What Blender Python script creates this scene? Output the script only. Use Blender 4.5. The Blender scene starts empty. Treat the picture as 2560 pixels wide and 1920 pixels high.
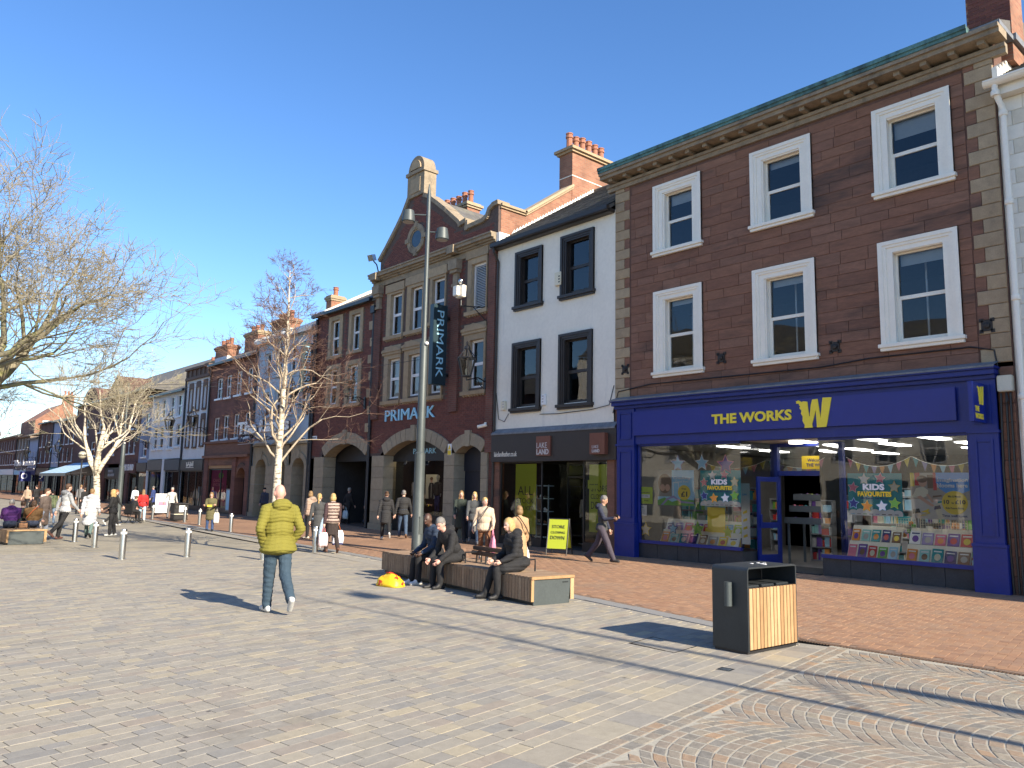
import bpy, bmesh, math, random
import numpy as np
from mathutils import Vector, Matrix, Quaternion, noise
rnd = random.Random(7)
TMP = bpy.data.scenes.new('workbench')        # small scene in which letters and figures are meshed, removed at the end
def evaluated_mesh(o):
    TMP.collection.objects.link(o); vl = TMP.view_layers[0]; vl.update(); dg = vl.depsgraph; dg.update()
    return bpy.data.meshes.new_from_object(o.evaluated_get(dg))
R = math.radians
scn = bpy.context.scene
COL = scn.collection

# ------------------------------------------------------------------ camera, sky, sun, exposure
PITCH, YAW, ROLL, CAM_H = R(7.652), R(41.377), 0.0195, 1.70
fw = Vector((math.sin(YAW)*math.cos(PITCH), math.cos(YAW)*math.cos(PITCH), math.sin(PITCH)))
rt = Vector((math.cos(YAW), -math.sin(YAW), 0)); up = rt.cross(fw)
rt2 = rt*math.cos(ROLL)+up*math.sin(ROLL); up2 = up*math.cos(ROLL)-rt*math.sin(ROLL)
cam = bpy.data.objects.new('camera', bpy.data.cameras.new('camera')); COL.objects.link(cam)
cam.matrix_world = Matrix(((rt2.x, up2.x, -fw.x, 0), (rt2.y, up2.y, -fw.y, 0), (rt2.z, up2.z, -fw.z, CAM_H), (0, 0, 0, 1)))
cam.data.sensor_width = 36; cam.data.lens = 1950/2560*36; cam.data.clip_end = 2000; cam.data.clip_start = .05
scn.camera = cam
SUN_EL = R(29.0); SUN_SIDE = -0.040            # light travels towards +Y and a hair towards -X
w = bpy.data.worlds.new('World'); scn.world = w; w.use_nodes = True
nt = w.node_tree; sky = nt.nodes.new('ShaderNodeTexSky'); sky.sky_type = 'NISHITA'; sky.sun_disc = False
sky.sun_elevation = SUN_EL; sky.sun_rotation = math.pi+SUN_SIDE
sky.altitude = 0; sky.air_density = 1.0; sky.dust_density = 0.2; sky.ozone_density = 3.5
hs_ = nt.nodes.new('ShaderNodeHueSaturation'); hs_.inputs['Saturation'].default_value = 1.17; hs_.inputs['Hue'].default_value = .506
nt.links.new(sky.outputs[0], hs_.inputs['Color']); nt.links.new(hs_.outputs[0], nt.nodes['Background'].inputs[0]); nt.nodes['Background'].inputs[1].default_value = 0.115
sd = Vector((SUN_SIDE*math.cos(SUN_EL), math.cos(SUN_EL), -math.sin(SUN_EL)))
sun = bpy.data.objects.new('sun', bpy.data.lights.new('sun', 'SUN')); COL.objects.link(sun)
sun.data.energy = 4.8; sun.data.angle = R(.53); sun.data.color = (1, .885, .70)
sun.rotation_euler = sd.to_track_quat('-Z', 'Y').to_euler(); sun.location = (0, -30, 30)
scn.view_settings.view_transform = 'Standard'; scn.view_settings.look = 'None'
scn.view_settings.exposure = 1.12; scn.view_settings.gamma = 1; scn.view_settings.use_curve_mapping = False
scn.render.engine = 'CYCLES'
scn.cycles.max_bounces = 7; scn.cycles.transparent_max_bounces = 12; scn.cycles.diffuse_bounces = 3
scn.cycles.caustics_reflective = False; scn.cycles.caustics_refractive = False

# ------------------------------------------------------------------ ground height: falls gently away, rises to the shop fronts
def gz(x, y):
    s = -0.008*min(max(y, -10), 45)
    f = float(np.interp(y, [-20, 5, 20, 30, 60, 200], [-.05, -.07, -.06, .03, .10, .10]))
    t = min(max((x-11.5)/5.4, 0), 1); t = t*t*(3-2*t)
    return s*(1-t)+f*t
def in_view(x, y, z=0, margin=.12, side=1.5):
    v = Vector((x, y, z-CAM_H)); d = v.dot(fw)
    if d < .5: return False
    a, b = v.dot(rt2), v.dot(up2)
    return abs(a) < d*(.6564+margin)+side and abs(b) < d*(.4923+margin)+.8

# ------------------------------------------------------------------ materials
MATS = {}
def M(name, col=(.5, .5, .5), rough=.8, amt=.15, scale=6, bump=0., bscale=60, metal=0., pal=None, stain=None, spec=.5, coat=0, streak=None, hue=0, emis=None, est=1, scl=None, spots=None):
    """Procedural material: base colour (or a palette picked per piece), two-scale mottling, optional stain, streak and bump."""
    if name in MATS: return MATS[name]
    m = bpy.data.materials.new(name); m.use_nodes = True; MATS[name] = m
    n, l = m.node_tree.nodes, m.node_tree.links; b = n['Principled BSDF']
    b.inputs['Roughness'].default_value = rough; b.inputs['Metallic'].default_value = metal
    b.inputs['Specular IOR Level'].default_value = spec; b.inputs['Coat Weight'].default_value = coat
    tc = n.new('ShaderNodeTexCoord'); geo = n.new('ShaderNodeNewGeometry')
    vec = geo.outputs['Position']
    if scl:
        mp = n.new('ShaderNodeMapping'); mp.inputs['Scale'].default_value = scl; l.new(vec, mp.inputs['Vector']); vec = mp.outputs[0]
    def noi(s, det=4, r=.6, v=None):
        t = n.new('ShaderNodeTexNoise'); t.inputs['Scale'].default_value = s; t.inputs['Detail'].default_value = det; t.inputs['Roughness'].default_value = r
        l.new(v or vec, t.inputs['Vector']); return t.outputs['Fac']
    def ramp(f, stops):
        r = n.new('ShaderNodeValToRGB'); e = r.color_ramp.elements
        while len(e) < len(stops): e.new(.5)
        for q, (p, c) in zip(e, stops): q.position = p; q.color = (*c, 1) if len(c) == 3 else c
        l.new(f, r.inputs[0]); return r.outputs[0]
    def mix(f, a, c, mode='MIX'):
        x = n.new('ShaderNodeMix'); x.data_type = 'RGBA'; x.blend_type = mode
        if isinstance(f, (int, float)): x.inputs[0].default_value = f
        else: l.new(f, x.inputs[0])
        for i, v in ((6, a), (7, c)):
            if isinstance(v, tuple): x.inputs[i].default_value = (*v, 1)
            else: l.new(v, x.inputs[i])
        return x.outputs[2]
    if pal:
        oi = n.new('ShaderNodeObjectInfo'); ad = n.new('ShaderNodeMath'); ad.operation = 'ADD'
        l.new(oi.outputs['Random'], ad.inputs[0]); l.new(geo.outputs['Random Per Island'], ad.inputs[1])
        fr = n.new('ShaderNodeMath'); fr.operation = 'FRACT'; l.new(ad.outputs[0], fr.inputs[0])
        base = ramp(fr.outputs[0], [(i/max(1, len(pal)-1), c) for i, c in enumerate(pal)])
    else:
        base = tuple(col)
    f1 = noi(scale); f2 = noi(scale*7.3, 3)
    g1 = ramp(f1, [(.25, (1-amt,)*3), (.75, (1+amt,)*3)]); g2 = ramp(f2, [(.3, (1-amt*.7,)*3), (.7, (1+amt*.7,)*3)])
    c = mix(1.0, mix(1.0, base, g1, 'MULTIPLY'), g2, 'MULTIPLY')
    if stain:
        sc, lo, hi, scol = stain
        c = mix(ramp(noi(sc, 6, .7), [(lo, (0, 0, 0)), (hi, (1, 1, 1))]), c, scol)
    if streak:
        mp2 = n.new('ShaderNodeMapping'); mp2.inputs['Scale'].default_value = streak[0]; l.new(geo.outputs['Position'], mp2.inputs['Vector'])
        c = mix(ramp(noi(1.0, 5, .65, mp2.outputs[0]), [(streak[1], (0, 0, 0)), (streak[2], (1, 1, 1))]), c, streak[3])
    if spots:
        vo = n.new('ShaderNodeTexVoronoi'); vo.inputs['Scale'].default_value = spots[0]; l.new(geo.outputs['Position'], vo.inputs['Vector'])
        c = mix(ramp(vo.outputs['Distance'], [(spots[1], (1, 1, 1)), (spots[1]+.03, (0, 0, 0))]), c, spots[2])
    l.new(c, b.inputs['Base Color'])
    if bump:
        bn = n.new('ShaderNodeBump'); bn.inputs['Strength'].default_value = min(1, bump); bn.inputs['Distance'].default_value = .01*max(1, bump)
        l.new(noi(bscale, 5, .65), bn.inputs['Height']); l.new(bn.outputs[0], b.inputs['Normal'])
    if emis:
        b.inputs['Emission Color'].default_value = (*emis, 1); b.inputs['Emission Strength'].default_value = est
    return m
def glass_mat(name, tint=(.9, .95, 1), boost=1.0):
    if name in MATS: return MATS[name]
    m = bpy.data.materials.new(name); m.use_nodes = True; MATS[name] = m
    n, l = m.node_tree.nodes, m.node_tree.links; n.remove(n['Principled BSDF'])
    tr = n.new('ShaderNodeBsdfTransparent'); tr.inputs[0].default_value = (*tint, 1)
    gl = n.new('ShaderNodeBsdfGlossy'); gl.inputs['Roughness'].default_value = .015
    fr = n.new('ShaderNodeFresnel'); fr.inputs['IOR'].default_value = 1.6*boost
    geo = n.new('ShaderNodeNewGeometry'); nz = n.new('ShaderNodeTexNoise'); nz.inputs['Scale'].default_value = 1.3; nz.inputs['Detail'].default_value = 1
    bp = n.new('ShaderNodeBump'); bp.inputs['Strength'].default_value = .25; bp.inputs['Distance'].default_value = .012
    l.new(geo.outputs['Position'], nz.inputs['Vector']); l.new(nz.outputs['Fac'], bp.inputs['Height']); l.new(bp.outputs[0], gl.inputs['Normal'])
    mx = n.new('ShaderNodeMixShader'); l.new(fr.outputs[0], mx.inputs[0]); l.new(tr.outputs[0], mx.inputs[1]); l.new(gl.outputs[0], mx.inputs[2])
    l.new(mx.outputs[0], n['Material Output'].inputs[0]); return m

# ------------------------------------------------------------------ mesh builder and object helpers
class MB:
    def __init__(s): s.v = []; s.f = []; s.m = []
    def add(s, vs, fs, mi=0):
        o = len(s.v); s.v += [tuple(p) for p in vs]; s.f += [tuple(i+o for i in f) for f in fs]; s.m += [mi]*len(fs); return s
    def box(s, x0, x1, y0, y1, z0, z1, mi=0):
        x0, x1 = min(x0, x1), max(x0, x1); y0, y1 = min(y0, y1), max(y0, y1); z0, z1 = min(z0, z1), max(z0, z1)
        return s.add([(x0, y0, z0), (x1, y0, z0), (x1, y1, z0), (x0, y1, z0), (x0, y0, z1), (x1, y0, z1), (x1, y1, z1), (x0, y1, z1)],
                     [(0, 3, 2, 1), (4, 5, 6, 7), (0, 1, 5, 4), (1, 2, 6, 5), (2, 3, 7, 6), (3, 0, 4, 7)], mi)
    def quad(s, a, b, c, d, mi=0): return s.add([a, b, c, d], [(0, 1, 2, 3)], mi)
    def obox(s, c, ax, ay, az, hx, hy, hz, mi=0):
        c, ax, ay, az = Vector(c), Vector(ax), Vector(ay), Vector(az)
        P = [c+ax*(i*hx)+ay*(j*hy)+az*(k*hz) for k in (-1, 1) for j in (-1, 1) for i in (-1, 1)]
        return s.add(P, [(0, 2, 3, 1), (4, 5, 7, 6), (0, 1, 5, 4), (2, 6, 7, 3), (0, 4, 6, 2), (1, 3, 7, 5)], mi)
    def prism(s, poly, vec, mi=0):
        n = len(poly); P = [Vector(p) for p in poly]; Q = [p+Vector(vec) for p in P]
        return s.add(P+Q, [tuple(range(n)), tuple(range(2*n-1, n-1, -1))]+[(i, i+n, (i+1) % n+n, (i+1) % n) for i in range(n)], mi)
    def tube(s, pts, rad, seg=8, cap=True, mi=0):
        P = [Vector(p) for p in pts]; n = len(P)
        if not hasattr(rad, '__len__'): rad = [rad]*n
        V = []; t0 = (P[1]-P[0]).normalized(); a = t0.orthogonal().normalized()
        for i in range(n):
            t = ((P[i+1] if i < n-1 else P[i])-(P[i-1] if i else P[i])).normalized()
            a = (a-t*a.dot(t)); a = a.normalized() if a.length > 1e-6 else t.orthogonal().normalized()
            b = t.cross(a)
            for k in range(seg):
                q = 2*math.pi*k/seg; V.append(P[i]+(a*math.cos(q)+b*math.sin(q))*rad[i])
        F = [(i*seg+k, i*seg+(k+1) % seg, (i+1)*seg+(k+1) % seg, (i+1)*seg+k) for i in range(n-1) for k in range(seg)]
        if cap: F += [tuple(range(seg-1, -1, -1)), tuple((n-1)*seg+k for k in range(seg))]
        return s.add(V, F, mi)
    def lathe(s, prof, c=(0, 0, 0), seg=16, mi=0, axis=None):
        c = Vector(c); V = []
        for r, z in prof:
            for k in range(seg):
                q = 2*math.pi*k/seg; V.append(c+Vector((r*math.cos(q), r*math.sin(q), z)))
        n = len(prof)
        F = [(i*seg+k, i*seg+(k+1) % seg, (i+1)*seg+(k+1) % seg, (i+1)*seg+k) for i in range(n-1) for k in range(seg)]
        F += [tuple(range(seg-1, -1, -1)), tuple((n-1)*seg+k for k in range(seg))]
        return s.add(V, F, mi)
    def sphere(s, c, r, seg=10, rings=7, mi=0):
        rx, ry, rz = r if hasattr(r, '__len__') else (r, r, r); c = Vector(c); V = [c+Vector((0, 0, -rz))]
        for i in range(1, rings):
            a = -math.pi/2+math.pi*i/rings
            for k in range(seg):
                q = 2*math.pi*k/seg; V.append(c+Vector((rx*math.cos(a)*math.cos(q), ry*math.cos(a)*math.sin(q), rz*math.sin(a))))
        V.append(c+Vector((0, 0, rz))); T = len(V)-1
        F = [(0, 1+(k+1) % seg, 1+k) for k in range(seg)]
        F += [(1+(i-1)*seg+k, 1+(i-1)*seg+(k+1) % seg, 1+i*seg+(k+1) % seg, 1+i*seg+k) for i in range(1, rings-1) for k in range(seg)]
        F += [(1+(rings-2)*seg+k, 1+(rings-2)*seg+(k+1) % seg, T) for k in range(seg)]
        return s.add(V, F, mi)
    def mesh(s, name, mats, off=(0, 0, 0), smooth=False, bevel=0):
        me = bpy.data.meshes.new(name)
        V = np.array([tuple(p) for p in s.v], float).reshape(-1, 3)-np.array(off[:] if hasattr(off, '__len__') else off)
        me.from_pydata(V.tolist(), [], s.f)
        for m in (mats if isinstance(mats, (list, tuple)) else [mats]): me.materials.append(m)
        if any(s.m): me.polygons.foreach_set('material_index', s.m)
        if bevel:
            bm = bmesh.new(); bm.from_mesh(me)
            bmesh.ops.bevel(bm, geom=[e for e in bm.edges if e.is_manifold and e.calc_face_angle(0) > .6], offset=bevel, segments=2, affect='EDGES', clamp_overlap=True); bm.to_mesh(me); bm.free()
        if smooth:
            me.polygons.foreach_set('use_smooth', [True]*len(me.polygons))
            if smooth != 'all': me.set_sharp_from_angle(angle=R(smooth if smooth > 1 else 40))
        me.update(); return me
    def build(s, name, mats, parent=None, world=True, smooth=False, bevel=0, label=None, kind=None):
        off = (0, 0, 0)
        if world and parent is not None:
            p = parent
            while p.parent: p = p.parent
            off = p.location
        return link(name, s.mesh(name, mats, off, smooth, bevel), parent, label, kind)
def link(name, me, parent=None, label=None, kind=None, loc=(0, 0, 0)):
    o = bpy.data.objects.new(name, me); COL.objects.link(o); o.parent = parent; o.location = loc
    if label: o['label'] = label
    if kind: o['kind'] = kind
    return o
def root(name, label, cat, loc=(0, 0, 0), rz=0, group=None):
    o = bpy.data.objects.new(name, None); COL.objects.link(o); o.location = loc; o.rotation_euler = (0, 0, rz); o.empty_display_size = .2
    o['label'] = label; o['category'] = cat
    if group: o['group'] = group
    return o
def tag(o, label, cat, group=None):
    o['label'] = label; o['category'] = cat
    if group: o['group'] = group
    return o
def copy_tree(o, parent=None):
    c = o.copy(); COL.objects.link(c); c.parent = parent
    for ch in list(o.children): copy_tree(ch, c)
    return c
def text_mesh(s, wdt=None, hgt=None, extrude=.01, bold=0, shear=0, align='LEFT', line=1.0):
    cu = bpy.data.curves.new('t', 'FONT'); cu.body = s; cu.size = 1; cu.extrude = 0; cu.offset = bold; cu.shear = shear; cu.align_x = align; cu.space_line = line
    cu.resolution_u = 3
    o = bpy.data.objects.new('t', cu); me = evaluated_mesh(o)
    bpy.data.objects.remove(o); bpy.data.curves.remove(cu)
    V = np.array([v.co[:] for v in me.vertices]); lo, hi = V.min(0), V.max(0)
    sx = wdt/(hi[0]-lo[0]) if wdt else None; sy = hgt/(hi[1]-lo[1]) if hgt else None
    if sx is None: sx = sy
    if sy is None: sy = sx
    F = [tuple(p.vertices) for p in me.polygons]; bpy.data.meshes.remove(me)
    P = [((v[0]-lo[0])*sx, (v[1]-lo[1])*sy, 0) for v in V]
    return P, F
def lettering(s, parent, origin, mat, wdt=None, hgt=None, right=(0, -1, 0), upv=(0, 0, 1), depth=.02, name='lettering', bold=0, shear=0, world=True, center=False, line=1.0, align='LEFT'):
    """Raised letters: origin is the lower left corner, running along right, standing along upv."""
    P, F = text_mesh(s, wdt, hgt, bold=bold, shear=shear, line=line, align=align); r, u = Vector(right), Vector(upv); nrm = r.cross(u); o = Vector(origin)
    if center: o = o-r*(max(p[0] for p in P)/2)
    n = len(P); mb = MB()
    front = [o+r*p[0]+u*p[1]+nrm*depth for p in P]; back = [o+r*p[0]+u*p[1] for p in P]
    cnt = {}
    for f in F:
        for i in range(len(f)):
            e = (f[i], f[(i+1) % len(f)]); cnt[e] = cnt.get(e, 0)+1
    sides = [(a, n+a, n+b, b) for (a, b) in cnt if (b, a) not in cnt]
    mb.add(front+back, [f for f in F]+sides)
    return mb.build(name, mat, parent, world)
def copies_piece(name, me, parent, loc, rot=None, scale=None):
    o = bpy.data.objects.new(name, me); COL.objects.link(o); o.parent = parent; o.location = loc
    if rot: o.rotation_euler = rot
    if scale: o.scale = scale
    return o
# ------------------------------------------------------------------ shared materials
m_slab = M('sandstone_slab', pal=[(.27, .25, .212), (.335, .298, .228), (.238, .226, .202), (.315, .283, .226), (.365, .315, .222), (.262, .244, .214), (.325, .288, .224), (.225, .215, .196), (.335, .302, .242), (.28, .257, .218), (.295, .25, .20), (.25, .238, .215)], rough=.85, amt=.11, scale=14, bump=.25, bscale=160, stain=(.55, .56, .72, (.195, .175, .145)), spots=(2.1, .03, (.10, .09, .08)))
m_joint = M('jointing_sand', (.30, .275, .23), .95, .2, 30)
m_joint2 = M('pale_mortar', (.36, .335, .275), .95, .2, 30)
m_sett = M('porphyry_sett', pal=[(.235, .205, .165), (.285, .23, .175), (.215, .198, .168), (.27, .232, .182), (.335, .225, .14), (.25, .222, .18), (.265, .208, .16), (.30, .262, .20), (.23, .212, .182), (.20, .185, .16)], rough=.8, amt=.22, scale=22, bump=.6, bscale=120)
m_paver = M('clay_paver', pal=[(.31, .172, .098), (.275, .15, .088), (.345, .20, .118), (.245, .14, .088), (.325, .185, .104), (.30, .18, .112), (.26, .155, .10)], rough=.85, amt=.12, scale=9, bump=.2, bscale=150, stain=(.5, .56, .76, (.24, .17, .12)))
m_granite = M('grey_granite', (.25, .245, .235), .7, .12, 60, bump=.1, bscale=200)
m_iron = M('cast_iron', (.045, .04, .037), .55, .25, 20, metal=.6)
def pave_mat(name, c1, c2, mort, bw, bh, ang, ms=.006):
    m = bpy.data.materials.new(name); m.use_nodes = True; n, l = m.node_tree.nodes, m.node_tree.links; b = n['Principled BSDF']; b.inputs['Roughness'].default_value = .88
    g = n.new('ShaderNodeNewGeometry'); mp = n.new('ShaderNodeMapping'); mp.inputs['Rotation'].default_value = (0, 0, -ang); l.new(g.outputs['Position'], mp.inputs['Vector'])
    t = n.new('ShaderNodeTexBrick'); t.inputs['Color1'].default_value = (*c1, 1); t.inputs['Color2'].default_value = (*c2, 1); t.inputs['Mortar'].default_value = (*mort, 1)
    t.inputs['Scale'].default_value = 1; t.inputs['Brick Width'].default_value = bw; t.inputs['Row Height'].default_value = bh; t.inputs['Mortar Size'].default_value = ms
    l.new(mp.outputs[0], t.inputs['Vector']); nz = n.new('ShaderNodeTexNoise'); nz.inputs['Scale'].default_value = .8; nz.inputs['Detail'].default_value = 6; l.new(g.outputs['Position'], nz.inputs['Vector'])
    r = n.new('ShaderNodeValToRGB'); r.color_ramp.elements[0].position = .3; r.color_ramp.elements[0].color = (.82, .82, .82, 1); r.color_ramp.elements[1].position = .7; r.color_ramp.elements[1].color = (1.12, 1.12, 1.12, 1)
    l.new(nz.outputs['Fac'], r.inputs[0]); x = n.new('ShaderNodeMix'); x.data_type = 'RGBA'; x.blend_type = 'MULTIPLY'; x.inputs[0].default_value = 1
    l.new(t.outputs['Color'], x.inputs[6]); l.new(r.outputs[0], x.inputs[7]); l.new(x.outputs[2], b.inputs['Base Color']); MATS[name] = m; return m
ANG = math.atan2(.714, 4.532)          # direction the paving rows run in
E1 = Vector((math.cos(ANG), math.sin(ANG))); E2 = Vector((-math.sin(ANG), math.cos(ANG)))
m_slab_far = pave_mat('far_slab_paving', (.255, .235, .192), (.355, .31, .222), (.21, .187, .14), .27, .13, ANG)
m_paver_far = pave_mat('far_clay_paving', (.265, .15, .09), (.335, .19, .11), (.19, .12, .08), .2, .1, R(9))
def ce(x): return 3.704+(x-3.608)*.1575                    # edge of the setts
KY = [-6, 5.0, 6.2, 7.8, 9.4, 17.6, 22, 27.8, 31, 36, 40, 60, 110]; KX = [9.15, 9.17, 9.35, 9.65, 9.93, 11.15, 11.7, 12.25, 12.5, 13.0, 13.2, 13.6, 14.0]
def kx(y): return float(np.interp(y, KY, KX))              # edge of the brick footway
def structure(name, mb, mats, **k): o = mb.build(name, mats, None, kind='structure', **k); return o

# base sheet reaching the horizon
mb = MB(); xs = [-900, -200, -60, -30, -15, -8, -4, 0, 3, 6, 8, 10, 11.5, 12.3, 13.2, 14.1, 15, 16, 17, 20, 30, 60, 200, 900]
ys = [-900, -200, -60, -20, -10, -5, 0, 5, 10, 15, 20, 25, 30, 35, 40, 45, 52, 60, 75, 100, 150, 300, 900]
mb.add([(x, y, gz(x, y)-.05) for y in ys for x in xs], [(j*len(xs)+i, j*len(xs)+i+1, (j+1)*len(xs)+i+1, (j+1)*len(xs)+i) for j in range(len(ys)-1) for i in range(len(xs)-1)])
structure('ground', mb, M('ground_asphalt', (.10, .098, .094), .95, .2, 3))
BUILT = 24.0
def far_mi(x, y): return 0 if math.hypot(x, y) < BUILT-1 else 1
def sheet(name, rows, mats, dz):
    mb = MB()
    for a, b in zip(rows[:-1], rows[1:]):
        for i in range(len(a)-1):
            q = [a[i], a[i+1], b[i+1], b[i]]; cx = sum(p[0] for p in q)/4; cy = sum(p[1] for p in q)/4
            mb.add([(p[0], p[1], gz(*p)+dz) for p in q], [(0, 1, 2, 3)], far_mi(cx, cy))
    return structure(name, mb, mats)
T = [0, .5]+[i*1.0 for i in range(1, 60)]+[70, 90, 110]
sq_rows = []
for t in T:
    xe = 9.0
    if t > .3:
        for _ in range(8): xe = kx(ce(xe)+t)-.28
    sq_rows.append([(x, ce(x)+t) for x in np.concatenate([[-60, -30, -15], np.linspace(-8, xe, 22)])])
square = sheet('square_paving', sq_rows, [m_joint, m_slab_far], -.009)
bk_rows = [[(x, y) for x in np.linspace(kx(y), 17.3, 12)] for y in np.concatenate([np.arange(-8, 60, 1.0), [60, 70, 80, 95, 110]])]
footway = sheet('brick_footway', bk_rows, [M('brown_joint', (.20, .135, .095), .95, .2, 30), m_paver_far], -.006)
st_rows = [[(x, ce(x)-t) for x in np.linspace(-12, 9.05, 26)] for t in [14, 10, 7, 5, 4, 3.5, 3, 2.5, 2, 1.5, 1, .5, 0]]
settbed = sheet('sett_paving', st_rows, [m_joint2, m_joint2], -.003)

def block(mb, pts, h=.03, bev=.004, dz=0, drop=.003):
    """A paving piece from a 4-corner footprint: bevelled top, short sides."""
    c = Vector((sum(p[0] for p in pts)/4, sum(p[1] for p in pts)/4)); z = gz(c.x, c.y)+dz
    top = []
    for p in pts:
        d = (c-Vector(p)); d = d/max(d.length, 1e-6); top.append((p[0]+d.x*bev*1.4, p[1]+d.y*bev*1.4, z))
    mid = [(p[0], p[1], z-drop) for p in pts]; bot = [(p[0], p[1], z-h) for p in pts]
    F = [(0, 1, 2, 3)]
    for i in range(4):
        j = (i+1) % 4; F += [(4+i, 4+j, j, i), (8+i, 8+j, 4+j, 4+i)]
    return mb.add(top+mid+bot, F)
def lay(pieces, parent, name, mat, stuff_name, **k):
    """pieces: footprints; the 300 that show largest become parts, the rest one mass."""
    P = []
    for q in pieces:
        cx = sum(p[0] for p in q)/4; cy = sum(p[1] for p in q)/4
        d = math.hypot(cx, cy); area = abs((q[2][0]-q[0][0])*(q[3][1]-q[1][1])-(q[2][1]-q[0][1])*(q[3][0]-q[1][0]))/2
        P.append((area/d**3*(1 if in_view(cx, cy, 0, -.03, 0) else .05), q, rnd.uniform(-.0015, .0015)))
    P.sort(key=lambda t: -t[0])
    for s, q, dz in P[:300]:
        c = (sum(p[0] for p in q)/4, sum(p[1] for p in q)/4); z = gz(*c)
        m = MB(); block(m, q, dz=dz, **k); me = m.mesh(name, mat, (c[0], c[1], z)); copies_piece(name, me, parent, (c[0], c[1], z))
    m = MB()
    for s, q, dz in P[300:]: block(m, q, dz=dz, **k)
    if P[300:]: m.build(stuff_name, mat, parent, kind='stuff')
def W2(o, a, b): return (o[0]+E1.x*a+E2.x*b, o[1]+E1.y*a+E2.y*b)
# slabs: rows of 13-15 cm, random lengths
pieces = []; O = (3.608, 3.704); g = .003
b = 0.0; row = 0
while b < 26:
    hgt = .30 if row == 0 else rnd.choice([.125, .135, .145, .15]); a = -14+rnd.uniform(0, .3)
    while a < 12:
        ln = rnd.choice([.3, .36, .42]) if row == 0 else rnd.choice([.16, .2, .22, .25, .28, .3])
        q = [W2(O, a+g, b+g), W2(O, a+ln-g, b+g), W2(O, a+ln-g, b+hgt-g), W2(O, a+g, b+hgt-g)]
        cx, cy = W2(O, a+ln/2, b+hgt/2)
        if math.hypot(cx, cy) < BUILT and in_view(cx, cy) and max(p[0]-kx(p[1]) for p in q) < -.3: pieces.append(q)
        a += ln
    b += hgt; row += 1
lay(pieces, square, 'slab', m_slab, 'slab_mass', bev=.003, drop=.002)
# granite kerb between slabs and bricks
mb = MB(); y = 5.0
kerb = None
kr = []
while y < 45:
    ln = 1.0; p0, p1 = (kx(y), y), (kx(y+ln), y+ln); d = (Vector(p1)-Vector(p0)).normalized(); nn = Vector((d.y, -d.x))*-1
    q = [(p0[0]+d.x*.003-.012, p0[1]+.003), (p1[0]-d.x*.003-.012, p1[1]-.003), (p1[0]-.29, p1[1]-.003), (p0[0]-.29, p0[1]+.003)]
    kr.append(q); y += ln
kerb = MB(); kerb.add([(p[0]-.15+s*.16, p[1], gz(*p)-.03) for p in [(kx(5), 5), (kx(45), 45)] for s in (-1, 1)], [(0, 1, 3, 2)])
kb = structure('granite_kerb', kerb, m_joint)
for q in kr:
    c = (sum(p[0] for p in q)/4, sum(p[1] for p in q)/4); m = MB(); block(m, q[::-1], dz=.002, bev=.004); me = m.mesh('kerb_stone', m_granite, (*c, gz(*c))); copies_piece('kerb_stone', me, kb, (*c, gz(*c)))
# slot drain along the edge of the bricks
mb = MB(); y = -2.0; bars = MB()
mb.box(9.06, 9.155, -2, 5.0, gz(9, 2)-.045, gz(9, 2)-.03)
dr = structure('drain_channel', mb, m_iron)
while y < 5.0:
    z = gz(9.1, y); bars.box(9.062, 9.152, y, y+.016, z-.028, z+.001); y += .036
bars.build('grate_bar_mass', M('rusty_grate', (.11, .07, .05), .7, .3, 30, metal=.3), dr, kind='stuff')
# small drain grate set in the footway in front of the clothes shop, and the shallow brick channel
ch = MB()
for i in range(90):
    yy = 17.6+i*.12; xx = kx(yy)+.95; z = gz(xx, yy); ch.box(xx-.05, xx+.05, yy+.01, yy+.06, z-.005, z+.0035)
ch.build('channel_slot_mass', m_iron, footway, kind='stuff')
# clay pavers, herringbone
pieces = []; L, Wd, gp = .2, .1, .0022; ca, sa = math.cos(R(9)), math.sin(R(9))
def hb(u, v): return (9.17+u*ca-v*sa, 2.0+u*sa+v*ca)
N = 150
for i in range(-60, 260):
    for j in range(-60, 130):
        # herringbone cell: an L of one brick along u and one along v, stepping diagonally
        u0 = (i)*Wd+j*2*L/2*1.0; v0 = (i)*Wd-j*2*L/2*1.0+0
        for (uu, vv, w_, h_) in ((u0, v0, L, Wd), (u0+L, v0-Wd, Wd, L)):
            if uu < -1.0 or uu > 9.5 or vv < -6 or vv > 24: continue
            cx, cy = hb(uu+w_/2, vv+h_/2)
            if cx < kx(cy)+.06 or cx > 17.2 or math.hypot(cx, cy) > BUILT or not in_view(cx, cy, 0, .06, .8): continue
            q = [hb(uu+gp, vv+gp), hb(uu+w_-gp, vv+gp), hb(uu+w_-gp, vv+h_-gp), hb(uu+gp, vv+h_-gp)]
            if min(p[0]-kx(p[1]) for p in q) < .004: continue
            pieces.append(q)
lay(pieces, footway, 'paver', m_paver, 'paver_mass', bev=.003, drop=.0025)
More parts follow.
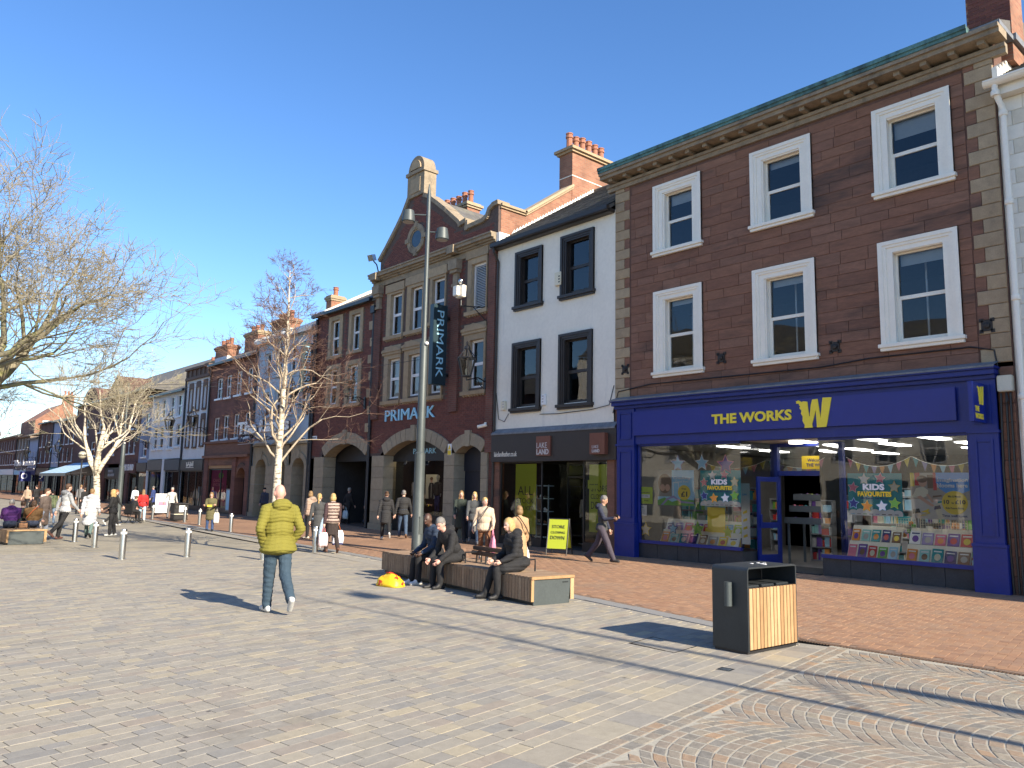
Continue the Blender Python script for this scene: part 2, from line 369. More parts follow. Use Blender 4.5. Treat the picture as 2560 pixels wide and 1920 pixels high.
# setts: two straight border rows, then segmental arcs
pieces = []
for r_ in range(2):
    a = -9.0
    while a < 5.6:
        ln = rnd.uniform(.1, .16); j = lambda: rnd.uniform(-.006, .006); b0 = -.012-r_*.115; b1 = b0-.095
        q = [W2(O, a+.006+j(), b1+j()), W2(O, a+ln-.006+j(), b1+j()), W2(O, a+ln-.006+j(), b0+j()), W2(O, a+.006+j(), b0+j())]
        if in_view(*W2(O, a, b0)) and max(p[0] for p in q) < 9.04: pieces.append(q)
        a += ln
CW = 1.45; RR = 1.05; band = .105
for kcol in range(-9, 8):
    xc = 1.0+kcol*CW
    for n_ in range(-40, 60):
        y0 = n_*band-RR*.86
        th1 = math.asin((CW/2)/RR); k_n = 11
        for s_ in range(k_n):
            t0 = -th1+2*th1*s_/k_n; t1 = t0+2*th1/k_n; gg = .009/RR
            def pt(th, rr): return (xc+rr*math.sin(th), y0+rr*math.cos(th)+(0))
            # bands are stacked, so a piece's height shrinks towards the ends of the arc
            jj = lambda: rnd.uniform(-.004, .004)
            def P_(th, up_): x, y = pt(th, RR); return (x+jj(), y+up_*(band-.011)+jj())
            q = [P_(t0+gg, 0), P_(t1-gg, 0), P_(t1-gg, 1), P_(t0+gg, 1)]
            q = [W2((0, 0), p[0], p[1]) for p in q]
            cx = sum(p[0] for p in q)/4; cy = sum(p[1] for p in q)/4
            if cy-ce(cx) > -.255: continue
            q = [(p[0], min(p[1], ce(p[0])-.245)) for p in q]
            if max(p[0] for p in q) > 9.04 or not in_view(cx, cy, 0, .05, .5): continue
            pieces.append(q)
lay(pieces, settbed, 'sett', m_sett, 'sett_mass', bev=.006, drop=.002)
# ------------------------------------------------------------------ building helpers (facades stand in the plane x = FX and face -X)
FX = 16.9
m_redstone = M('red_sandstone', pal=[(.22, .107, .068), (.20, .097, .063), (.235, .118, .075), (.185, .091, .061), (.225, .112, .070), (.205, .104, .071), (.245, .129, .086), (.178, .088, .060), (.215, .115, .078)], rough=.92, amt=.2, scale=3.5, scl=(1, .45, 2.6), bump=.35, bscale=40, stain=(.40, .545, .68, (.075, .050, .041)))
m_redmortar = M('red_mortar', (.125, .068, .052), .95, .2, 12)
m_buff = M('buff_sandstone', pal=[(.375, .28, .175), (.33, .25, .16), (.40, .305, .195), (.31, .24, .16), (.365, .265, .16)], rough=.9, amt=.15, scale=6, bump=.3, bscale=60, stain=(1.1, .60, .80, (.13, .11, .09)))
m_buffw = M('weathered_buff_stone', (.27, .215, .15), .9, .22, 5, bump=.3, bscale=40, stain=(1.6, .55, .75, (.10, .085, .07)))
m_stonegrey = M('grey_ashlar', pal=[(.33, .275, .19), (.30, .255, .18), (.35, .29, .20), (.29, .245, .175)], rough=.9, amt=.12, scale=5, bump=.2, bscale=60, stain=(.8, .60, .8, (.17, .15, .125)))
m_white = M('white_gloss_paint', (.84, .79, .68), .35, .04, 3)
m_render = M('white_render', (.80, .76, .665), .9, .05, 1.2, bump=.15, bscale=40, streak=((3.5, 3.5, .35), .60, .86, (.56, .55, .52)))
m_upvc = M('white_plastic', (.78, .78, .78), .4, .03, 2)
m_dkbrown = M('dark_brown_paint', (.030, .024, .021), .45, .15, 4)
m_black = M('black_paint', (.018, .018, .02), .4, .15, 6)
m_pipe = M('black_cast_pipe', (.02, .02, .024), .5, .2, 6)
m_blue = M('royal_blue_paint', (.003, .018, .19), .45, .10, 2.2, streak=((2.2, 2.2, .5), .60, .86, (.018, .035, .20)))
m_bluesign = M('blue_sign_panel', (.003, .018, .215), .40, .05, .8)
m_yel = M('sign_yellow', (.88, .72, .05), .5, .04, 3)
m_tile = M('dark_slate_tile', pal=[(.032, .034, .040), (.04, .042, .047), (.028, .03, .036)], rough=.55, amt=.25, scale=4)
m_lead = M('lead_flashing', (.17, .18, .195), .6, .25, 4, streak=((2, 2, .6), .5, .75, (.10, .11, .13)))
m_copper = M('copper_patina', (.085, .19, .185), .8, .35, 3, streak=((2.5, 2.5, .7), .48, .66, (.035, .07, .075)))
m_slate = M('roof_slate', pal=[(.105, .10, .095), (.125, .118, .108), (.09, .088, .085), (.14, .13, .112)], rough=.8, amt=.25, scale=5, stain=(2.0, .56, .70, (.20, .19, .12)))
m_slateflat = M('roof_slate_far', (.115, .108, .10), .85, .3, 2.5, stain=(1.4, .52, .68, (.21, .19, .11)), bump=.5, bscale=8)
m_brickp = M('dark_red_brick', pal=[(.145, .048, .036), (.165, .056, .040), (.125, .043, .034), (.18, .064, .045), (.11, .040, .033), (.155, .050, .036)], rough=.85, amt=.15, scale=8)
m_brickmort = M('dark_mortar', (.10, .072, .062), .95, .2, 10)
m_brickor = M('orange_brick', pal=[(.34, .145, .085), (.30, .12, .07), (.37, .17, .10), (.26, .11, .07)], rough=.9, amt=.18, scale=6)
m_pot = M('terracotta_pot', (.33, .14, .085), .8, .25, 6, stain=(6, .55, .7, (.12, .06, .045)))
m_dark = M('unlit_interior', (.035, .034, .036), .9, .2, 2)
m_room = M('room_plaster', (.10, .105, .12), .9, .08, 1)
m_blind = M('roller_blind', (.62, .63, .63), .8, .04, 3)
m_glass = glass_mat('window_glass', (.82, .88, .92), 1.12)
m_shopglass = glass_mat('shop_glass', (.94, .96, .96), 1.06)
def brick_tex(name, c1, c2, mort, bw=.225, bh=.075, amt=.3):
    """Brick courses for walls too far away to tell the bricks apart (vertical faces only)."""
    m = bpy.data.materials.new(name); m.use_nodes = True; n, l = m.node_tree.nodes, m.node_tree.links; b = n['Principled BSDF']; b.inputs['Roughness'].default_value = .9
    g = n.new('ShaderNodeNewGeometry'); sx = n.new('ShaderNodeSeparateXYZ'); l.new(g.outputs['Position'], sx.inputs[0])
    ad = n.new('ShaderNodeMath'); l.new(sx.outputs[0], ad.inputs[0]); l.new(sx.outputs[1], ad.inputs[1]); cb = n.new('ShaderNodeCombineXYZ'); l.new(ad.outputs[0], cb.inputs[0]); l.new(sx.outputs[2], cb.inputs[1])
    t = n.new('ShaderNodeTexBrick'); t.inputs['Color1'].default_value = (*c1, 1); t.inputs['Color2'].default_value = (*c2, 1); t.inputs['Mortar'].default_value = (*mort, 1); t.inputs['Scale'].default_value = 1
    t.inputs['Brick Width'].default_value = bw; t.inputs['Row Height'].default_value = bh; t.inputs['Mortar Size'].default_value = .008; l.new(cb.outputs[0], t.inputs['Vector'])
    nz = n.new('ShaderNodeTexNoise'); nz.inputs['Scale'].default_value = 1.1; nz.inputs['Detail'].default_value = 7; l.new(g.outputs['Position'], nz.inputs['Vector'])
    r = n.new('ShaderNodeValToRGB'); r.color_ramp.elements[0].position = .3; r.color_ramp.elements[0].color = (1-amt,)*3+(1,); r.color_ramp.elements[1].position = .7; r.color_ramp.elements[1].color = (1+amt,)*3+(1,)
    l.new(nz.outputs['Fac'], r.inputs[0]); x = n.new('ShaderNodeMix'); x.data_type = 'RGBA'; x.blend_type = 'MULTIPLY'; x.inputs[0].default_value = 1; l.new(t.outputs['Color'], x.inputs[6]); l.new(r.outputs[0], x.inputs[7]); l.new(x.outputs[2], b.inputs['Base Color'])
    bp = n.new('ShaderNodeBump'); bp.inputs['Strength'].default_value = .5; bp.inputs['Distance'].default_value = .01; bp.invert = True; l.new(t.outputs['Fac'], bp.inputs['Height']); l.new(bp.outputs[0], b.inputs['Normal'])
    MATS[name] = m; return m
m_brickfar = brick_tex('brick_wall_far', (.16, .06, .042), (.115, .045, .034), (.12, .085, .07))
m_brickside = brick_tex('brick_side_wall', (.33, .15, .09), (.24, .10, .062), (.24, .17, .12))
m_stonefar = brick_tex('red_stone_wall_far', (.20, .085, .06), (.155, .068, .05), (.12, .06, .045), .6, .26, .2)
m_brownfar = brick_tex('brown_stone_wall_far', (.21, .155, .11), (.16, .12, .09), (.12, .09, .07), .5, .24, .2)

def wall_sheet(mb, y0, y1, z0, z1, ops, x=FX, depth=.2, mi=0):
    """A facade with real openings: front cells round the openings and the reveals behind them."""
    Y = sorted({y0, y1, *[a for o in ops for a in o[:2]]}); Z = sorted({z0, z1, *[a for o in ops for a in o[2:4]]})
    for i in range(len(Y)-1):
        for k in range(len(Z)-1):
            cy, cz = (Y[i]+Y[i+1])/2, (Z[k]+Z[k+1])/2
            if any(o[0] < cy < o[1] and o[2] < cz < o[3] for o in ops): continue
            mb.quad((x, Y[i+1], Z[k]), (x, Y[i], Z[k]), (x, Y[i], Z[k+1]), (x, Y[i+1], Z[k+1]), mi)
    for a, b, c, d in [o[:4] for o in ops]:
        e = x+depth
        mb.quad((x, a, c), (e, a, c), (e, a, d), (x, a, d), mi); mb.quad((e, b, c), (x, b, c), (x, b, d), (e, b, d), mi)
        mb.quad((x, a, d), (e, a, d), (e, b, d), (x, b, d), mi); mb.quad((e, a, c), (x, a, c), (x, b, c), (e, b, c), mi)
def shell(mb, y0, y1, z0, z1, back=9.0, x=FX, mi=0):
    e = x+back
    mb.quad((x, y0, z0), (e, y0, z0), (e, y0, z1), (x, y0, z1), mi); mb.quad((e, y1, z0), (x, y1, z0), (x, y1, z1), (e, y1, z1), mi); mb.quad((e, y0, z0), (e, y1, z0), (e, y1, z1), (e, y0, z1), mi)
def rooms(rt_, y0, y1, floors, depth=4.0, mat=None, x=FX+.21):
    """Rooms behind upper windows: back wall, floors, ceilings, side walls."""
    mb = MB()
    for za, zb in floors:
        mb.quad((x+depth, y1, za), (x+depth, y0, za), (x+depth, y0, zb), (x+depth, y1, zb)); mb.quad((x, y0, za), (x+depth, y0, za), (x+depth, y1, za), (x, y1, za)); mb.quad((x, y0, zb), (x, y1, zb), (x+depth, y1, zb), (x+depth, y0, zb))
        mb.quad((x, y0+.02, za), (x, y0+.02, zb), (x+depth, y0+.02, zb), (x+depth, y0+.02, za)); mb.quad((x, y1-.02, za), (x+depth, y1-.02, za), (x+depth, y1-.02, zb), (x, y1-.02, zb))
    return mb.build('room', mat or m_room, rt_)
def ring(mb, y0, y1, z0, z1, wd, x0, x1, mi=0, bottom=True):
    mb.box(x0, x1, y0, y0+wd, z0, z1, mi); mb.box(x0, x1, y1-wd, y1, z0, z1, mi); mb.box(x0, x1, y0+wd, y1-wd, z1-wd, z1, mi)
    if bottom: mb.box(x0, x1, y0+wd, y1-wd, z0, z0+wd, mi)
def window(rt_, y0, y1, z0, z1, x=FX+.10, fr=.05, mat=None, bars='sash', blind=0, glass=None, split=.5, name='window', muntin=.035):
    mat = mat or m_white; mb = MB(); ring(mb, y0, y1, z0, z1, fr, x, x+.07)
    zm = z0+(z1-z0)*split; ym = (y0+y1)/2
    if bars in ('sash', 'four', 'sashv'): mb.box(x+.012, x+.062, y0+fr, y1-fr, zm-muntin*.6, zm+muntin*.6)
    if bars in ('vert', 'four'): mb.box(x+.016, x+.058, ym-muntin/2, ym+muntin/2, z0+fr, z1-fr)
    if bars == 'sash': ring(mb, y0+fr, y1-fr, z0+fr, zm-muntin*.6, .035, x+.004, x+.05)
    wn = mb.build(name, mat, rt_)
    segs = [(z0+fr, zm), (zm, z1-fr)] if bars in ('sash', 'four', 'sashv') else [(z0+fr, z1-fr)]
    for a, b in segs:
        p = MB(); p.quad((x+.035, y1-fr, a), (x+.035, y0+fr, a), (x+.035, y0+fr, b), (x+.035, y1-fr, b)); p.build('pane', glass or m_glass, wn)
    if blind:
        p = MB(); p.box(x+.16, x+.165, y0+fr, y1-fr, z1-(z1-z0)*blind, z1); p.build('blind', m_blind, wn)
    return wn
def bricks(y0, y1, z0, z1, skip, x=FX, L=.225, H=.075, t=.007, g=.005):
    mb = MB(); k = 0; z = z0
    while z < z1-.02:
        y = y0+(L/2 if k % 2 else 0)-L
        while y < y1:
            a, b = max(y, y0)+g, min(y+L, y1)-g; c, d = z+g, min(z+H, z1)-g
            if b-a > .04 and not skip((a+b)/2, (c+d)/2, a, b, c, d):
                e = x-t-rnd.uniform(0, .002)
                mb.add([(e, b, c), (e, a, c), (e, a, d), (e, b, d), (x, b, c), (x, a, c), (x, a, d), (x, b, d)], [(0, 1, 2, 3), (1, 0, 4, 5), (3, 2, 6, 7), (0, 3, 7, 4), (2, 1, 5, 6)])
            y += L
        z += H; k += 1
    return mb
def chimney(rt_, x0, x1, y0, y1, z0, z1, pots, mat, cap=m_buff, pot_h=.55, axis='x', potr=.14, capw=.12):
    mb = MB(); mb.box(x0, x1, y0, y1, z0, z1); c = mb.build('chimney', mat, rt_)
    k = MB(); k.box(x0-capw*.5, x1+capw*.5, y0-capw*.5, y1+capw*.5, z1, z1+.09); k.box(x0-capw, x1+capw, y0-capw, y1+capw, z1+.09, z1+.2); k.box(x0-capw*.3, x1+capw*.3, y0-capw*.3, y1+capw*.3, z1+.2, z1+.27)
    k.build('chimney_cap', cap, c); zt = z1+.27
    for i in range(pots):
        f = (i+.5)/pots; px, py = (x0+(x1-x0)*f, (y0+y1)/2) if axis == 'x' else ((x0+x1)/2, y0+(y1-y0)*f)
        h = pot_h*rnd.uniform(.93, 1.07); r = potr; p = MB()
        p.lathe([(r*1.05, zt-.02), (r*1.05, zt+.05), (r*.82, zt+.07), (r*.78, zt+h*.68), (r*1.0, zt+h*.70), (r*1.0, zt+h*.80), (r*.85, zt+h*.82), (r*.85, zt+h*.93), (r*.98, zt+h*.94), (r*.98, zt+h), (r*.7, zt+h), (r*.68, zt+h-.12)], (px, py, 0), 10)
        p.build('chimney_pot', m_pot, c, smooth=30)
    return c
def pipe(rt_, y, z0, z1, mat=m_pipe, r=.05, x=FX-.075, name='downpipe', brackets=True):
    mb = MB(); mb.tube([(x, y, z0), (x, y, z1)], r, 10)
    if brackets:
        z = z0+.5
        while z < z1-.2: mb.lathe([(r*1.35, z), (r*1.35, z+.07)], (x, y, 0), 10); mb.box(x, FX+.01, y-.02, y+.02, z+.015, z+.05); z += 1.8
    return mb.build(name, mat, rt_, smooth=30)
def pitched(rt_, y0, y1, eave, ridge, mat=None, x=FX, run=4.8, over=.22, thick=.12, end=0.0):
    """Roof pitched to the street: front and rear slopes."""
    mb = MB(); m = x+run
    mb.add([(x-over, y0-end, eave), (x-over, y1+end, eave), (m, y1+end, ridge), (m, y0-end, ridge), (m+run, y1+end, eave), (m+run, y0-end, eave)], [(1, 0, 3, 2), (2, 3, 5, 4)])
    mb.add([(x-over, y0-end, eave-thick), (x-over, y1+end, eave-thick), (m, y1+end, ridge-thick), (m, y0-end, ridge-thick), (x-over, y0-end, eave), (x-over, y1+end, eave), (m, y0-end, ridge), (m, y1+end, ridge)], [(0, 1, 5, 4), (0, 4, 6, 3), (1, 2, 7, 5), (1, 0, 3, 2)])
    mb.tube([(m, y0-end, ridge+.02), (m, y1+end, ridge+.02)], .09, 6)
    return mb.build('roof', mat or m_slateflat, rt_)
def slates(rt_parent, y0, y1, eave, ridge, x0, x1, rows, wd=.28, name='slate_mass', mat=None):
    mb = MB(); sl = Vector((x1-x0, 0, ridge-eave)); ln = sl.length; sl /= ln; n = Vector((-sl.z, 0, sl.x))
    for i in range(rows):
        a = ln*i/rows; b = ln*(i+1.15)/rows; y = y0-(wd/2 if i % 2 else 0)
        while y < y1:
            ya, yb = max(y, y0)+.004, min(y+wd, y1)-.004
            if yb-ya > .03:
                o = Vector((x0, 0, eave)); lift = rnd.uniform(.0, .006); p = [o+sl*a+n*(.028+lift), o+sl*b+n*.008]; q = o+sl*a+n*.004
                mb.add([(p[0].x, ya, p[0].z), (p[0].x, yb, p[0].z), (p[1].x, yb, p[1].z), (p[1].x, ya, p[1].z), (q.x, ya, q.z), (q.x, yb, q.z)], [(1, 0, 3, 2), (0, 1, 5, 4)])
            y += wd
    return mb.build(name, mat or m_slate, rt_parent, kind='stuff')
def cornice(mb, y0, y1, steps, x=FX):
    """steps: (z0, z1, projection)."""
    for i, (a, b, p) in enumerate(steps): mb.box(x-p, x+.05, y0-p*.0, y1+p*.0, a, b)
def voussoirs(rt_, yc, half, zs, rise, th, x0, x1, n, mat, key=True, label=None):
    """Segmental arch ring, each stone a part."""
    Rr = (half*half+rise*rise)/(2*rise); zc = zs+rise-Rr; a0 = math.asin(half/Rr)
    for i in range(n):
        t0, t1 = -a0+2*a0*i/n+.003, -a0+2*a0*(i+1)/n-.003
        k = (i == n//2 and key); ex = .10 if k else 0
        if k: t0 += .008; t1 -= .008
        poly = [(x0-(.05 if k else 0), yc+r*math.sin(t), zc+r*math.cos(t)) for r, t in ((Rr-(.04 if k else 0), t0), (Rr-(.04 if k else 0), t1), (Rr+th+ex, t1), (Rr+th+ex, t0))]
        m = MB(); m.prism(poly, (x1-x0, 0, 0)); m.build('keystone' if k else 'voussoir', mat, rt_)
    return Rr, zc
def arch_under(yc, half, zs, rise, th):
    Rr = (half*half+rise*rise)/(2*rise); zc = zs+rise-Rr
    return lambda y, z: abs(y-yc) < (half+th) and math.hypot(y-yc, z-zc) < Rr+th
def arch_wall(mb, y0, y1, ztop, yc, half, zs, rise, th, x=FX, n=24, mi=0):
    """Wall between the back of an arch ring and ztop."""
    Rr = (half*half+rise*rise)/(2*rise)+th*.5; zc = zs+rise-Rr+th*.5
    ys_ = np.linspace(y0, y1, n+1)
    def zb(y): d = Rr*Rr-(y-yc)**2; return max(zs-.0, zc+math.sqrt(d)) if d > 0 else zs
    for a, b in zip(ys_[:-1], ys_[1:]): mb.quad((x, b, zb(b)), (x, a, zb(a)), (x, a, ztop), (x, b, ztop), mi)
def bld(name, label, y0, y1): return root(name, label, 'building', (FX, (y0+y1)/2, -.3))

# ------------------------------------------------------------------ book shop: red sandstone, three storeys
Bw = bld('sandstone_building', 'red sandstone three-storey building over the royal blue book shop', 4.7, 14.7)
WY = [(11.68, 13.27), (8.58, 10.20), (5.52, 7.13)]; GY = [(11.80, 12.92), (8.75, 9.87), (5.70, 6.84)]
ops = [(a, b, 8.32, 9.95) for a, b in GY]+[(a, b, 4.92, 6.92) for a, b in GY]
mb = MB(); wall_sheet(mb, 4.7, 14.7, 4.2, 10.55, ops, depth=.22); shell(mb, 4.7, 14.7, -.4, 10.9); wallw = mb.build('wall', m_redmortar, Bw)
rooms(Bw, 4.75, 14.65, [(4.35, 7.35), (7.6, 10.4)])
# coursed stone blocks, each with its own edges
z = 4.30; blocks = []
while z < 10.45:
    h = min(rnd.choice([.22, .24, .27, .30]), 10.52-z)
    if h < .12: break
    y = 5.28-rnd.uniform(0, .3); 
    while y < 14.1:
        ln = rnd.uniform(.5, 1.25); a, b = max(y, 5.28), min(y+ln, 14.1)
        spans = [(a, b)]
        for (wa, wb), (za, zb) in [(q, zz) for q in WY for zz in ((8.2, 10.23), (4.7, 7.18))]:
            if z+h*.5 > za and z+h*.5 < zb:
                ns = []
                for s, e in spans:
                    if e <= wa or s >= wb: ns.append((s, e)); continue
                    if s < wa: ns.append((s, wa))
                    if e > wb: ns.append((wb, e))
                spans = ns
        for s, e in spans:
            if e-s > .05: blocks.append((s, e, z, z+h))
        y += ln
    z += h
blocks.sort(key=lambda q: -(q[1]-q[0])*(q[3]-q[2])/(q[0]+10)**2)
def stone_box(mb, s, e, a, b, p, x=FX, bev=.006):
    g_ = .003
    mb.add([(x-p, e-g_-bev, a+g_+bev), (x-p, s+g_+bev, a+g_+bev), (x-p, s+g_+bev, b-g_-bev), (x-p, e-g_-bev, b-g_-bev), (x-p*.45, e-g_, a+g_), (x-p*.45, s+g_, a+g_), (x-p*.45, s+g_, b-g_), (x-p*.45, e-g_, b-g_), (x, e-g_, a+g_), (x, s+g_, a+g_), (x, s+g_, b-g_), (x, e-g_, b-g_)],
           [(0, 1, 2, 3)]+[f for i in range(4) for f in ((4+i, 4+(i+1) % 4, (i+1) % 4, i), (8+i, 8+(i+1) % 4, 4+(i+1) % 4, 4+i))])
for s, e, a, b in blocks[:300]:
    m = MB(); stone_box(m, s, e, a, b, rnd.uniform(.011, .019)); m.build('stone_block', m_redstone, wallw)
m = MB()
for s, e, a, b in blocks[300:]: stone_box(m, s, e, a, b, rnd.uniform(.011, .019))
if blocks[300:]: m.build('stone_block_mass', m_redstone, wallw, kind='stuff')
# quoins, long and short, on both corners
for side in (0, 1):
    z = 4.30; k = 0
    while z < 10.5:
        h = min(.29, 10.53-z); ln = .55 if k % 2 == 0 else .36; m = MB()
        if side: stone_box(m, 14.7-ln, 14.69, z, z+h, .03, bev=.012)
        else: stone_box(m, 4.71, 4.70+ln, z, z+h, .03, bev=.012)
        m.build('quoin', m_buff, wallw)
        if ln < .5:      # red stone filling beside the short quoins
            m = MB(); q = (14.15, 14.7-ln) if side else (4.7+ln, 5.27); stone_box(m, q[0], q[1], z, z+h, .014); m.build('stone_block', m_redstone, wallw)
        z += h; k += 1
# cornice with brackets, copper gutter
mb = MB(); cornice(mb, 4.45, 14.95, [(10.50, 10.62, .07), (10.62, 10.70, .12), (10.80, 10.90, .42), (10.90, 10.98, .48)]); cw = mb.build('cornice', m_buffw, Bw)
for i in range(19):
    y = 4.75+i*.545; m = MB(); m.box(FX-.33, FX, y, y+.13, 10.715, 10.80); m.build('cornice_bracket', m_buffw, cw)
mb = MB(); mb.box(FX-.50, FX+.3, 5.0, 14.97, 10.985, 11.13); mb.box(FX-.53, FX-.49, 5.0, 14.97, 11.06, 11.15); mb.build('copper_gutter', m_copper, Bw)
mb = MB(); mb.add([(FX-.3, 4.5, 11.13), (FX-.3, 14.9, 11.13), (FX+4.5, 14.9, 13.0), (FX+4.5, 4.5, 13.0), (FX+9, 14.9, 11.0), (FX+9, 4.5, 11.0)], [(1, 0, 3, 2), (2, 3, 5, 4), (0, 5, 3), (1, 2, 4)]); mb.build('roof', m_slateflat, Bw)
bk = bricks(4.48, 5.30, 11.2, 14.2, lambda *a: False, x=FX+.55, H=.085)
mb = MB(); mb.box(FX+.55, FX+1.35, 4.48, 5.30, 10.6, 14.6); cch = mb.build('chimney', m_brickside, Bw); bk.build('brick_mass', m_brickp, cch, kind='stuff')
mb = MB(); mb.box(FX+.50, FX+1.4, 4.40, 5.36, 11.0, 11.14); mb.box(FX-.35, FX+.56, 4.45, 5.0, 10.99, 11.09); mb.build('chimney_flashing', m_lead, cch)
# windows with moulded surrounds
for i, ((wa, wb), (ga, gb)) in enumerate(zip(WY, GY)):
    for za, zb, g0, g1, up_ in ((8.28, 10.22, 8.36, 9.93, 1), (4.80, 7.17, 4.97, 6.90, 0)):
        w_ = window(Bw, ga, gb, g0-.03, g1+.02, x=FX+.12, fr=.055, blind=(.20, .12, .26)[i] if up_ else (.08, .10, .14)[i], muntin=.04)
        if not up_: w_['label'] = 'white sash window with a grey pole and blind inside'
        s = MB(); d = .0
        for wd, px in ((.10, .075), (.17, .055), (.30, .03)):
            s.box(FX-px, FX+.0, wa, wa+wd, g0-.04, zb-.0); s.box(FX-px, FX, wb-wd, wb, g0-.04, zb); s.box(FX-px, FX, wa+wd, wb-wd, zb-wd*.85, zb)
        s.box(FX-.004, FX+.118, wa+.275, ga+.008, g0-.045, g1+.03); s.box(FX-.004, FX+.118, gb-.008, wb-.275, g0-.045, g1+.03); s.box(FX-.004, FX+.118, ga+.008, gb-.008, g1-.002, g1+.055)
        s.build('surround', m_white, w_)
        s = MB(); s.box(FX-.13, FX+.12, wa-.05, wb+.05, g0-.13, g0-.05); s.box(FX-.09, FX+.02, wa-.02, wb+.02, g0-.20, g0-.13); s.build('sill', m_white, w_, bevel=.008)
        if not up_:
            p = MB(); p.tube([(FX+.75, (ga+gb)/2+.18, 4.4), (FX+.75, (ga+gb)/2+.18, 6.9)], .022, 6); p.box(FX+.8, FX+2.2, ga+.1, ga+.5, 6.85, 6.88); p.build('blind_pole', m_upvc, w_)
# cast iron pattress plates
for y, zz in ((14.30, 5.12), (11.14, 5.09), (8.17, 5.01), (5.10, 5.05)):
    m = MB(); m.box(FX-.045, FX, y-.10, y+.10, zz-.11, zz+.11); m.lathe([(.06, 0), (.06, .08), (.03, .1)], (0, 0, 0), 8)
    for v in range(len(m.v)-24, len(m.v)): p = m.v[v]; m.v[v] = (FX-.045-p[2]*.5, y+p[0], zz+p[1])
    for sy in (-1, 1):
        for sz in (-1, 1): m.box(FX-.045, FX, y+sy*.10-.035, y+sy*.10+.035, zz+sz*.11-.035, zz+sz*.11+.035)
    m.build('wall_plate', m_iron, wallw)
# cable along the wall above the shop front
mb = MB(); pts = [(FX-.04, 14.75, 3.9), (FX-.04, 14.55, 4.5), (FX-.04, 13.4, 4.62), (FX-.04, 11, 4.60), (FX-.04, 8.5, 4.58), (FX-.04, 7.4, 4.66), (FX-.04, 5.4, 4.66), (FX-.04, 5.0, 4.55), (FX-.05, 4.93, 4.0)]
mb.tube(pts, .016, 5); mb.build('cable', m_black, Bw)
for dy in (0, .09, -.07):
    mb = MB(); mb.tube([(FX-.05, 4.84+dy, 3.7), (FX-.05, 4.86+dy*1.2, 2.2), (FX-.05, 4.83+dy, -.05)], .022, 5); mb.build('cable', m_black, Bw)
# rubble stone strip beside the right hand pilaster
z = -.1; k = 0
while z < 4.1:
    h = .36; m = MB(); stone_box(m, 4.71, 4.99, z, z+h, .02, bev=.014); m.build('stone_block', m_redstone, wallw); z += h
for ya_ in (4.7, 14.45):
    mb = MB(); mb.quad((FX, ya_+.3, -.3), (FX, ya_, -.3), (FX, ya_, 4.3), (FX, ya_+.3, 4.3)); mb.build('wall_strip', m_redmortar, Bw)

# blue shop front
sf = MB()
sf.box(FX-.10, FX+.14, 4.99, 14.56, 2.97, 4.02); sf.box(FX-.20, FX+.02, 4.97, 14.58, 3.98, 4.06); sf.box(FX-.30, FX+.02, 4.95, 14.60, 4.06, 4.16); sf.box(FX-.36, FX+.02, 4.93, 14.62, 4.16, 4.22)
front = sf.build('fascia', m_blue, Bw, bevel=.01)
s = MB(); s.add([(FX-.36, 4.93, 4.222), (FX-.36, 14.62, 4.222), (FX, 14.62, 4.34), (FX, 4.93, 4.34)], [(1, 0, 3, 2)]); s.box(FX-.37, FX-.355, 4.93, 14.62, 4.19, 4.226); s.build('flashing', m_lead, front)
s = MB(); s.box(FX-.19, FX-.10, 5.69, 13.88, 3.21, 3.87); sg = s.build('sign_panel', m_bluesign, front, bevel=.006)
lettering('THE WORKS', front, (FX-.19, 11.33, 3.40), m_yel, wdt=2.16, hgt=.25, bold=.035, depth=.025)
def brush_w(parent, right, upv, o, wd, hg, mat, depth=.02):
    """The brushed W: four slanting strokes, ragged left edge."""
    r, u = Vector(right), Vector(upv); n = r.cross(u); o = Vector(o)
    def P(a, b): return o+r*(a*wd)+u*(b*hg)
    poly = [(0, .93), (.02, .90), (.01, .86), (.10, .85), (.09, .80), (.13, .76), (.10, .70), (.16, .60), (.14, .50), (.19, .40), (.18, .25), (.24, .10), (.23, 0), (.46, 0), (.445, .12), (.52, .42), (.56, .60), (.58, .0), (.83, 0), (.86, .12), (1.0, .99), (.76, 1.0), (.74, .85), (.70, .45), (.69, .30), (.66, .55), (.62, .97), (.47, .96), (.43, .80), (.39, .45), (.40, .36), (.37, .42), (.35, .60), (.33, .90), (.20, .93), (.19, .89), (.08, .97)]
    m = MB(); pts = [P(a, b)+n*depth for a, b in poly]; m.prism([p-n*depth for p in pts][::-1], n*depth); return m.build('emblem', mat, parent)
brush_w(front, (0, -1, 0), (0, 0, 1), (FX-.19, 9.06, 3.20), .85, .66, m_yel)
for ya, yb in ((13.89, 14.52), (4.99, 5.50)):
    p = MB(); p.box(FX-.14, FX+.16, ya, yb, -.15, 3.99); p.box(FX-.19, FX+.02, ya-.04, yb+.04, -.15, .78); p.box(FX-.21, FX+.02, ya-.05, yb+.05, .78, .84); p.box(FX-.18, FX+.02, ya-.03, yb+.03, 2.94, 3.0)
    for a, b in ((.98, 2.82), (3.12, 3.88)):
        ring(p, ya+.09, yb-.09, a, b, .05, FX-.165, FX-.14)
    p.build('pilaster', m_blue, front, bevel=.006)
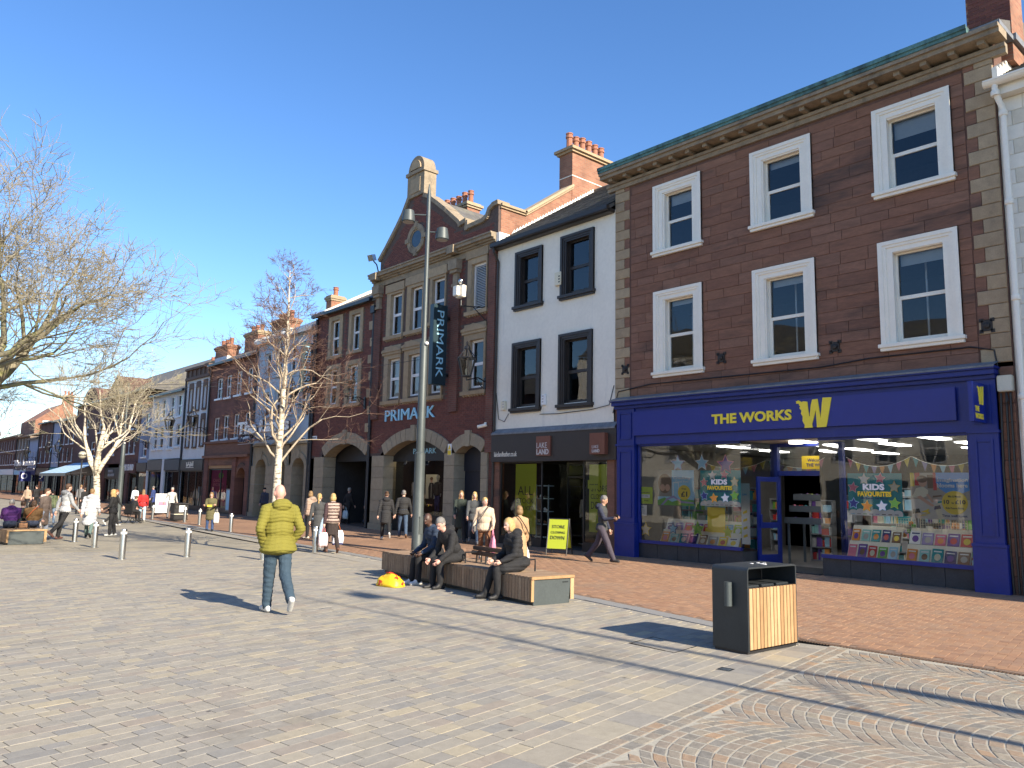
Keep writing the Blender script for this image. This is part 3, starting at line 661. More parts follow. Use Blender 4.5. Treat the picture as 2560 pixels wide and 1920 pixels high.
# projecting sign by the right pilaster
hs = root('projecting_sign', 'small blue projecting sign with yellow letters at right end of blue fascia', 'sign', (FX-.15, 5.2, 3.1))
m = MB(); m.box(FX-.86, FX-.22, 5.16, 5.24, 3.12, 3.88); m.box(FX-.24, FX-.09, 5.18, 5.22, 3.3, 3.36); m.box(FX-.24, FX-.09, 5.18, 5.22, 3.66, 3.72); m.build('sign_box', m_bluesign, hs, bevel=.006)
brush_w(hs, (1, 0, 0), (0, 0, 1), (FX-.62, 5.16, 3.46), .34, .36, m_yel, .008)
lettering('THE\nWORKS', hs, (FX-.78, 5.16, 3.18), m_yel, wdt=.42, hgt=.24, right=(1, 0, 0), bold=.03, depth=.008)
ab = root('alarm_box', 'cream alarm box on the stone strip beside the blue shop front', 'alarm box', (FX-.05, 4.83, 3.7))
m = MB(); m.box(FX-.16, FX-.02, 4.70, 4.96, 3.72, 4.03); m.build('case', M('cream_plastic', (.62, .59, .48), .5, .06, 5), ab, bevel=.015); m = MB(); m.tube([(FX-.08, 4.83, 3.72), (FX-.1, 4.8, 3.55), (FX-.05, 4.86, 3.45)], .012, 5); m.build('cable', m_black, ab)

DX = FX+1.35
# glazed front: two windows, recessed entrance, stallriser tiles
def stall(y0, y1, n, za=-.16, zb=.32):
    for i in range(n):
        a, b = y0+(y1-y0)*i/n, y0+(y1-y0)*(i+1)/n; m = MB(); stone_box(m, a, b, za, zb, .02, x=FX+.05, bev=.003); m.build('stall_tile', m_tile, front)
stall(10.66, 13.88, 5); stall(5.50, 8.66, 5)
m = MB(); m.box(FX+.06, FX+.8, 10.68, 13.9, -.3, .30); m.build('window_base', m_tile, front)
m = MB(); m.prism([(FX+.06, 10.67, -.3), (DX, 10.52, -.3), (DX, 10.60, -.3), (FX+.06, 10.9, -.3)], (0, 0, .6)); m.build('window_base', m_tile, front)
m = MB(); m.prism([(FX+.06, 8.67, -.3), (FX+.06, 8.4, -.3), (DX, 8.6, -.3), (DX, 8.77, -.3)], (0, 0, .6)); m.build('window_base', m_tile, front)
m = MB(); m.box(FX+.06, FX+.8, 5.5, 8.66, -.3, .30); m.build('window_base', m_tile, front)
def blue_frame(y0, y1, z0, z1): 
    m = MB(); ring(m, y0, y1, z0, z1, .06, FX-.02, FX+.08); w_ = m.build('shop_window', m_blue, front); return w_
for ya, yb in ((10.68, 13.86), (5.52, 8.66)):
    m = MB(); m.box(FX-.03, FX+.09, ya, yb, .32, .40); m.box(FX-.02, FX+.08, ya, yb, 2.92, 2.98); m.box(FX-.02, FX+.08, (yb-.06 if ya > 10 else ya), (yb if ya > 10 else ya+.06), .4, 2.92)
    w_ = m.build('shop_window', m_blue, front)
    p = MB(); p.quad((FX+.03, yb, .40), (FX+.03, ya, .40), (FX+.03, ya, 2.92), (FX+.03, yb, 2.92)); p.build('pane', m_shopglass, w_)
# returns of the entrance
DX = FX+1.35
m = MB(); m.box(DX-.06, DX+.08, 10.42, 10.62, -.2, 2.96); m.box(DX-.04, DX+.06, 8.72, 8.86, -.2, 2.96); m.box(DX-.03, DX+.05, 8.8, 10.45, 2.16, 2.28); m.box(DX-.03, DX+.05, 8.8, 10.45, 2.88, 2.97); ef = m.build('entrance_frame', m_blue, front)
for a, b in (((FX+.03, 10.68), (DX, 10.5)), ((DX, 8.78), (FX+.03, 8.66))):
    p = MB(); p.quad((*a, .32), (*b, .32), (*b, 2.92), (*a, 2.92)); p.build('pane', m_shopglass, ef)
p = MB(); p.quad((DX, 10.45, 2.28), (DX, 8.8, 2.28), (DX, 8.8, 2.88), (DX, 10.45, 2.88)); p.build('pane', m_shopglass, ef)
m = MB(); d0 = Vector((DX-.02, 10.40, 0)); dv = Vector((-.98, .18, 0)).normalized(); dn = Vector((dv.y, -dv.x, 0))
def dbox(mm, a, b, z0, z1, t=.025): c = d0+dv*((a+b)/2)+Vector((0, 0, (z0+z1)/2)); mm.obox(c, dv, dn, (0, 0, 1), (b-a)/2, t, (z1-z0)/2)
dbox(m, 0, .10, 0, 2.12); dbox(m, .72, .82, 0, 2.12); dbox(m, .10, .72, 0, .22); dbox(m, .10, .72, 2.0, 2.12); dbox(m, .10, .72, .86, 1.0, .02); dr_ = m.build('door', m_blue, front)
p = MB(); dbox(p, .10, .72, .22, 2.0, .004); p.build('pane', m_shopglass, dr_); p = MB(); dbox(p, .70, .76, .9, 1.2, .05); p.build('handle', m_blue, dr_)
m = MB(); m.box(FX-.06, DX, 8.7, 10.62, -.12, -.045); m.build('entrance_mat', M('dark_mat', (.03, .03, .03), .95, .3, 60), front)
m = MB(); m.box(FX+.0, DX+.05, 8.7, 10.66, 2.975, 3.0); m.build('entrance_ceiling', m_white, front)
m = MB(); m.lathe([(.16, 2.90), (.17, 2.93), (.17, 2.974)], (FX+.65, 9.55, 0), 16); m.build('ceiling_lamp', M('lamp_opal', (.8, .8, .76), .4, 0, 1, emis=(1, .96, .88), est=1.2), front, smooth=30)
# ------------------------------------------------------------------ inside the book shop
def flat(name, c, rough=.6): return M('print_'+name, c, rough, .03, 5)
PC = dict(teal=(.02, .30, .33), white=(.78, .78, .78), yellow=(.80, .58, .04), blue=(.10, .32, .72), sky=(.35, .62, .80), navy=(.02, .03, .16), pink=(.75, .20, .30), green=(.16, .42, .07), lime=(.45, .58, .05), grey=(.42, .40, .38), orange=(.75, .28, .05), red=(.55, .04, .04), purple=(.16, .07, .33), black=(.02, .02, .02), cream=(.72, .66, .50), brown=(.20, .11, .06), skin=(.62, .36, .25), aqua=(.30, .60, .58), lilac=(.34, .28, .52), stone=(.30, .27, .23))
def pm(c): return flat(c, PC[c])
PC['lime2'] = (.38, .44, .025); PC['pale'] = (.56, .53, .49); PC['warm'] = (.40, .34, .28)
class Sheet:
    """A printed sheet facing -X: a flat backing with printed shapes and words laid on it."""
    def __init__(s, rt_, yl, yr, z0, z1, x, bg, name='print', tilt=0):
        s.rt, s.yl, s.yr, s.z0, s.z1, s.x, s.n = rt_, yl, yr, z0, z1, x, 0
        m = MB(); m.box(x, x+.004, yr, yl, z0, z1); s.o = m.build('backing', pm(bg), rt_)
    def p(s, a, b): s_ = s; return (s.x-.0012*s.n-.0006, s.yl+(s.yr-s.yl)*a, s.z0+(s.z1-s.z0)*b)
    def poly(s, pts, c, name='printed_shape'):
        s.n += 1; m = MB(); m.add([s.p(*q) for q in pts], [tuple(range(len(pts)))]); return m.build(name, pm(c), s.rt)
    def rect(s, a0, a1, b0, b1, c): return s.poly([(a0, b0), (a1, b0), (a1, b1), (a0, b1)], c)
    def ell(s, a, b, ra, rb, c, n=24): return s.poly([(a+ra*math.cos(2*math.pi*i/n), b+rb*math.sin(2*math.pi*i/n)) for i in range(n)], c)
    def star(s, a, b, r, c, rot=0, edge='cream'):
        asp = abs(s.yl-s.yr)/(s.z1-s.z0)
        for k, col in ((1.15, edge), (1, c)):
            s.poly([(a+(r if i % 2 == 0 else r*.5)*k*math.sin(math.pi*i/5+rot), b+(r if i % 2 == 0 else r*.5)*k*asp*math.cos(math.pi*i/5+rot)) for i in range(10)][::-1], col, 'printed_star')
    def text(s, t, a, b, wd, hg, c, bold=.02):
        s.n += 1; o = s.p(a, b); lettering(t, s.rt, (o[0], o[1], o[2]), pm(c), wdt=wd*abs(s.yl-s.yr), hgt=hg*(s.z1-s.z0), bold=bold, depth=.0008, name='printed_words')
def poster(label, yl, yr, z0, z1, x, bg, name='window_poster', cat='poster', group=None):
    r = root(name, label, cat, (x, (yl+yr)/2, z0), group=group); return Sheet(r, yl, yr, z0, z1, x, bg)
room = MB(); x1 = FX+9
room.quad((FX+.1, 4.8, -.08), (x1, 4.8, -.08), (x1, 14.6, -.08), (FX+.1, 14.6, -.08)); room.quad((x1, 14.6, -.08), (x1, 4.8, -.08), (x1, 4.8, 2.98), (x1, 14.6, 2.98)); room.quad((FX, 4.82, -.08), (FX, 4.82, 2.98), (x1, 4.82, 2.98), (x1, 4.82, -.08)); room.quad((FX, 14.58, -.08), (x1, 14.58, -.08), (x1, 14.58, 2.98), (FX, 14.58, 2.98))
room.build('shop_room', M('shop_wall', (.16, .155, .155), .8, .1, 1), Bw)
m = MB(); m.quad((FX+.1, 4.8, 2.985), (FX+.1, 14.6, 2.985), (x1, 14.6, 2.985), (x1, 4.8, 2.985)); m.build('shop_ceiling', M('ceiling_tile', (.42, .42, .40), .9, .06, 4), Bw)
m_tube = M('light_panel', (.9, .9, .9), .5, 0, 1, emis=(1, .97, .9), est=4)
for lx, ly, a, b in ((18.2, 9.5, .3, 1.2), (17.8, 7.9, .3, 1.2), (18.0, 6.6, .3, 1.2), (19.9, 8.2, .3, 1.2), (20.2, 6.6, .3, 1.2), (21.6, 9.9, .3, 1.2), (23.8, 10.1, .3, 1.2), (19.4, 9.9, .3, 1.2), (22.4, 7.2, .3, 1.2), (19.0, 12.2, .3, 1.2), (21.5, 12.4, .3, 1.2)):
    m = MB(); m.box(lx-b/2, lx+b/2, ly-a/2, ly+a/2, 2.955, 2.98); m.build('ceiling_light', m_tube, Bw)
BOOKC = ['teal', 'cream', 'green', 'pink', 'yellow', 'navy', 'orange', 'sky', 'purple', 'white', 'brown', 'aqua', 'lime', 'red', 'lilac', 'grey']
# shelving units deeper in the shop, stock joined as one mass per unit
def shelf_unit(label, x, y, wd, h, rows, rz=0):
    r = root('shelf_unit', label, 'shelf', (x, y, -.08), rz, 'shelving inside the book shop')
    m = MB(); m.box(-wd/2, wd/2, .3, .34, 0, h); m.box(-wd/2, -wd/2+.03, -.05, .34, 0, h); m.box(wd/2-.03, wd/2, -.05, .34, 0, h)
    for i in range(rows+1): m.box(-wd/2, wd/2, -.05, .3, i*h/rows-.012+.02, i*h/rows+.012+.02)
    m.build('carcass', M('shelf_laminate', (.30, .31, .33), .6, .05, 3), r, world=False)
    st = MB(); cols = rnd.sample(BOOKC, 7)
    for i in range(rows):
        a = -wd/2+.04; 
        while a < wd/2-.1:
            t = rnd.choice([.04, .06, .12, .16, .22]); hh = h/rows*rnd.uniform(.45, .85); st.box(a, min(a+t-.006, wd/2-.04), rnd.uniform(-.03, .03), .29, i*h/rows+.034, i*h/rows+.034+hh, rnd.randrange(7)); a += t
    st.build('stock_mass', [pm(c) for c in cols], r, world=False, kind='stuff')
shelf_unit('tall shelf of mixed stock facing the doorway of the book shop', 20.6, 10.2, 1.3, 1.75, 5, R(-90))
shelf_unit('shelf of mixed stock to the right inside the book shop door', 20.9, 8.7, 1.2, 1.75, 5, R(-90))
shelf_unit('shelf of books deep behind the left window of book shop', 18.6, 12.9, 1.6, 1.9, 6, R(-90))
shelf_unit('shelf of books behind the blue and yellow left window posters', 18.6, 11.4, 1.2, 1.9, 6, R(-90))
shelf_unit('shelf of stock behind the right window of book shop', 21.5, 6.8, 1.6, 1.6, 5, R(-90))
shelf_unit('shelf of stock at the far back of book shop', 24.5, 9.0, 2.4, 2.0, 6, R(-90))
# sloping display tray in the doorway view
dt = root('display_table', 'tiered display table of toys seen through the book shop doorway', 'display table', (19.35, 10.05, -.08))
for i, (zz, dx) in enumerate(((.95, 0), (1.25, .28), (1.55, .5))):
    m = MB(); m.box(19.05+dx, 19.45+dx, 9.45, 10.75, zz, zz+.03); m.box(19.03+dx, 19.05+dx, 9.45, 10.75, zz, zz+.16); m.build('tray', M('tray_grey', (.13, .15, .16), .5, .04, 3), dt)
    st = MB(); cols = rnd.sample(BOOKC, 6)
    for k in range(14): yy = 9.5+k*.088; st.sphere((19.2+dx+rnd.uniform(-.08, .08), yy, zz+.09), (.06, .05, rnd.uniform(.05, .1)), 7, 5, rnd.randrange(6))
    st.build('toy_mass', [pm(c) for c in cols], dt, kind='stuff')
m = MB(); [m.box(19.1+dx_, 19.15+dx_, yy, yy+.05, -.08, .95) for dx_ in (0, .8) for yy in (9.5, 10.65)]; m.build('table_legs', M('tray_grey'), dt)
# window posters
def kids(label, yl, yr, z0, z1):
    s = poster(label, yl, yr, z0, z1, FX+.06, 'teal')
    for i in range(7): s.ell(.09+i*.137, .07+.02*(i % 2), .085, .068, 'white', 16)
    s.rect(0, 1, 0, .075, 'white')
    for i in range(8): s.rect(.05+i*.115, .12+i*.115, .028, .045, ['sky', 'grey', 'green', 'navy', 'lilac', 'black', 'brown', 'navy'][i])
    for a, b, c, e in ((.32, .86, 'white', 'cream'), (.62, .88, 'pink', 'white'), (.11, .66, 'pink', 'white'), (.87, .68, 'cream', 'yellow'), (.11, .28, 'navy', 'sky'), (.36, .22, 'orange', 'yellow'), (.64, .23, 'white', 'sky'), (.87, .30, 'green', 'lime')): s.star(a, b, .10, c, rnd.uniform(-.15, .15), e)
    s.text('KIDS', .30, .60, .40, .15, 'white', .05); s.text('FAVOURITES', .20, .45, .62, .12, 'yellow', .05); s.text('Star Brands, Star Prices!', .25, .385, .5, .045, 'navy', .02)
kids('teal poster reading Kids Favourites in left window of the book shop', 11.88, 10.71, 1.37, 2.26)
kids('teal poster reading Kids Favourites in right window of the book shop', 8.04, 6.89, 1.28, 2.18)
s = poster('poster of a child playing reading Imagination blooms here with yellow disc', 6.72, 5.61, 1.26, 2.19, FX+.06, 'warm')
s.rect(0, 1, 0, .42, 'pale'); s.rect(0, .07, .70, 1, 'yellow'); s.rect(.08, .17, .72, 1, 'red'); s.rect(.30, .44, .66, .95, 'brown'); s.rect(.40, .46, .62, 1, 'red')
s.ell(.78, .86, .33, .34, 'blue', 40) if False else s.poly([(.45, 1), (.45, .78), (.50, .66), (.60, .57), (.75, .55), (.90, .57), (1, .62), (1, 1)][::-1], 'blue')
s.poly([(.02, .46), (.10, .66), (.22, .70), (.31, .62), (.30, .50), (.18, .44)][::-1], 'cream'); s.ell(.22, .79, .075, .10, 'skin'); s.ell(.21, .86, .095, .08, 'brown'); s.poly([(.10, .47), (.17, .50), (.33, .36), (.40, .30), (.37, .26), (.28, .32)][::-1], 'skin'); s.poly([(.27, .52), (.31, .54), (.40, .38), (.37, .34)][::-1], 'skin')
for q in [(.02, .10, .16, .22, 'black'), (.40, .20, .52, .30, 'navy'), (.38, .46, .55, .52, 'brown'), (.46, .34, .60, .40, 'teal')]: s.poly([(q[0], q[1]), (q[2], q[1]+.03), (q[2]-.02, q[3]), (q[0]-.02+.03, q[3]-.02)], q[4])
s.ell(.75, .36, .215, .25, 'yellow', 40); s.text('Imagination', .47, .78, .52, .10, 'white', .03); s.text('blooms here', .47, .68, .51, .09, 'white', .03)
s.text('Mix & Match', .645, .47, .21, .045, 'black', .02); s.text('10   £10', .57, .33, .36, .09, 'black', .03); s.text('for', .70, .335, .045, .04, 'black', .02); s.text('Kids Picture Books', .60, .225, .30, .04, 'black', .02); s.text('Time well spent', .53, .04, .42, .07, 'navy', .02)
s.poly([(.14, .06), (.30, .13), (.17, .15), (.32, .22), (.30, .16), (.34, .12), (.20, .09), (.30, .08)][::-1], 'yellow')
s = poster('pale poster reading Cracking Good Fun with a yellow price disc', 13.24, 12.08, 1.35, 2.27, FX+.06, 'sky')
s.rect(0, .40, .25, 1, 'stone'); s.ell(.20, .62, .19, .28, 'brown'); s.ell(.14, .50, .07, .10, 'skin'); s.ell(.28, .50, .07, .10, 'skin'); s.poly([(0, 0), (1, 0), (1, .16), (.7, .20), (.4, .10), (.2, .22), (0, .14)], 'green'); s.poly([(.15, .0), (.3, .16), (.45, .22), (.65, .08), (1, .06), (1, .10), (.66, .13), (.45, .28), (.26, .2), (.08, .0)], 'lilac')
s.rect(.43, .60, .28, .66, 'white'); s.rect(.45, .58, .28, .63, 'sky'); s.ell(.74, .37, .17, .21, 'yellow', 32); s.text('Cracking', .44, .72, .48, .10, 'white', .05); s.text('Good Fun!', .50, .65, .36, .06, 'white', .02); s.text('From', .68, .45, .12, .05, 'black', .02); s.text('£1', .66, .25, .17, .15, 'black', .03)
s = poster('lime green notice low on the left edge of book shop window', 13.88, 13.42, 1.37, 1.82, FX+.06, 'lime'); s.text('Rewarding', .1, .62, .7, .08, 'black'); s.rect(.15, .8, .35, .55, 'white'); s.text('Join today', .2, .42, .5, .08, 'black'); s.text('Free!', .4, .15, .3, .08, 'black')
s = poster('white notice sheet under the lime green window notice', 13.84, 13.62, 1.05, 1.33, FX+.06, 'white'); s.text('Hours', .1, .75, .5, .1, 'navy'); [s.text('mon 9 to 5', .1, .12+.11*i, .6, .06, 'grey') for i in range(5)]
s = poster('yellow welcome banner hanging above the book shop door', 9.75, 8.92, 2.32, 2.64, DX-.08, 'yellow', 'welcome_banner', 'banner'); s.text('Welcome to', .18, .56, .62, .24, 'navy', .02); s.text('THE WORKS', .14, .18, .72, .26, 'navy', .03)
s = poster('plain yellow board standing behind the left window books', 11.95, 11.42, .70, 1.33, FX+.45, 'yellow', 'yellow_board', 'board'); s.rect(.1, .9, .1, .5, 'yellow')
s = poster('tall white notice panel at entrance side of the left window', 10.98, 10.74, .45, 1.95, FX+.5, 'white', 'tall_notice', 'notice'); s.text('Love', .15, .8, .5, .04, 'blue'); [s.poly([(.2, .1+i*.13), (.7, .13+i*.13), (.65, .17+i*.13), (.2, .14+i*.13)], 'yellow') for i in range(4)]
for (yc, zc, r_, c, e, tl) in ((12.58, 2.44, .23, 'sky', 'lilac', 'pale blue star hanging above the pale poster'), (11.83, 2.45, .22, 'sky', 'white', 'white edged blue star between the two upper stars'), (11.13, 2.40, .27, 'purple', 'pink', 'pink edged purple star beside the entrance glass'), (13.66, .68, .21, 'cream', 'yellow', 'cream star at bottom left of the left window'), (11.98, .78, .21, 'green', 'lime', 'green star among the books of the left window'), (12.75, .75, .17, 'sky', 'navy', 'small blue star low among the left window books'), (11.1, .74, .17, 'lime', 'yellow', 'small lime star low near the entrance of left window')):
    r = root('star_decoration', tl, 'star', (FX+.06, yc, zc-.2), group='star decorations in the left window')
    for k, col, xo, nm in ((1.0, e, .06, 'border'), (.82, c, .057, 'star')):
        m = MB(); m.prism([(FX+xo, yc+(r_ if i % 2 == 0 else r_*.48)*k*math.sin(math.pi*i/5), zc+(r_ if i % 2 == 0 else r_*.48)*k*math.cos(math.pi*i/5)) for i in range(10)], (.003, 0, 0)); m.build(nm, pm(col), r)
# books on sloping racks
def nth(i): return ['first', 'second', 'third', 'fourth', 'fifth', 'sixth', 'seventh', 'eighth', 'ninth', 'tenth', 'eleventh', 'twelfth'][i]
def rack(label, nick, yl, yr, x, rows, per):
    r = root('display_rack', label, 'display rack', (x, (yl+yr)/2, .32))
    for i, (z0, dx) in enumerate(rows):
        m = MB(); m.add([(x+dx-.02, yr, z0), (x+dx-.02, yl, z0), (x+dx+.16, yl, z0+.36), (x+dx+.16, yr, z0+.36), (x+dx+.18, yl, z0+.36), (x+dx+.18, yr, z0+.36), (x+dx, yl, z0-.02), (x+dx, yr, z0-.02)], [(1, 0, 3, 2), (2, 3, 5, 4), (4, 5, 7, 6), (0, 1, 6, 7)]); m.box(x+dx-.05, x+dx, yr, yl, z0-.03, z0+.02); m.build('rack_tier', m_white, r)
        n = per; sp = (yl-yr)/n
        for k in range(n):
            c = BOOKC[(k*5+i*3+int(yl*10)) % len(BOOKC)]; c2 = BOOKC[(k*7+i*5+3) % len(BOOKC)]; wd = sp*rnd.uniform(.76, .9); hh = rnd.uniform(.24, .30); yc = yl-sp*(k+.5)
            b = root('picture_book', f"{c} picture book, {nth(k)} from left on {['lower', 'upper', 'top'][i]} tier of {nick}", 'book', (x+dx, yc, z0+.02), group='picture books on window racks')
            ax = Vector((.42, 0, .9)).normalized(); nn = Vector((-.9, 0, .42)).normalized(); o = Vector((x+dx-.02, yc, z0+.025)); tl = rnd.uniform(-.03, .03); ay = Vector((0, -1, tl)).normalized()
            def fp(a, bb, d): return o+ay*(a*wd)+ax*(bb*hh)+nn*d
            m = MB(); m.prism([fp(-.5, 0, 0), fp(.5, 0, 0), fp(.5, 1, 0), fp(-.5, 1, 0)], nn*.014); m.build('cover', pm(c), b)
            m = MB(); m.add([fp(.3*math.cos(q*.6283)+.02, .40+.26*math.sin(q*.6283), .0152) for q in range(10)], [tuple(range(10))]); m.build('cover_picture', pm(c2), b)
            m = MB(); m.add([fp(-.36, .76, .0152), fp(.36, .76, .0152), fp(.36, .86, .0152), fp(-.36, .86, .0152)], [(0, 1, 2, 3)]); m.build('cover_title', pm('white' if c not in ('white', 'cream') else 'navy'), b)
rack('white tiered book rack at the right end of right window', 'right rack', 7.05, 5.80, FX+.45, [(.34, 0), (.68, .22)], 5)
rack('white tiered book rack beside the entrance in right window', 'middle rack', 8.30, 7.20, FX+.45, [(.34, 0), (.68, .22)], 5)
rack('low white book rack along the left window', 'left rack', 13.40, 11.0, FX+.35, [(.34, 0), (.62, .22)], 8)
# wire baskets above the right racks
for i in range(3):
    r = root('wire_basket', f'white wire basket of soft toys, {nth(i)} from left above the right window books', 'basket', (FX+.95, 7.2-i*.5, .9), group='wire baskets in the right window')
    m = MB(); ya = 7.35-i*.5; 
    for q in range(6): zz = .95+q*.055; m.box(FX+.80, FX+.806, ya-.42, ya, zz, zz+.006)
    for q in range(9): yy = ya-.42+q*.0525; m.box(FX+.80, FX+.806, yy, yy+.006, .95, 1.23)
    [m.box(FX+.79, FX+.80, yy, yy+.01, .4, 1.25) for yy in (ya-.42, ya-.01)]; m.build('wire_grid', m_white, r)
    st = MB(); [st.sphere((FX+.95, ya-.05-q*.05, .78+rnd.uniform(0, .35)), (.06, .05, .05), 7, 5, rnd.randrange(3)) for q in range(8)]; st.build('toy_mass', [pm(c) for c in rnd.sample(['orange', 'lilac', 'aqua', 'green', 'pink', 'grey'], 3)], r, kind='stuff')
# bunting
for lab, x, ya, yb in (('string of coloured bunting across the right window', FX+1.0, 8.5, 5.6), ('string of coloured bunting behind entrance and left window', FX+1.7, 13.0, 8.9)):
    r = root('bunting', lab, 'bunting', (x, (ya+yb)/2, 2.4)); n = 16; pts = []
    for i in range(n+1): f = i/n; pts.append((x, ya+(yb-ya)*f, 2.58-.22*(1-(2*((f*2) % 1)-1)**2)))
    m = MB(); m.tube(pts, .005, 4); m.build('string', m_white, r)
    for i in range(n):
        a, b = Vector(pts[i]), Vector(pts[i+1]); c = a.lerp(b, .5); m = MB(); m.prism([a.lerp(b, .15), a.lerp(b, .85), c+Vector((0, 0, -.2))], (.004, 0, 0)); m.build('flag', flat('flag_'+['pink', 'yellow', 'teal', 'lilac', 'orange', 'sky'][i % 6], tuple(q*.45 for q in PC[['pink', 'yellow', 'teal', 'lilac', 'orange', 'sky'][i % 6]])), r)
# ------------------------------------------------------------------ white painted building at the right edge
B0 = bld('white_stone_building', 'white and cream painted stone building at the right edge', -6, 4.7)
mb = MB(); mb.quad((FX+.06, 4.69, -.3), (FX+.06, -26, -.3), (FX+.06, -26, 9.75), (FX+.06, 4.69, 9.75)); shell(mb, -26, 4.69, -.3, 9.75, x=FX+.06); w0 = mb.build('wall', m_render, B0)
m_cream = M('cream_paint', (.66, .615, .51), .85, .06, 2)
z = 3.0; k = 0
while z < 9.7:
    h = .30; y = 4.68; first = True
    while y > 2.6:
        ln = (.42 if k % 2 else .22) if first else rnd.uniform(.55, .85); m = MB(); stone_box(m, y-ln, y, z, min(z+h, 9.7), .018, x=FX+.06, bev=.01); m.build('painted_block', m_render if first or (k % 2) else m_cream, w0); y -= ln; first = False
    z += h; k += 1
m = MB(); m.add([(FX-.2, -26, 9.92), (FX-.2, 4.66, 9.92), (FX+5, 4.66, 13.0), (FX+5, -26, 13.0), (FX+10, 4.66, 9.9), (FX+10, -26, 9.9)], [(1, 0, 3, 2), (2, 3, 5, 4)]); rf0 = m.build('roof', m_slateflat, B0)
slates(rf0, 1.0, 4.64, 9.93, 13.0, FX-.2, FX+5, 26, .3)
m = MB(); n_ = 26
for i in range(n_):
    f0 = i/n_; x_, z_ = FX-.15+5.1*f0, 9.93+3.08*f0; m.box(x_, x_+.17, 4.60, 4.695, z_-.05, z_+.30)
m.build('stepped_flashing', m_render, rf0)
m = MB(); pts = [(FX-.30+.10*math.cos(a), 0, 9.86+.10*math.sin(a)) for a in np.linspace(math.pi, 2*math.pi, 8)]
for a, b in zip(pts[:-1], pts[1:]): m.quad((a[0], 4.80, a[2]), (b[0], 4.80, b[2]), (b[0], -26, b[2]), (a[0], -26, a[2])); 
m.prism([(p[0], 4.80, p[2]) for p in pts], (0, .012, 0)); m.box(FX-.41, FX-.39, -26, 4.8, 9.85, 9.885); m.box(FX-.19, FX+.06, -26, 4.69, 9.60, 9.86); m.build('gutter', m_white, B0)
m = MB(); m.tube([(FX-.30, 4.62, 9.78), (FX-.30, 4.62, 9.62), (FX-.14, 4.56, 9.35), (FX-.13, 4.55, 9.2), (FX-.13, 4.55, 4.5), (FX-.13, 4.55, -.05)], .055, 12)
for z_ in (9.60, 9.22, 7.4, 5.5, 3.6, 1.7): m.lathe([(.075, z_-.05), (.082, z_-.03), (.082, z_+.03), (.075, z_+.05)], (FX-.30 if z_ > 9.5 else FX-.13, 4.62 if z_ > 9.5 else 4.55, 0), 12)
m.build('downpipe', m_white, B0, smooth=30)

# ------------------------------------------------------------------ leather shop: white render, dark windows
Bl = bld('white_rendered_building', 'white rendered building with four dark framed sash windows', 14.7, 20.05)
LW = [(17.77, 19.08, 7.58, 9.57), (15.52, 16.93, 7.58, 9.62), (17.80, 19.15, 4.18, 6.48), (15.57, 16.97, 4.16, 6.48)]
ops = [(a+.20, b-.20, c+.16, d-.18) for a, b, c, d in LW]
mb = MB(); wall_sheet(mb, 14.7, 20.05, 3.5, 9.96, ops, depth=.2); shell(mb, 14.7, 20.05, -.3, 9.9); wl = mb.build('wall', m_render, Bl); rooms(Bl, 14.75, 20.0, [(3.9, 6.9), (7.1, 9.9)])
for a, b, c, d in LW:
    w_ = window(Bl, a+.20, b-.20, c+.16, d-.18, x=FX+.12, fr=.06, mat=m_dkbrown, muntin=.05)
    s = MB()
    for wd, px in ((.09, .08), (.16, .05), (.22, .025)): s.box(FX-px, FX, a, a+wd, c+.10, d); s.box(FX-px, FX, b-wd, b, c+.10, d); s.box(FX-px, FX, a+wd, b-wd, d-wd*.9, d)
    s.box(FX-.004, FX+.118, a+.19, a+.208, c+.15, d-.17); s.box(FX-.004, FX+.118, b-.208, b-.19, c+.15, d-.17); s.box(FX-.004, FX+.118, a+.208, b-.208, d-.188, d-.17)
    s.build('surround', m_dkbrown, w_); s = MB(); s.box(FX-.14, FX+.1, a-.05, b+.05, c+.03, c+.12); s.box(FX-.09, FX, a-.02, b+.02, c-.03, c+.03); s.build('sill', m_dkbrown, w_)
rf = pitched(Bl, 14.75, 20.0, 10.05, 13.35, x=FX, run=4.9, over=.25); slates(rf, 14.75, 20.0, 10.06, 13.35, FX-.25, FX+4.9, 24, .27)
m = MB(); m.box(FX-.36, FX-.22, 14.72, 20.1, 9.90, 10.06); m.box(FX-.24, FX+.02, 14.72, 20.1, 9.86, 9.98); m.build('gutter', m_dkbrown, Bl, bevel=.02)
m = MB(); m.tube([(FX-.28, 19.95, 9.95), (FX-.28, 19.95, 9.75), (FX-.06, 19.95, 9.45), (FX-.06, 19.98, 3.6), (FX-.06, 20.02, 0)], .04, 8); m.build('downpipe', m_dkbrown, Bl, smooth=30)
m = MB(); n_ = 30       # white stepped flashing against the brick party wall
for i in range(n_):
    f0 = i/n_; x_, z_ = FX+.55+4.2*f0, 10.58+2.72*f0; m.prism([(x_, 19.99, z_-.12), (x_+.20, 19.99, z_+.02), (x_+.15, 19.99, z_+.22), (x_, 19.99, z_+.0)], (0, .03, 0))
m.box(FX-.1, FX+.7, 19.88, 20.04, 10.1, 10.5); m.build('stepped_flashing', M('white_flashing', (.82, .81, .78), .7, .05, 4), rf)
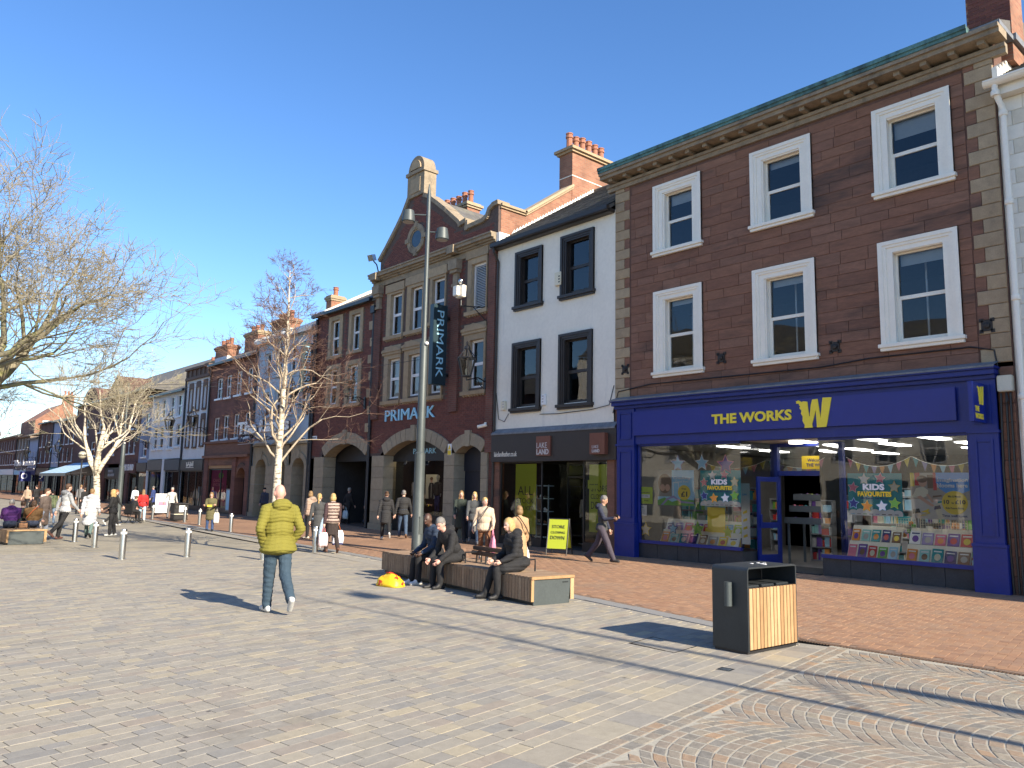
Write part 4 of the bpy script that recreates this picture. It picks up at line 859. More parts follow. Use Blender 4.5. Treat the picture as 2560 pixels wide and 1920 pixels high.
# shop front
m = MB(); m.box(FX-.12, FX+.1, 14.56, 20.04, 2.57, 3.50); ff = m.build('fascia', M('dark_brown_fascia', (.034, .027, .024), .5, .08, 2), Bl)
m = MB(); m.add([(FX-.14, 14.6, 3.505), (FX-.14, 20.04, 3.505), (FX, 20.04, 3.66), (FX, 14.6, 3.66)], [(1, 0, 3, 2)]); m.box(FX-.15, FX-.13, 14.6, 20.04, 3.46, 3.51); m.build('flashing', m_lead, ff)
m_rust = M('copper_brown_sign', (.17, .062, .040), .4, .1, 2)
for ya, yb, nm in ((17.17, 17.80, 0), (14.86, 15.44, 1)):
    m = MB(); m.box(FX-.17-.1*nm, FX-.12, ya, yb, 2.73, 3.34); m.build('sign_panel', m_rust, ff); x_ = FX-.17-.1*nm
    lettering('LAKE', ff, (x_, yb-.03 if not nm else yb-.10, 2.97 if not nm else 2.90), M('sign_silver', (.55, .53, .52), .5), wdt=.46 if not nm else .25, hgt=.17 if not nm else .09, depth=.008)
    lettering('LAND', ff, (x_, yb-.03 if not nm else yb-.10, 2.77 if not nm else 2.78), M('sign_silver'), wdt=.54 if not nm else .29, hgt=.17 if not nm else .09, depth=.008, bold=.03)
lettering('lakelandleather.co.uk', ff, (FX-.12, 19.87, 2.74), m_white, wdt=1.12, hgt=.16, depth=.01)
for a, b in ((14.70, 14.98), (19.72, 20.05)): m = MB(); m.box(FX-.02, FX+.2, a, b, -.2, 2.57); m.build('stone_pier', m_redstone, Bl)
for a, b in ((14.98, 15.95), (17.70, 19.70)):
    m = MB(); ring(m, a, b, .16, 2.57, .04, FX+.02, FX+.08); m.box(FX+.0, FX+.5, a, b, -.2, .16); w_ = m.build('shop_window', m_black, ff); p = MB(); p.quad((FX+.05, b, .2), (FX+.05, a, .2), (FX+.05, a, 2.53), (FX+.05, b, 2.53)); p.build('pane', m_shopglass, w_)
m = MB(); LD = FX+1.1
ring(m, 15.95, 17.68, -.1, 2.57, .05, LD, LD+.06); m.box(LD, LD+.06, 16.79, 16.84, 0, 2.1); m.box(LD, LD+.06, 15.95, 17.68, 2.08, 2.14); dd = m.build('door_frame', m_black, ff)
p = MB(); p.quad((LD+.03, 17.63, 0), (LD+.03, 16.0, 0), (LD+.03, 16.0, 2.52), (LD+.03, 17.63, 2.52)); p.quad((FX+.05, 17.7, .16), (LD, 17.66, .16), (LD, 17.66, 2.55), (FX+.05, 17.7, 2.55)); p.quad((LD, 15.95, .16), (FX+.05, 15.95, .16), (FX+.05, 15.95, 2.55), (LD, 15.95, 2.55)); p.build('pane', m_shopglass, dd)
for y in (16.74, 16.90): m = MB(); m.tube([(LD-.05, y, .85), (LD-.05, y, 1.35)], .013, 6); m.build('handle', M('steel', (.6, .6, .6), .25, .05, 5, metal=1), dd)
m = MB(); x1 = FX+6
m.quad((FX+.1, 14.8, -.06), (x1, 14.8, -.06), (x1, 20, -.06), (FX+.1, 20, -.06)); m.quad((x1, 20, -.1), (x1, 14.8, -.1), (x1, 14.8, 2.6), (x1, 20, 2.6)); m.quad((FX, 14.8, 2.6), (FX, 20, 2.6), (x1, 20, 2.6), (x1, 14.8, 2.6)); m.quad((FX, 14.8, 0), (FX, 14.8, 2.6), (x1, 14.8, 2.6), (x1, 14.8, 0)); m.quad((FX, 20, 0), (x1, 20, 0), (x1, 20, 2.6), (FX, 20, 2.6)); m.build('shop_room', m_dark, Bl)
for x_, y in ((FX+.35, 18.6), (FX+.35, 15.4), (FX+2.2, 17.2)): m = MB(); m.lathe([(.05, 2.55), (.06, 2.6)], (x_, y, 0), 8); m.build('ceiling_light', M('spot_lamp', (1, 1, 1), .5, 0, 1, emis=(1, .85, .55), est=14), Bl)
for lab, yl, yr, z0, z1, words in (('tall lime banner reading ALL STOCK REDUCED in the left leather shop window', 19.05, 18.07, .30, 2.50, [('ALL', .12, .55, .74, .13), ('STOCK', .06, .43, .84, .075), ('REDUCED', .05, .335, .86, .06)]), ('tall lime banner reading STORE CLOSING DOWN in right leather shop window', 15.80, 14.99, .50, 2.45, [('STORE', .1, .60, .8, .09), ('CLOSING', .08, .49, .84, .07), ('DOWN', .1, .34, .8, .11)])):
    s = poster(lab, yl, yr, z0, z1, FX+.12, 'lime2', 'window_banner', 'banner')
    for t, a, b, wd, hg in words: s.text(t, a, b, wd, hg, 'black', 0)
s = poster('small lime pennant notice above the closing down banner', 15.82, 15.35, 1.75, 2.0, FX+.08, 'lime2', 'window_notice', 'notice'); s.text('must end', .15, .4, .7, .2, 'black')
sh = root('shoe_shelf', 'pale blue shelf stand of shoes in the left leather shop window', 'shelf', (FX+.45, 18.1, .1))
m = MB(); [m.box(FX+.35, FX+.38, y, y+.03, .16, 1.85) for y in (17.75, 18.30)]; [m.box(FX+.3, FX+.6, 17.75, 18.33, z_, z_+.03) for z_ in (.2, .6, 1.0, 1.4, 1.8)]; m.build('frame', M('pale_blue_metal', (.42, .56, .62), .4, .03, 3), sh)
for i, z_ in enumerate((.63, 1.03, 1.43)):
    for k in range(2):
        r = root('shoe', f"{['black', 'tan', 'white'][(i+k) % 3]} shoe, {['left', 'right'][k]} of the pair on the {['lower', 'middle', 'upper'][i]} window shelf", 'shoe', (FX+.4, 18.15-k*.2, z_), group='shoes on the window shelf'); m = MB(); y = 18.15-k*.2
        m.sphere((FX+.45, y, z_+.03), (.055, .10, .03), 8, 6); m.sphere((FX+.45, y+.05, z_+.06), (.04, .05, .05), 8, 6); m.build('upper', pm(['black', 'brown', 'white'][(i+k) % 3]), r, smooth='all'); m = MB(); m.box(FX+.40, FX+.50, y-.1, y+.1, z_, z_+.012); m.build('sole', pm('black'), r)
def mannequin(label, x, y, z0, h, cloth, legs, yaw=0, kind='mannequin'):
    r = root('mannequin', label, 'mannequin', (x, y, z0), yaw); s = h/1.8; m = MB()
    m.sphere((0, 0, 1.66*s), (.075*s, .09*s, .12*s), 10, 8); m.tube([(0, 0, 1.42*s), (0, 0, 1.58*s)], .045*s, 8)
    for q in (-1, 1): m.tube([(q*.23*s, 0, .98*s), (q*.24*s, .02, .84*s)], [.035*s, .02*s], 6)
    m.build('head', M('mannequin_grey', (.45, .44, .42), .5, .02, 3), r, world=False, smooth='all'); m = MB()
    m.lathe([(.02, 1.48*s), (.15*s, 1.44*s), (.18*s, 1.35*s), (.17*s, 1.2*s), (.145*s, 1.08*s), (.17*s, .92*s), (.16*s, .88*s)], (0, 0, 0), 12)
    for q in (-1, 1): m.tube([(q*.16*s, 0, 1.42*s), (q*.22*s, 0, 1.2*s), (q*.23*s, .02, .98*s)], [.065*s, .055*s, .045*s], 8)
    m.build('jacket', cloth, r, world=False, smooth='all'); m = MB()
    for q in (-1, 1): m.tube([(q*.08*s, 0, .92*s), (q*.09*s, .01, .5*s), (q*.1*s, 0, .08*s)], [.09*s, .065*s, .05*s], 8); m.sphere((q*.1*s, .05, .04*s), (.045, .11, .04), 8, 6)
    m.build('trousers', legs, r, world=False, smooth='all'); m = MB(); m.lathe([(.25, 0), (.25, .02)], (0, 0, 0), 16); m.build('base', pm('grey'), r, world=False)
mannequin('grey headless looking dummy in a pale jacket inside the leather shop', FX+1.7, 17.4, 0, 1.75, pm('stone'), pm('black'), R(90))
# wall boxes on the white facade
for lab, y0, y1, z0, z1, mt in (('cream alarm box high on the white rendered wall between windows', 16.86, 17.14, 8.06, 8.49, 'cream'), ('small white box beside the lower left dark window', 17.53, 17.68, 4.32, 4.65, 'white'), ('cream junction box low at left edge of the white rendered wall', 19.42, 19.62, 4.28, 4.58, 'cream')):
    r = root('wall_box', lab, 'wall box', (FX-.05, (y0+y1)/2, z0)); m = MB(); m.box(FX-.11, FX-.002, y0, y1, z0, z1); m.build('case', pm(mt), r, bevel=.012); m = MB(); [m.box(FX-.114, FX-.11, y0+.03, y0+.1, z0+.08+q*.09, z0+.12+q*.09) for q in range(3)]; m.build('grille', pm('black' if 'alarm' in lab else 'grey'), r)
m = MB(); m.tube([(FX-.03, 19.95, 4.9), (FX-.03, 19.8, 4.0), (FX-.03, 19.5, 3.9), (FX-.03, 19.3, 4.15)], .012, 5); m.tube([(FX-.03, 17.8, 4.05), (FX-.03, 17.0, 4.02), (FX-.03, 15.6, 4.06), (FX-.03, 14.9, 4.15), (FX-.03, 14.72, 4.7)], .012, 5); m.build('cable', m_black, Bl)

# ------------------------------------------------------------------ clothes shop: dark brick, stone dressings, shaped gable
Bp = bld('gabled_brick_building', 'dark red brick building with shaped stone-topped gable and round window', 20.05, 28.0)
PW = [(25.74, 27.10, 7.60, 9.62), (24.34, 25.65, 7.62, 9.68), (22.90, 24.10, 7.76, 9.71), (20.49, 21.75, 7.79, 9.93)]
PL = [(25.78, 27.14, 4.95, 7.33), (24.36, 25.68, 4.95, 7.37), (22.98, 24.05, 4.93, 7.36), (20.49, 21.86, 4.93, 7.47)]
PG = [(25.90, 26.74, 7.76, 9.47), (24.49, 25.30, 7.78, 9.50), (23.04, 23.86, 7.85, 9.56), (20.62, 21.46, 7.90, 9.67), (25.89, 26.76, 5.18, 6.80), (24.45, 25.29, 5.18, 6.81), (23.12, 23.88, 5.18, 6.86), (20.66, 21.47, 5.17, 6.89)]
A1 = (24.75, 2.0, 2.92, .56, .46); A2 = (21.38, .72, 2.92, .26, .42); A3 = (29.95, 1.75, 2.95, .55, .48)
u1, u2, u3 = arch_under(*A1), arch_under(*A2), arch_under(*A3)
gab = [(27.72, 10.42), (27.71, 11.12), (27.15, 11.60), (26.54, 12.18), (26.0, 12.75), (25.66, 13.25), (25.72, 14.0), (24.62, 14.0), (24.62, 13.10), (24.35, 12.98), (23.75, 12.55), (23.18, 12.12), (22.36, 11.46), (22.24, 11.30), (21.87, 11.36), (21.85, 11.08), (20.85, 11.12), (20.62, 11.22), (20.50, 11.45), (20.30, 11.55), (20.07, 11.57), (20.07, 10.42)]
mb = MB(); wall_sheet(mb, 20.05, 28.0, 4.4, 10.42, PG, depth=.22); arch_wall(mb, 22.45, 27.1, 4.4, *A1); arch_wall(mb, 20.4, 22.45, 4.4, *A2); mb.quad((FX, 28, 2.9), (FX, 27.1, 2.9), (FX, 27.1, 4.4), (FX, 28, 4.4)); mb.quad((FX, 20.4, 2.9), (FX, 20.05, 2.9), (FX, 20.05, 4.4), (FX, 20.4, 4.4))
mb.prism([(FX, y, z) for y, z in gab], (.4, 0, 0)); shell(mb, 20.05, 28, -.3, 10.4); wp = mb.build('wall', m_brickmort, Bp); rooms(Bp, 20.1, 27.95, [(4.6, 7.4), (7.6, 10.3)])
stonez = [(a-.02, b+.02, c-.05, d+.02) for a, b, c, d in PW+PL]
OC = (25.08, 11.48)
gpy = [(y, z) for y, z in gab]
def in_gab(y, z):
    ins = False
    for i in range(len(gpy)):
        (y1_, z1_), (y2_, z2_) = gpy[i], gpy[i-1]
        if (z1_ > z) != (z2_ > z) and y < (y2_-y1_)*(z-z1_)/(z2_-z1_)+y1_: ins = not ins
    return ins
def skp(y, z, a, b, c, d):
    if z < 2.9 or 9.95 < z < 10.45: return True
    if z > 10.42: return not (in_gab(a-.16, d+.16) and in_gab(b+.16, d+.16)) or math.hypot((y-OC[0])/1.0, z-OC[1]) < .66
    if any(s_[0] < b and s_[1] > a and s_[2] < z < s_[3] for s_ in stonez): return True
    if (z < 3.0 and (y > 26.7 or y < 22.8)): return True
    return u1(y, z) or u2(y, z)
br = bricks(20.06, 27.99, 2.95, 13.9, skp); br.build('brick_mass', m_brickp, wp, kind='stuff')
# gable coping following the outline
def seg_cop(p, q, wd=.14, x0=FX-.09, x1=FX+.46):
    d = Vector((0, q[0]-p[0], q[1]-p[1])); L_ = d.length; d /= L_; n = Vector((0, -d.z, d.y))
    if n.z < 0: n = -n
    if abs(n.z) < .2: n = Vector((0, math.copysign(1, (p[0]+q[0])/2-25.15), 0))
    P0, P1 = Vector((x0, *p)), Vector((x0, *q)); cp = MB(); cp.prism([P0-d*.05-n*.02, P1+d*.05-n*.02, P1+d*.05+n*wd, P0-d*.05+n*wd], (x1-x0, 0, 0)); cp.build('coping_stone', m_buffw, Bp)
for k_, (p, q) in enumerate(zip(gab[1:6], gab[2:6])): seg_cop(p, q, x0=FX-.09-.004*(k_ % 2), x1=FX+.46+.004*(k_ % 2))
for k_, (p, q) in enumerate(zip(gab[8:21], gab[9:21])): seg_cop(p, q, x0=FX-.09-.004*(k_ % 3), x1=FX+.46+.004*(k_ % 3), wd=.13+.006*(k_ % 3))
tp = MB(); tp.box(FX-.08, FX+.50, 24.59, 25.77, 13.25, 14.18); tp.box(FX-.15, FX+.56, 24.54, 25.82, 14.18, 14.32)
arc = [(FX-.08, 25.18+.56*math.cos(t), 14.32+.62*math.sin(t)) for t in np.linspace(0, math.pi, 14)]; tp.prism(arc, (.56, 0, 0)); tp.build('gable_finial', m_buffw, Bp)
t2 = MB(); t2.prism([(FX-.14, 25.18+.36*math.cos(t), 14.38+.38*math.sin(t)) for t in np.linspace(0, math.pi, 12)], (.06, 0, 0)); t2.box(FX-.11, FX-.06, 24.85, 25.5, 13.4, 14.0); t2.build('finial_panel', m_buff, Bp)
# oculus
oc = MB(); n_ = 28
for r0, r1, xa in ((.60, .40, FX-.07), (.40, .34, FX-.03)):
    for i in range(n_):
        t0, t1 = 2*math.pi*i/n_, 2*math.pi*(i+1)/n_; oc.prism([(xa, OC[0]+r*math.sin(t), OC[1]+r*math.cos(t)*1.0) for r, t in ((r1, t0), (r1, t1), (r0, t1), (r0, t0))], (.12, 0, 0))
for k in range(4):
    t = math.pi/2*k; oc.obox((FX-.04, OC[0]+.58*math.sin(t), OC[1]+.58*math.cos(t)), (1, 0, 0), (0, math.cos(t), -math.sin(t)), (0, math.sin(t), math.cos(t)), .06, .09, .13)
ow = oc.build('round_window', m_buffw, Bp)
p = MB(); p.prism([(FX-.012, OC[0]+.34*math.sin(t), OC[1]+.34*math.cos(t)) for t in np.linspace(0, 2*math.pi, 25)[:-1]], (.008, 0, 0)); p.build('pane', M('dark_round_glass', (.03, .05, .07), .1, .1, 2), ow)
# stone cornice
mb = MB(); cornice(mb, 20.05, 28.15, [(9.98, 10.20, .06), (10.20, 10.27, .14), (10.27, 10.34, .22), (10.34, 10.46, .32), (10.46, 10.52, .36)]); mb.build('cornice', m_buffw, Bp)
# console blocks and stone window cases
for i, ((a, b, c, d), (ga, gb, g0, g1)) in enumerate(zip(PW+PL, PG)):
    w_ = window(Bp, ga, gb, g0, g1, x=FX+.10, fr=.085, mat=m_upvc, bars='sashv' if i != 3 else 'none', muntin=.09, glass=m_glass)
    s = MB(); s.box(FX-.05, FX+.098, a+.08, ga+.008, c+.141, d); s.box(FX-.05, FX+.098, gb-.008, b-.08, c+.141, d); s.box(FX-.05, FX+.098, ga+.009, gb-.009, g1-.006, d-.001); s.box(FX-.12, FX+.098, a, b, c, c+.14)
    if i < 4: s.box(FX-.09, FX, a, b, d-.06, d+.28)
    else:
        s.box(FX-.10, FX, a, b, d-.36, d-.26); s.prism([(FX-.14, a-.02, d-.26), (FX-.14, b+.02, d-.26), (FX-.14, b+.02, d-.18), (FX-.14, (a+b)/2, d), (FX-.14, a-.02, d-.18)], (.14, 0, 0))
    n_s = 8
    for q in range(n_s): yy = a+.06+(b-a-.12)*q/n_s; s.prism([(FX-.07, yy, c), (FX-.07, yy+(b-a-.12)/n_s, c), (FX-.07, yy+(b-a-.12)/n_s*.3, c-.07)], (.07, 0, 0))
    s.build('stone_case', m_buff, w_)
    if i == 3:      # louvred panel in place of glass
        for q in range(26): zz = g0+.1+q*(g1-g0-.2)/26; l_ = MB(); l_.add([(FX+.08, ga+.08, zz), (FX+.08, gb-.08, zz), (FX+.13, gb-.08, zz+.05), (FX+.13, ga+.08, zz+.05)], [(1, 0, 3, 2)]); l_.build('louvre_slat', m_upvc, w_)
    if 4 <= i < 7:   # crinkled white lining seen behind the lower panes
        l_ = MB(); nn_ = 14
        for q in range(nn_): y0_, y1_ = ga+.08+(gb-ga-.16)*q/nn_, ga+.08+(gb-ga-.16)*(q+1)/nn_; l_.quad((FX+.22+.03*(q % 2), y1_, g0), (FX+.22+.03*((q+1) % 2), y0_, g0), (FX+.2+.03*(q % 2), y0_, g1), (FX+.2+.03*((q+1) % 2), y1_, g1))
        l_.build('lining_sheet', m_blind, w_)
for y in (22.32, 27.62):
    s = MB(); s.box(FX-.12, FX, y-.14, y+.14, 4.4 if False else 9.0, 9.98); s.box(FX-.22, FX, y-.22, y+.22, 9.5, 9.62); s.box(FX-.28, FX, y-.26, y+.26, 9.62, 9.98); s.box(FX-.16, FX, y-.18, y+.18, 9.0, 9.1); s.box(FX-.42, FX, y-.2, y+.2, 10.2, 10.5); s.build('console', m_buffw, Bp)
    s = MB(); s.box(FX-.10, FX, y-.24, y+.24, 4.4, 9.0); s.build('brick_pier', m_brickfar, Bp)
s = MB(); s.box(FX-.10, FX, 20.06, 20.42, 2.9, 9.98); s.build('brick_pier', m_brickfar, Bp)
# arches and piers
voussoirs(Bp, *A1, FX-.06, FX+.5, 13, m_stonegrey); voussoirs(Bp, *A2, FX-.06, FX+.5, 7, m_stonegrey)
def pier(rt_, ya, yb, zt, x0=FX-.06, x1=FX+.55, courses=7):
    z0_ = -.2; h = (zt-z0_)/courses
    for i in range(courses):
        e = .05 if i == 0 else 0; m = MB(); m.box(x0-e, x1, ya-e+.004, yb+e-.004, z0_+i*h+.004, z0_+(i+1)*h-.004); m.build('pier_stone', m_stonegrey, rt_, bevel=.006)
pier(Bp, 22.14, 22.74, 2.92); pier(Bp, 26.76, 27.66, 2.92); pier(Bp, 20.30, 20.66, 2.92)
mb = MB(); mb.box(FX+.0, FX+.3, 20.05, 20.3, -.3, 2.95); mb.build('brick_pier', m_brickfar, Bp)
# display window under the large arch
mb = MB(); mb.box(FX+.40, FX+.46, 22.7, 26.8, 2.72, 3.45); mb.box(FX+.38, FX+.44, 22.7, 26.8, 2.69, 2.75); mb.box(FX+.38, FX+.6, 22.7, 26.8, .55, .66); mb.box(FX+.42, FX+.5, 22.7, 26.8, -.3, .55); pf = mb.build('shop_window', m_black, Bp)
p = MB(); p.quad((FX+.42, 26.8, .66), (FX+.42, 22.7, .66), (FX+.42, 22.7, 2.7), (FX+.42, 26.8, 2.7)); p.build('pane', m_shopglass, pf)
m_pbl = M('pale_blue_letters', (.35, .66, .82), .5, .02, 3)
lettering('PRIMARK', Bp, (FX-.03, 26.78, 4.27), m_pbl, wdt=3.38, hgt=.44, depth=.05); lettering('PRIMARK', Bp, (FX+.40, 25.35, 2.97), m_pbl, wdt=1.5, hgt=.20, depth=.02)
mb = MB(); x0, x1 = FX+.45, FX+3
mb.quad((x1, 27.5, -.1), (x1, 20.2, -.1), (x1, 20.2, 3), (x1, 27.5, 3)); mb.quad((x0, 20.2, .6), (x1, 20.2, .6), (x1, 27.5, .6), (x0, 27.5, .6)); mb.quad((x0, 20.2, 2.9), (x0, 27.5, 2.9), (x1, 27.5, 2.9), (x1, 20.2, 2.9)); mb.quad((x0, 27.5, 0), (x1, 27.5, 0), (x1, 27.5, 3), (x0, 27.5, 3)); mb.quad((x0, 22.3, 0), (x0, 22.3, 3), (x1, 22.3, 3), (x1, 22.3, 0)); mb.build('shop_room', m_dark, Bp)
for y in (26.2, 25.2, 24.2, 23.2): m = MB(); m.lathe([(.035, 2.75), (.05, 2.9)], (FX+.8, y, 0), 8); m.build('ceiling_light', M('spot_lamp'), Bp)
for lab, yl, yr, z0, z1, d_, cc in (('tall photo panel of a person in a dark jacket in the arched display', 24.25, 23.25, 1.0, 2.6, 1.5, 'brown'), ('square photo panel of a person in a tan jacket in the arched display', 25.75, 24.95, 1.25, 2.2, 1.3, 'black')):
    s = poster(lab, yl, yr, z0, z1, FX+d_, 'cream', 'photo_panel', 'photo panel'); s.poly([(.28, .0), (.72, 0), (.76, .45), (.66, .66), (.34, .66), (.24, .45)], cc); s.ell(.5, .76, .11, .10, 'skin'); s.ell(.5, .83, .13, .07, 'brown'); s.rect(.46, .54, .05, .62, 'stone')
mannequin('window dummy in a dark top and pale trousers beside the tall photo panel', FX+1.0, 23.35, .6, 1.65, pm('navy'), pm('cream'), R(90)); mannequin('window dummy in a grey jacket far left in the arched display', FX+1.2, 26.3, .6, 1.6, pm('grey'), pm('stone'), R(90))
mannequin('window dummy in black behind the lamp post in arched display', FX+1.1, 24.65, .6, 1.6, pm('black'), pm('navy'), R(90))
mb = MB(); mb.box(FX+.4, FX+.46, 20.6, 22.2, 2.3, 3.2); mb.box(FX+.45, FX+.5, 21.3, 22.15, -.2, 2.3); mb.build('side_door', M('dark_navy_door', (.012, .016, .03), .4, .1, 3), Bp)
mb = MB(); mb.quad((FX+3, 22.3, -.1), (FX+3, 20.1, -.1), (FX+3, 20.1, 3), (FX+3, 22.3, 3)); mb.build('side_room', m_dark, Bp)
m = MB(); m.sphere((FX+.9, 21.0, 2.25), .05, 8, 6); m.build('ceiling_light', M('spot_lamp'), Bp)
# vertical projecting sign
r = root('vertical_sign', 'tall dark vertical sign with pale letters beside the lamp post', 'sign', (FX-.2, 22.75, 5.35)); m = MB(); m.box(FX-.80, FX-.18, 22.62, 22.86, 5.36, 8.30); m.build('sign_box', M('dark_teal_sign', (.018, .040, .052), .35, .08, 2), r, bevel=.01)
m = MB(); [m.box(FX-.2, FX, 22.70, 22.78, z_, z_+.12) for z_ in (5.7, 7.8)]; m.build('bracket', m_black, r)
lettering('PRIMARK', r, (FX-.64, 22.62, 8.08), m_pbl, wdt=2.45, hgt=.30, right=(0, 0, -1), upv=(1, 0, 0), depth=.01)
r = root('vertical_sign', 'dark vertical sign half hidden behind the slender birch', 'sign', (FX-.2, 33.0, 6)); m = MB(); m.box(FX-.80, FX-.18, 32.9, 33.1, 5.9, 8.2); m.build('sign_box', M('dark_teal_sign'), r, bevel=.01); m = MB(); m.box(FX-.2, FX, 32.95, 33.05, 6.2, 6.3); m.build('bracket', m_black, r); lettering('PRIMARK', r, (FX-.64, 32.9, 8.05), m_pbl, wdt=2.0, hgt=.28, right=(0, 0, -1), upv=(1, 0, 0), depth=.01)
# party wall with coping, big chimney, roof
mb = MB(); mb.prism([(FX+.1, 20.05, 10.0), (FX+.1, 20.05, 11.52), (FX+1.2, 20.05, 11.52), (FX+3.66, 20.05, 13.22), (FX+6.0, 20.05, 13.22), (FX+9, 20.05, 10.0)], (0, .42, 0)); mb.build('party_wall', m_brickside, Bp)
cp = MB()
for p, q in (((FX+.05, 11.52), (FX+1.25, 11.52)), ((FX+1.2, 11.50), (FX+3.66, 13.22))):
    d = Vector((q[0]-p[0], 0, q[1]-p[1])).normalized(); n = Vector((-d.z, 0, d.x)); a, b = Vector((p[0], 19.93, p[1])), Vector((q[0], 19.93, q[1])); cp.prism([a, b, b+n*.09, a+n*.09], (0, .66, 0)); a2, b2 = a+n*-.07+Vector((0, .06, 0)), b+n*-.07+Vector((0, .06, 0)); cp.prism([a2, b2, b2+n*.07, a2+n*.07], (0, .5, 0))
cp.build('party_wall_coping', m_buff, Bp)
ch = chimney(Bp, FX+3.62, FX+5.80, 20.03, 20.73, 12.6, 14.62, 6, m_brickside, pot_h=.62, potr=.15, capw=.16)
m = MB(); m.box(FX+3.605, FX+5.82, 20.02, 20.74, 13.66, 13.69); m.build('chimney_band', m_white, ch)
mb = MB(); mb.add([(FX+.4, 27.6, 11.0), (FX+.4, 22.0, 11.0), (FX+.4, 24.8, 13.2), (FX+9, 27.6, 11.0), (FX+9, 22.0, 11.0), (FX+9, 24.8, 13.2)], [(0, 2, 5, 3), (2, 1, 4, 5)]); rfp = mb.build('roof', m_slateflat, Bp)
mb = MB(); mb.box(FX+.3, FX+9, 20.4, 28, 10.42, 10.46); mb.build('flat_roof', m_lead, Bp)
chimney(Bp, FX+3.2, FX+3.9, 26.0, 28.6, 11.5, 13.9, 6, m_brickside, axis='y', pot_h=.6)
pipe(Bp, 27.92, 0, 9.0, r=.06); m = MB(); m.box(FX-.2, FX-.01, 27.78, 28.06, 8.9, 9.2); m.build('rain_hopper', m_pipe, Bp)
# camera bracket, flood light and small camera
r = root('cctv_camera', 'white surveillance unit on a black bracket beside the shuttered window', 'camera', (FX, 20.8, 8.0)); m = MB(); m.tube([(FX, 20.6, 7.95), (FX-.55, 21.4, 8.05)], .025, 6); m.tube([(FX, 20.6, 7.45), (FX-.3, 21.0, 8.0)], .02, 6); m.tube([(FX-.52, 21.4, 8.05), (FX-.52, 21.4, 8.3)], .03, 6); m.build('bracket', m_black, r)
m = MB(); m.box(FX-.62, FX-.44, 21.2, 21.6, 8.35, 8.78); m.box(FX-.75, FX-.62, 21.35, 21.6, 8.4, 8.75); m.build('housing', m_white, r, bevel=.015); m = MB(); m.sphere((FX-.52, 21.45, 8.95), (.09, .09, .11), 10, 8); m.build('camera_dome', M('steel'), r, smooth='all')
r = root('cctv_camera', 'small white camera low on the brick wall near the downpipe', 'camera', (FX, 20.45, 3.8)); m = MB(); m.tube([(FX-.12, 20.30, 3.83), (FX-.28, 20.58, 3.76)], .06, 10); m.build('housing', m_white, r, smooth=30); m = MB(); m.box(FX-.14, FX, 20.33, 20.41, 3.86, 3.92); m.build('bracket', m_white, r)
r = root('flood_light', 'dark flood light on the left shoulder of the brick gable', 'flood light', (FX, 27.9, 11.0)); m = MB(); m.tube([(FX-.05, 27.72, 10.5), (FX-.05, 27.95, 11.0), (FX-.1, 28.15, 11.2)], .03, 6); m.build('bracket', m_black, r); m = MB(); m.obox((FX-.12, 28.25, 11.35), (.9, .2, .3), (-.2, .9, 0), (-.3, 0, .9), .1, .16, .14); m.build('lamp_head', M('steel'), r)
r = root('warning_sign', 'small yellow warning sign on the stone pier by the arch', 'sign', (FX-.06, 22.4, 2.8)); m = MB(); m.box(FX-.075, FX-.062, 22.30, 22.52, 2.85, 3.25); m.build('plate', pm('white'), r); m = MB(); m.box(FX-.079, FX-.076, 22.31, 22.51, 2.86, 3.02); m.prism([(FX-.079, 22.32, 3.05), (FX-.079, 22.50, 3.05), (FX-.079, 22.41, 3.22)], (.003, 0, 0)); m.build('symbol', pm('yellow'), r)
# ------------------------------------------------------------------ brick annex with passage arch
Ba = bld('brick_annex_building', 'dark red brick building with arched passage left of the gabled shop', 28.0, 33.1)
AW = [(30.66, 31.91, 7.34, 9.31), (28.90, 30.09, 7.38, 9.33), (30.67, 31.91, 5.12, 7.07), (28.89, 30.21, 5.07, 7.10)]
AG = [(a+.24, b-.22, c+.16, d-.20) for a, b, c, d in AW]
mb = MB(); wall_sheet(mb, 28.0, 33.1, 4.4, 9.5, AG); arch_wall(mb, 28.0, 32.0, 4.4, *A3); mb.quad((FX, 33.1, 2.9), (FX, 32, 2.9), (FX, 32, 4.4), (FX, 33.1, 4.4)); shell(mb, 28.0, 33.1, -.3, 9.5); wa_ = mb.build('wall', m_brickmort, Ba); rooms(Ba, 28.05, 33.05, [(4.6, 7.1), (7.2, 9.4)])
sz = [(a-.01, b+.01, c-.01, d+.01) for a, b, c, d in AW]
bricks(28.18, 33.08, 2.95, 9.45, lambda y, z, a, b, c, d: any(s_[0] < b and s_[1] > a and s_[2] < z < s_[3] for s_ in sz) or u3(y, z) or (y > 32.6 and z < 3.0) or y < 28.2).build('brick_mass', m_brickp, wa_, kind='stuff')
for i, ((a, b, c, d), (ga, gb, g0, g1)) in enumerate(zip(AW, AG)):
    w_ = window(Ba, ga, gb, g0, g1, fr=.08, mat=m_upvc, bars='sashv', muntin=.08); s = MB(); s.box(FX-.04, FX+.098, a, a+.248, c+.131, d); s.box(FX-.04, FX+.098, b-.228, b, c+.131, d); s.box(FX-.04, FX+.098, a+.248, b-.228, d-.206, d); s.box(FX-.09, FX+.098, a-.04, b+.04, c, c+.13); s.build('stone_case', m_buff, w_)
voussoirs(Ba, *A3, FX-.06, FX+.5, 13, m_stonegrey); pier(Ba, 31.72, 32.62, 2.95)
for i in range(9): m = MB(); m.box(FX-.04, FX, 28.02, 28.02+(.34 if i % 2 else .22), 3.2+i*.72, 3.2+i*.72+.36); m.build('quoin', m_buff, Ba)
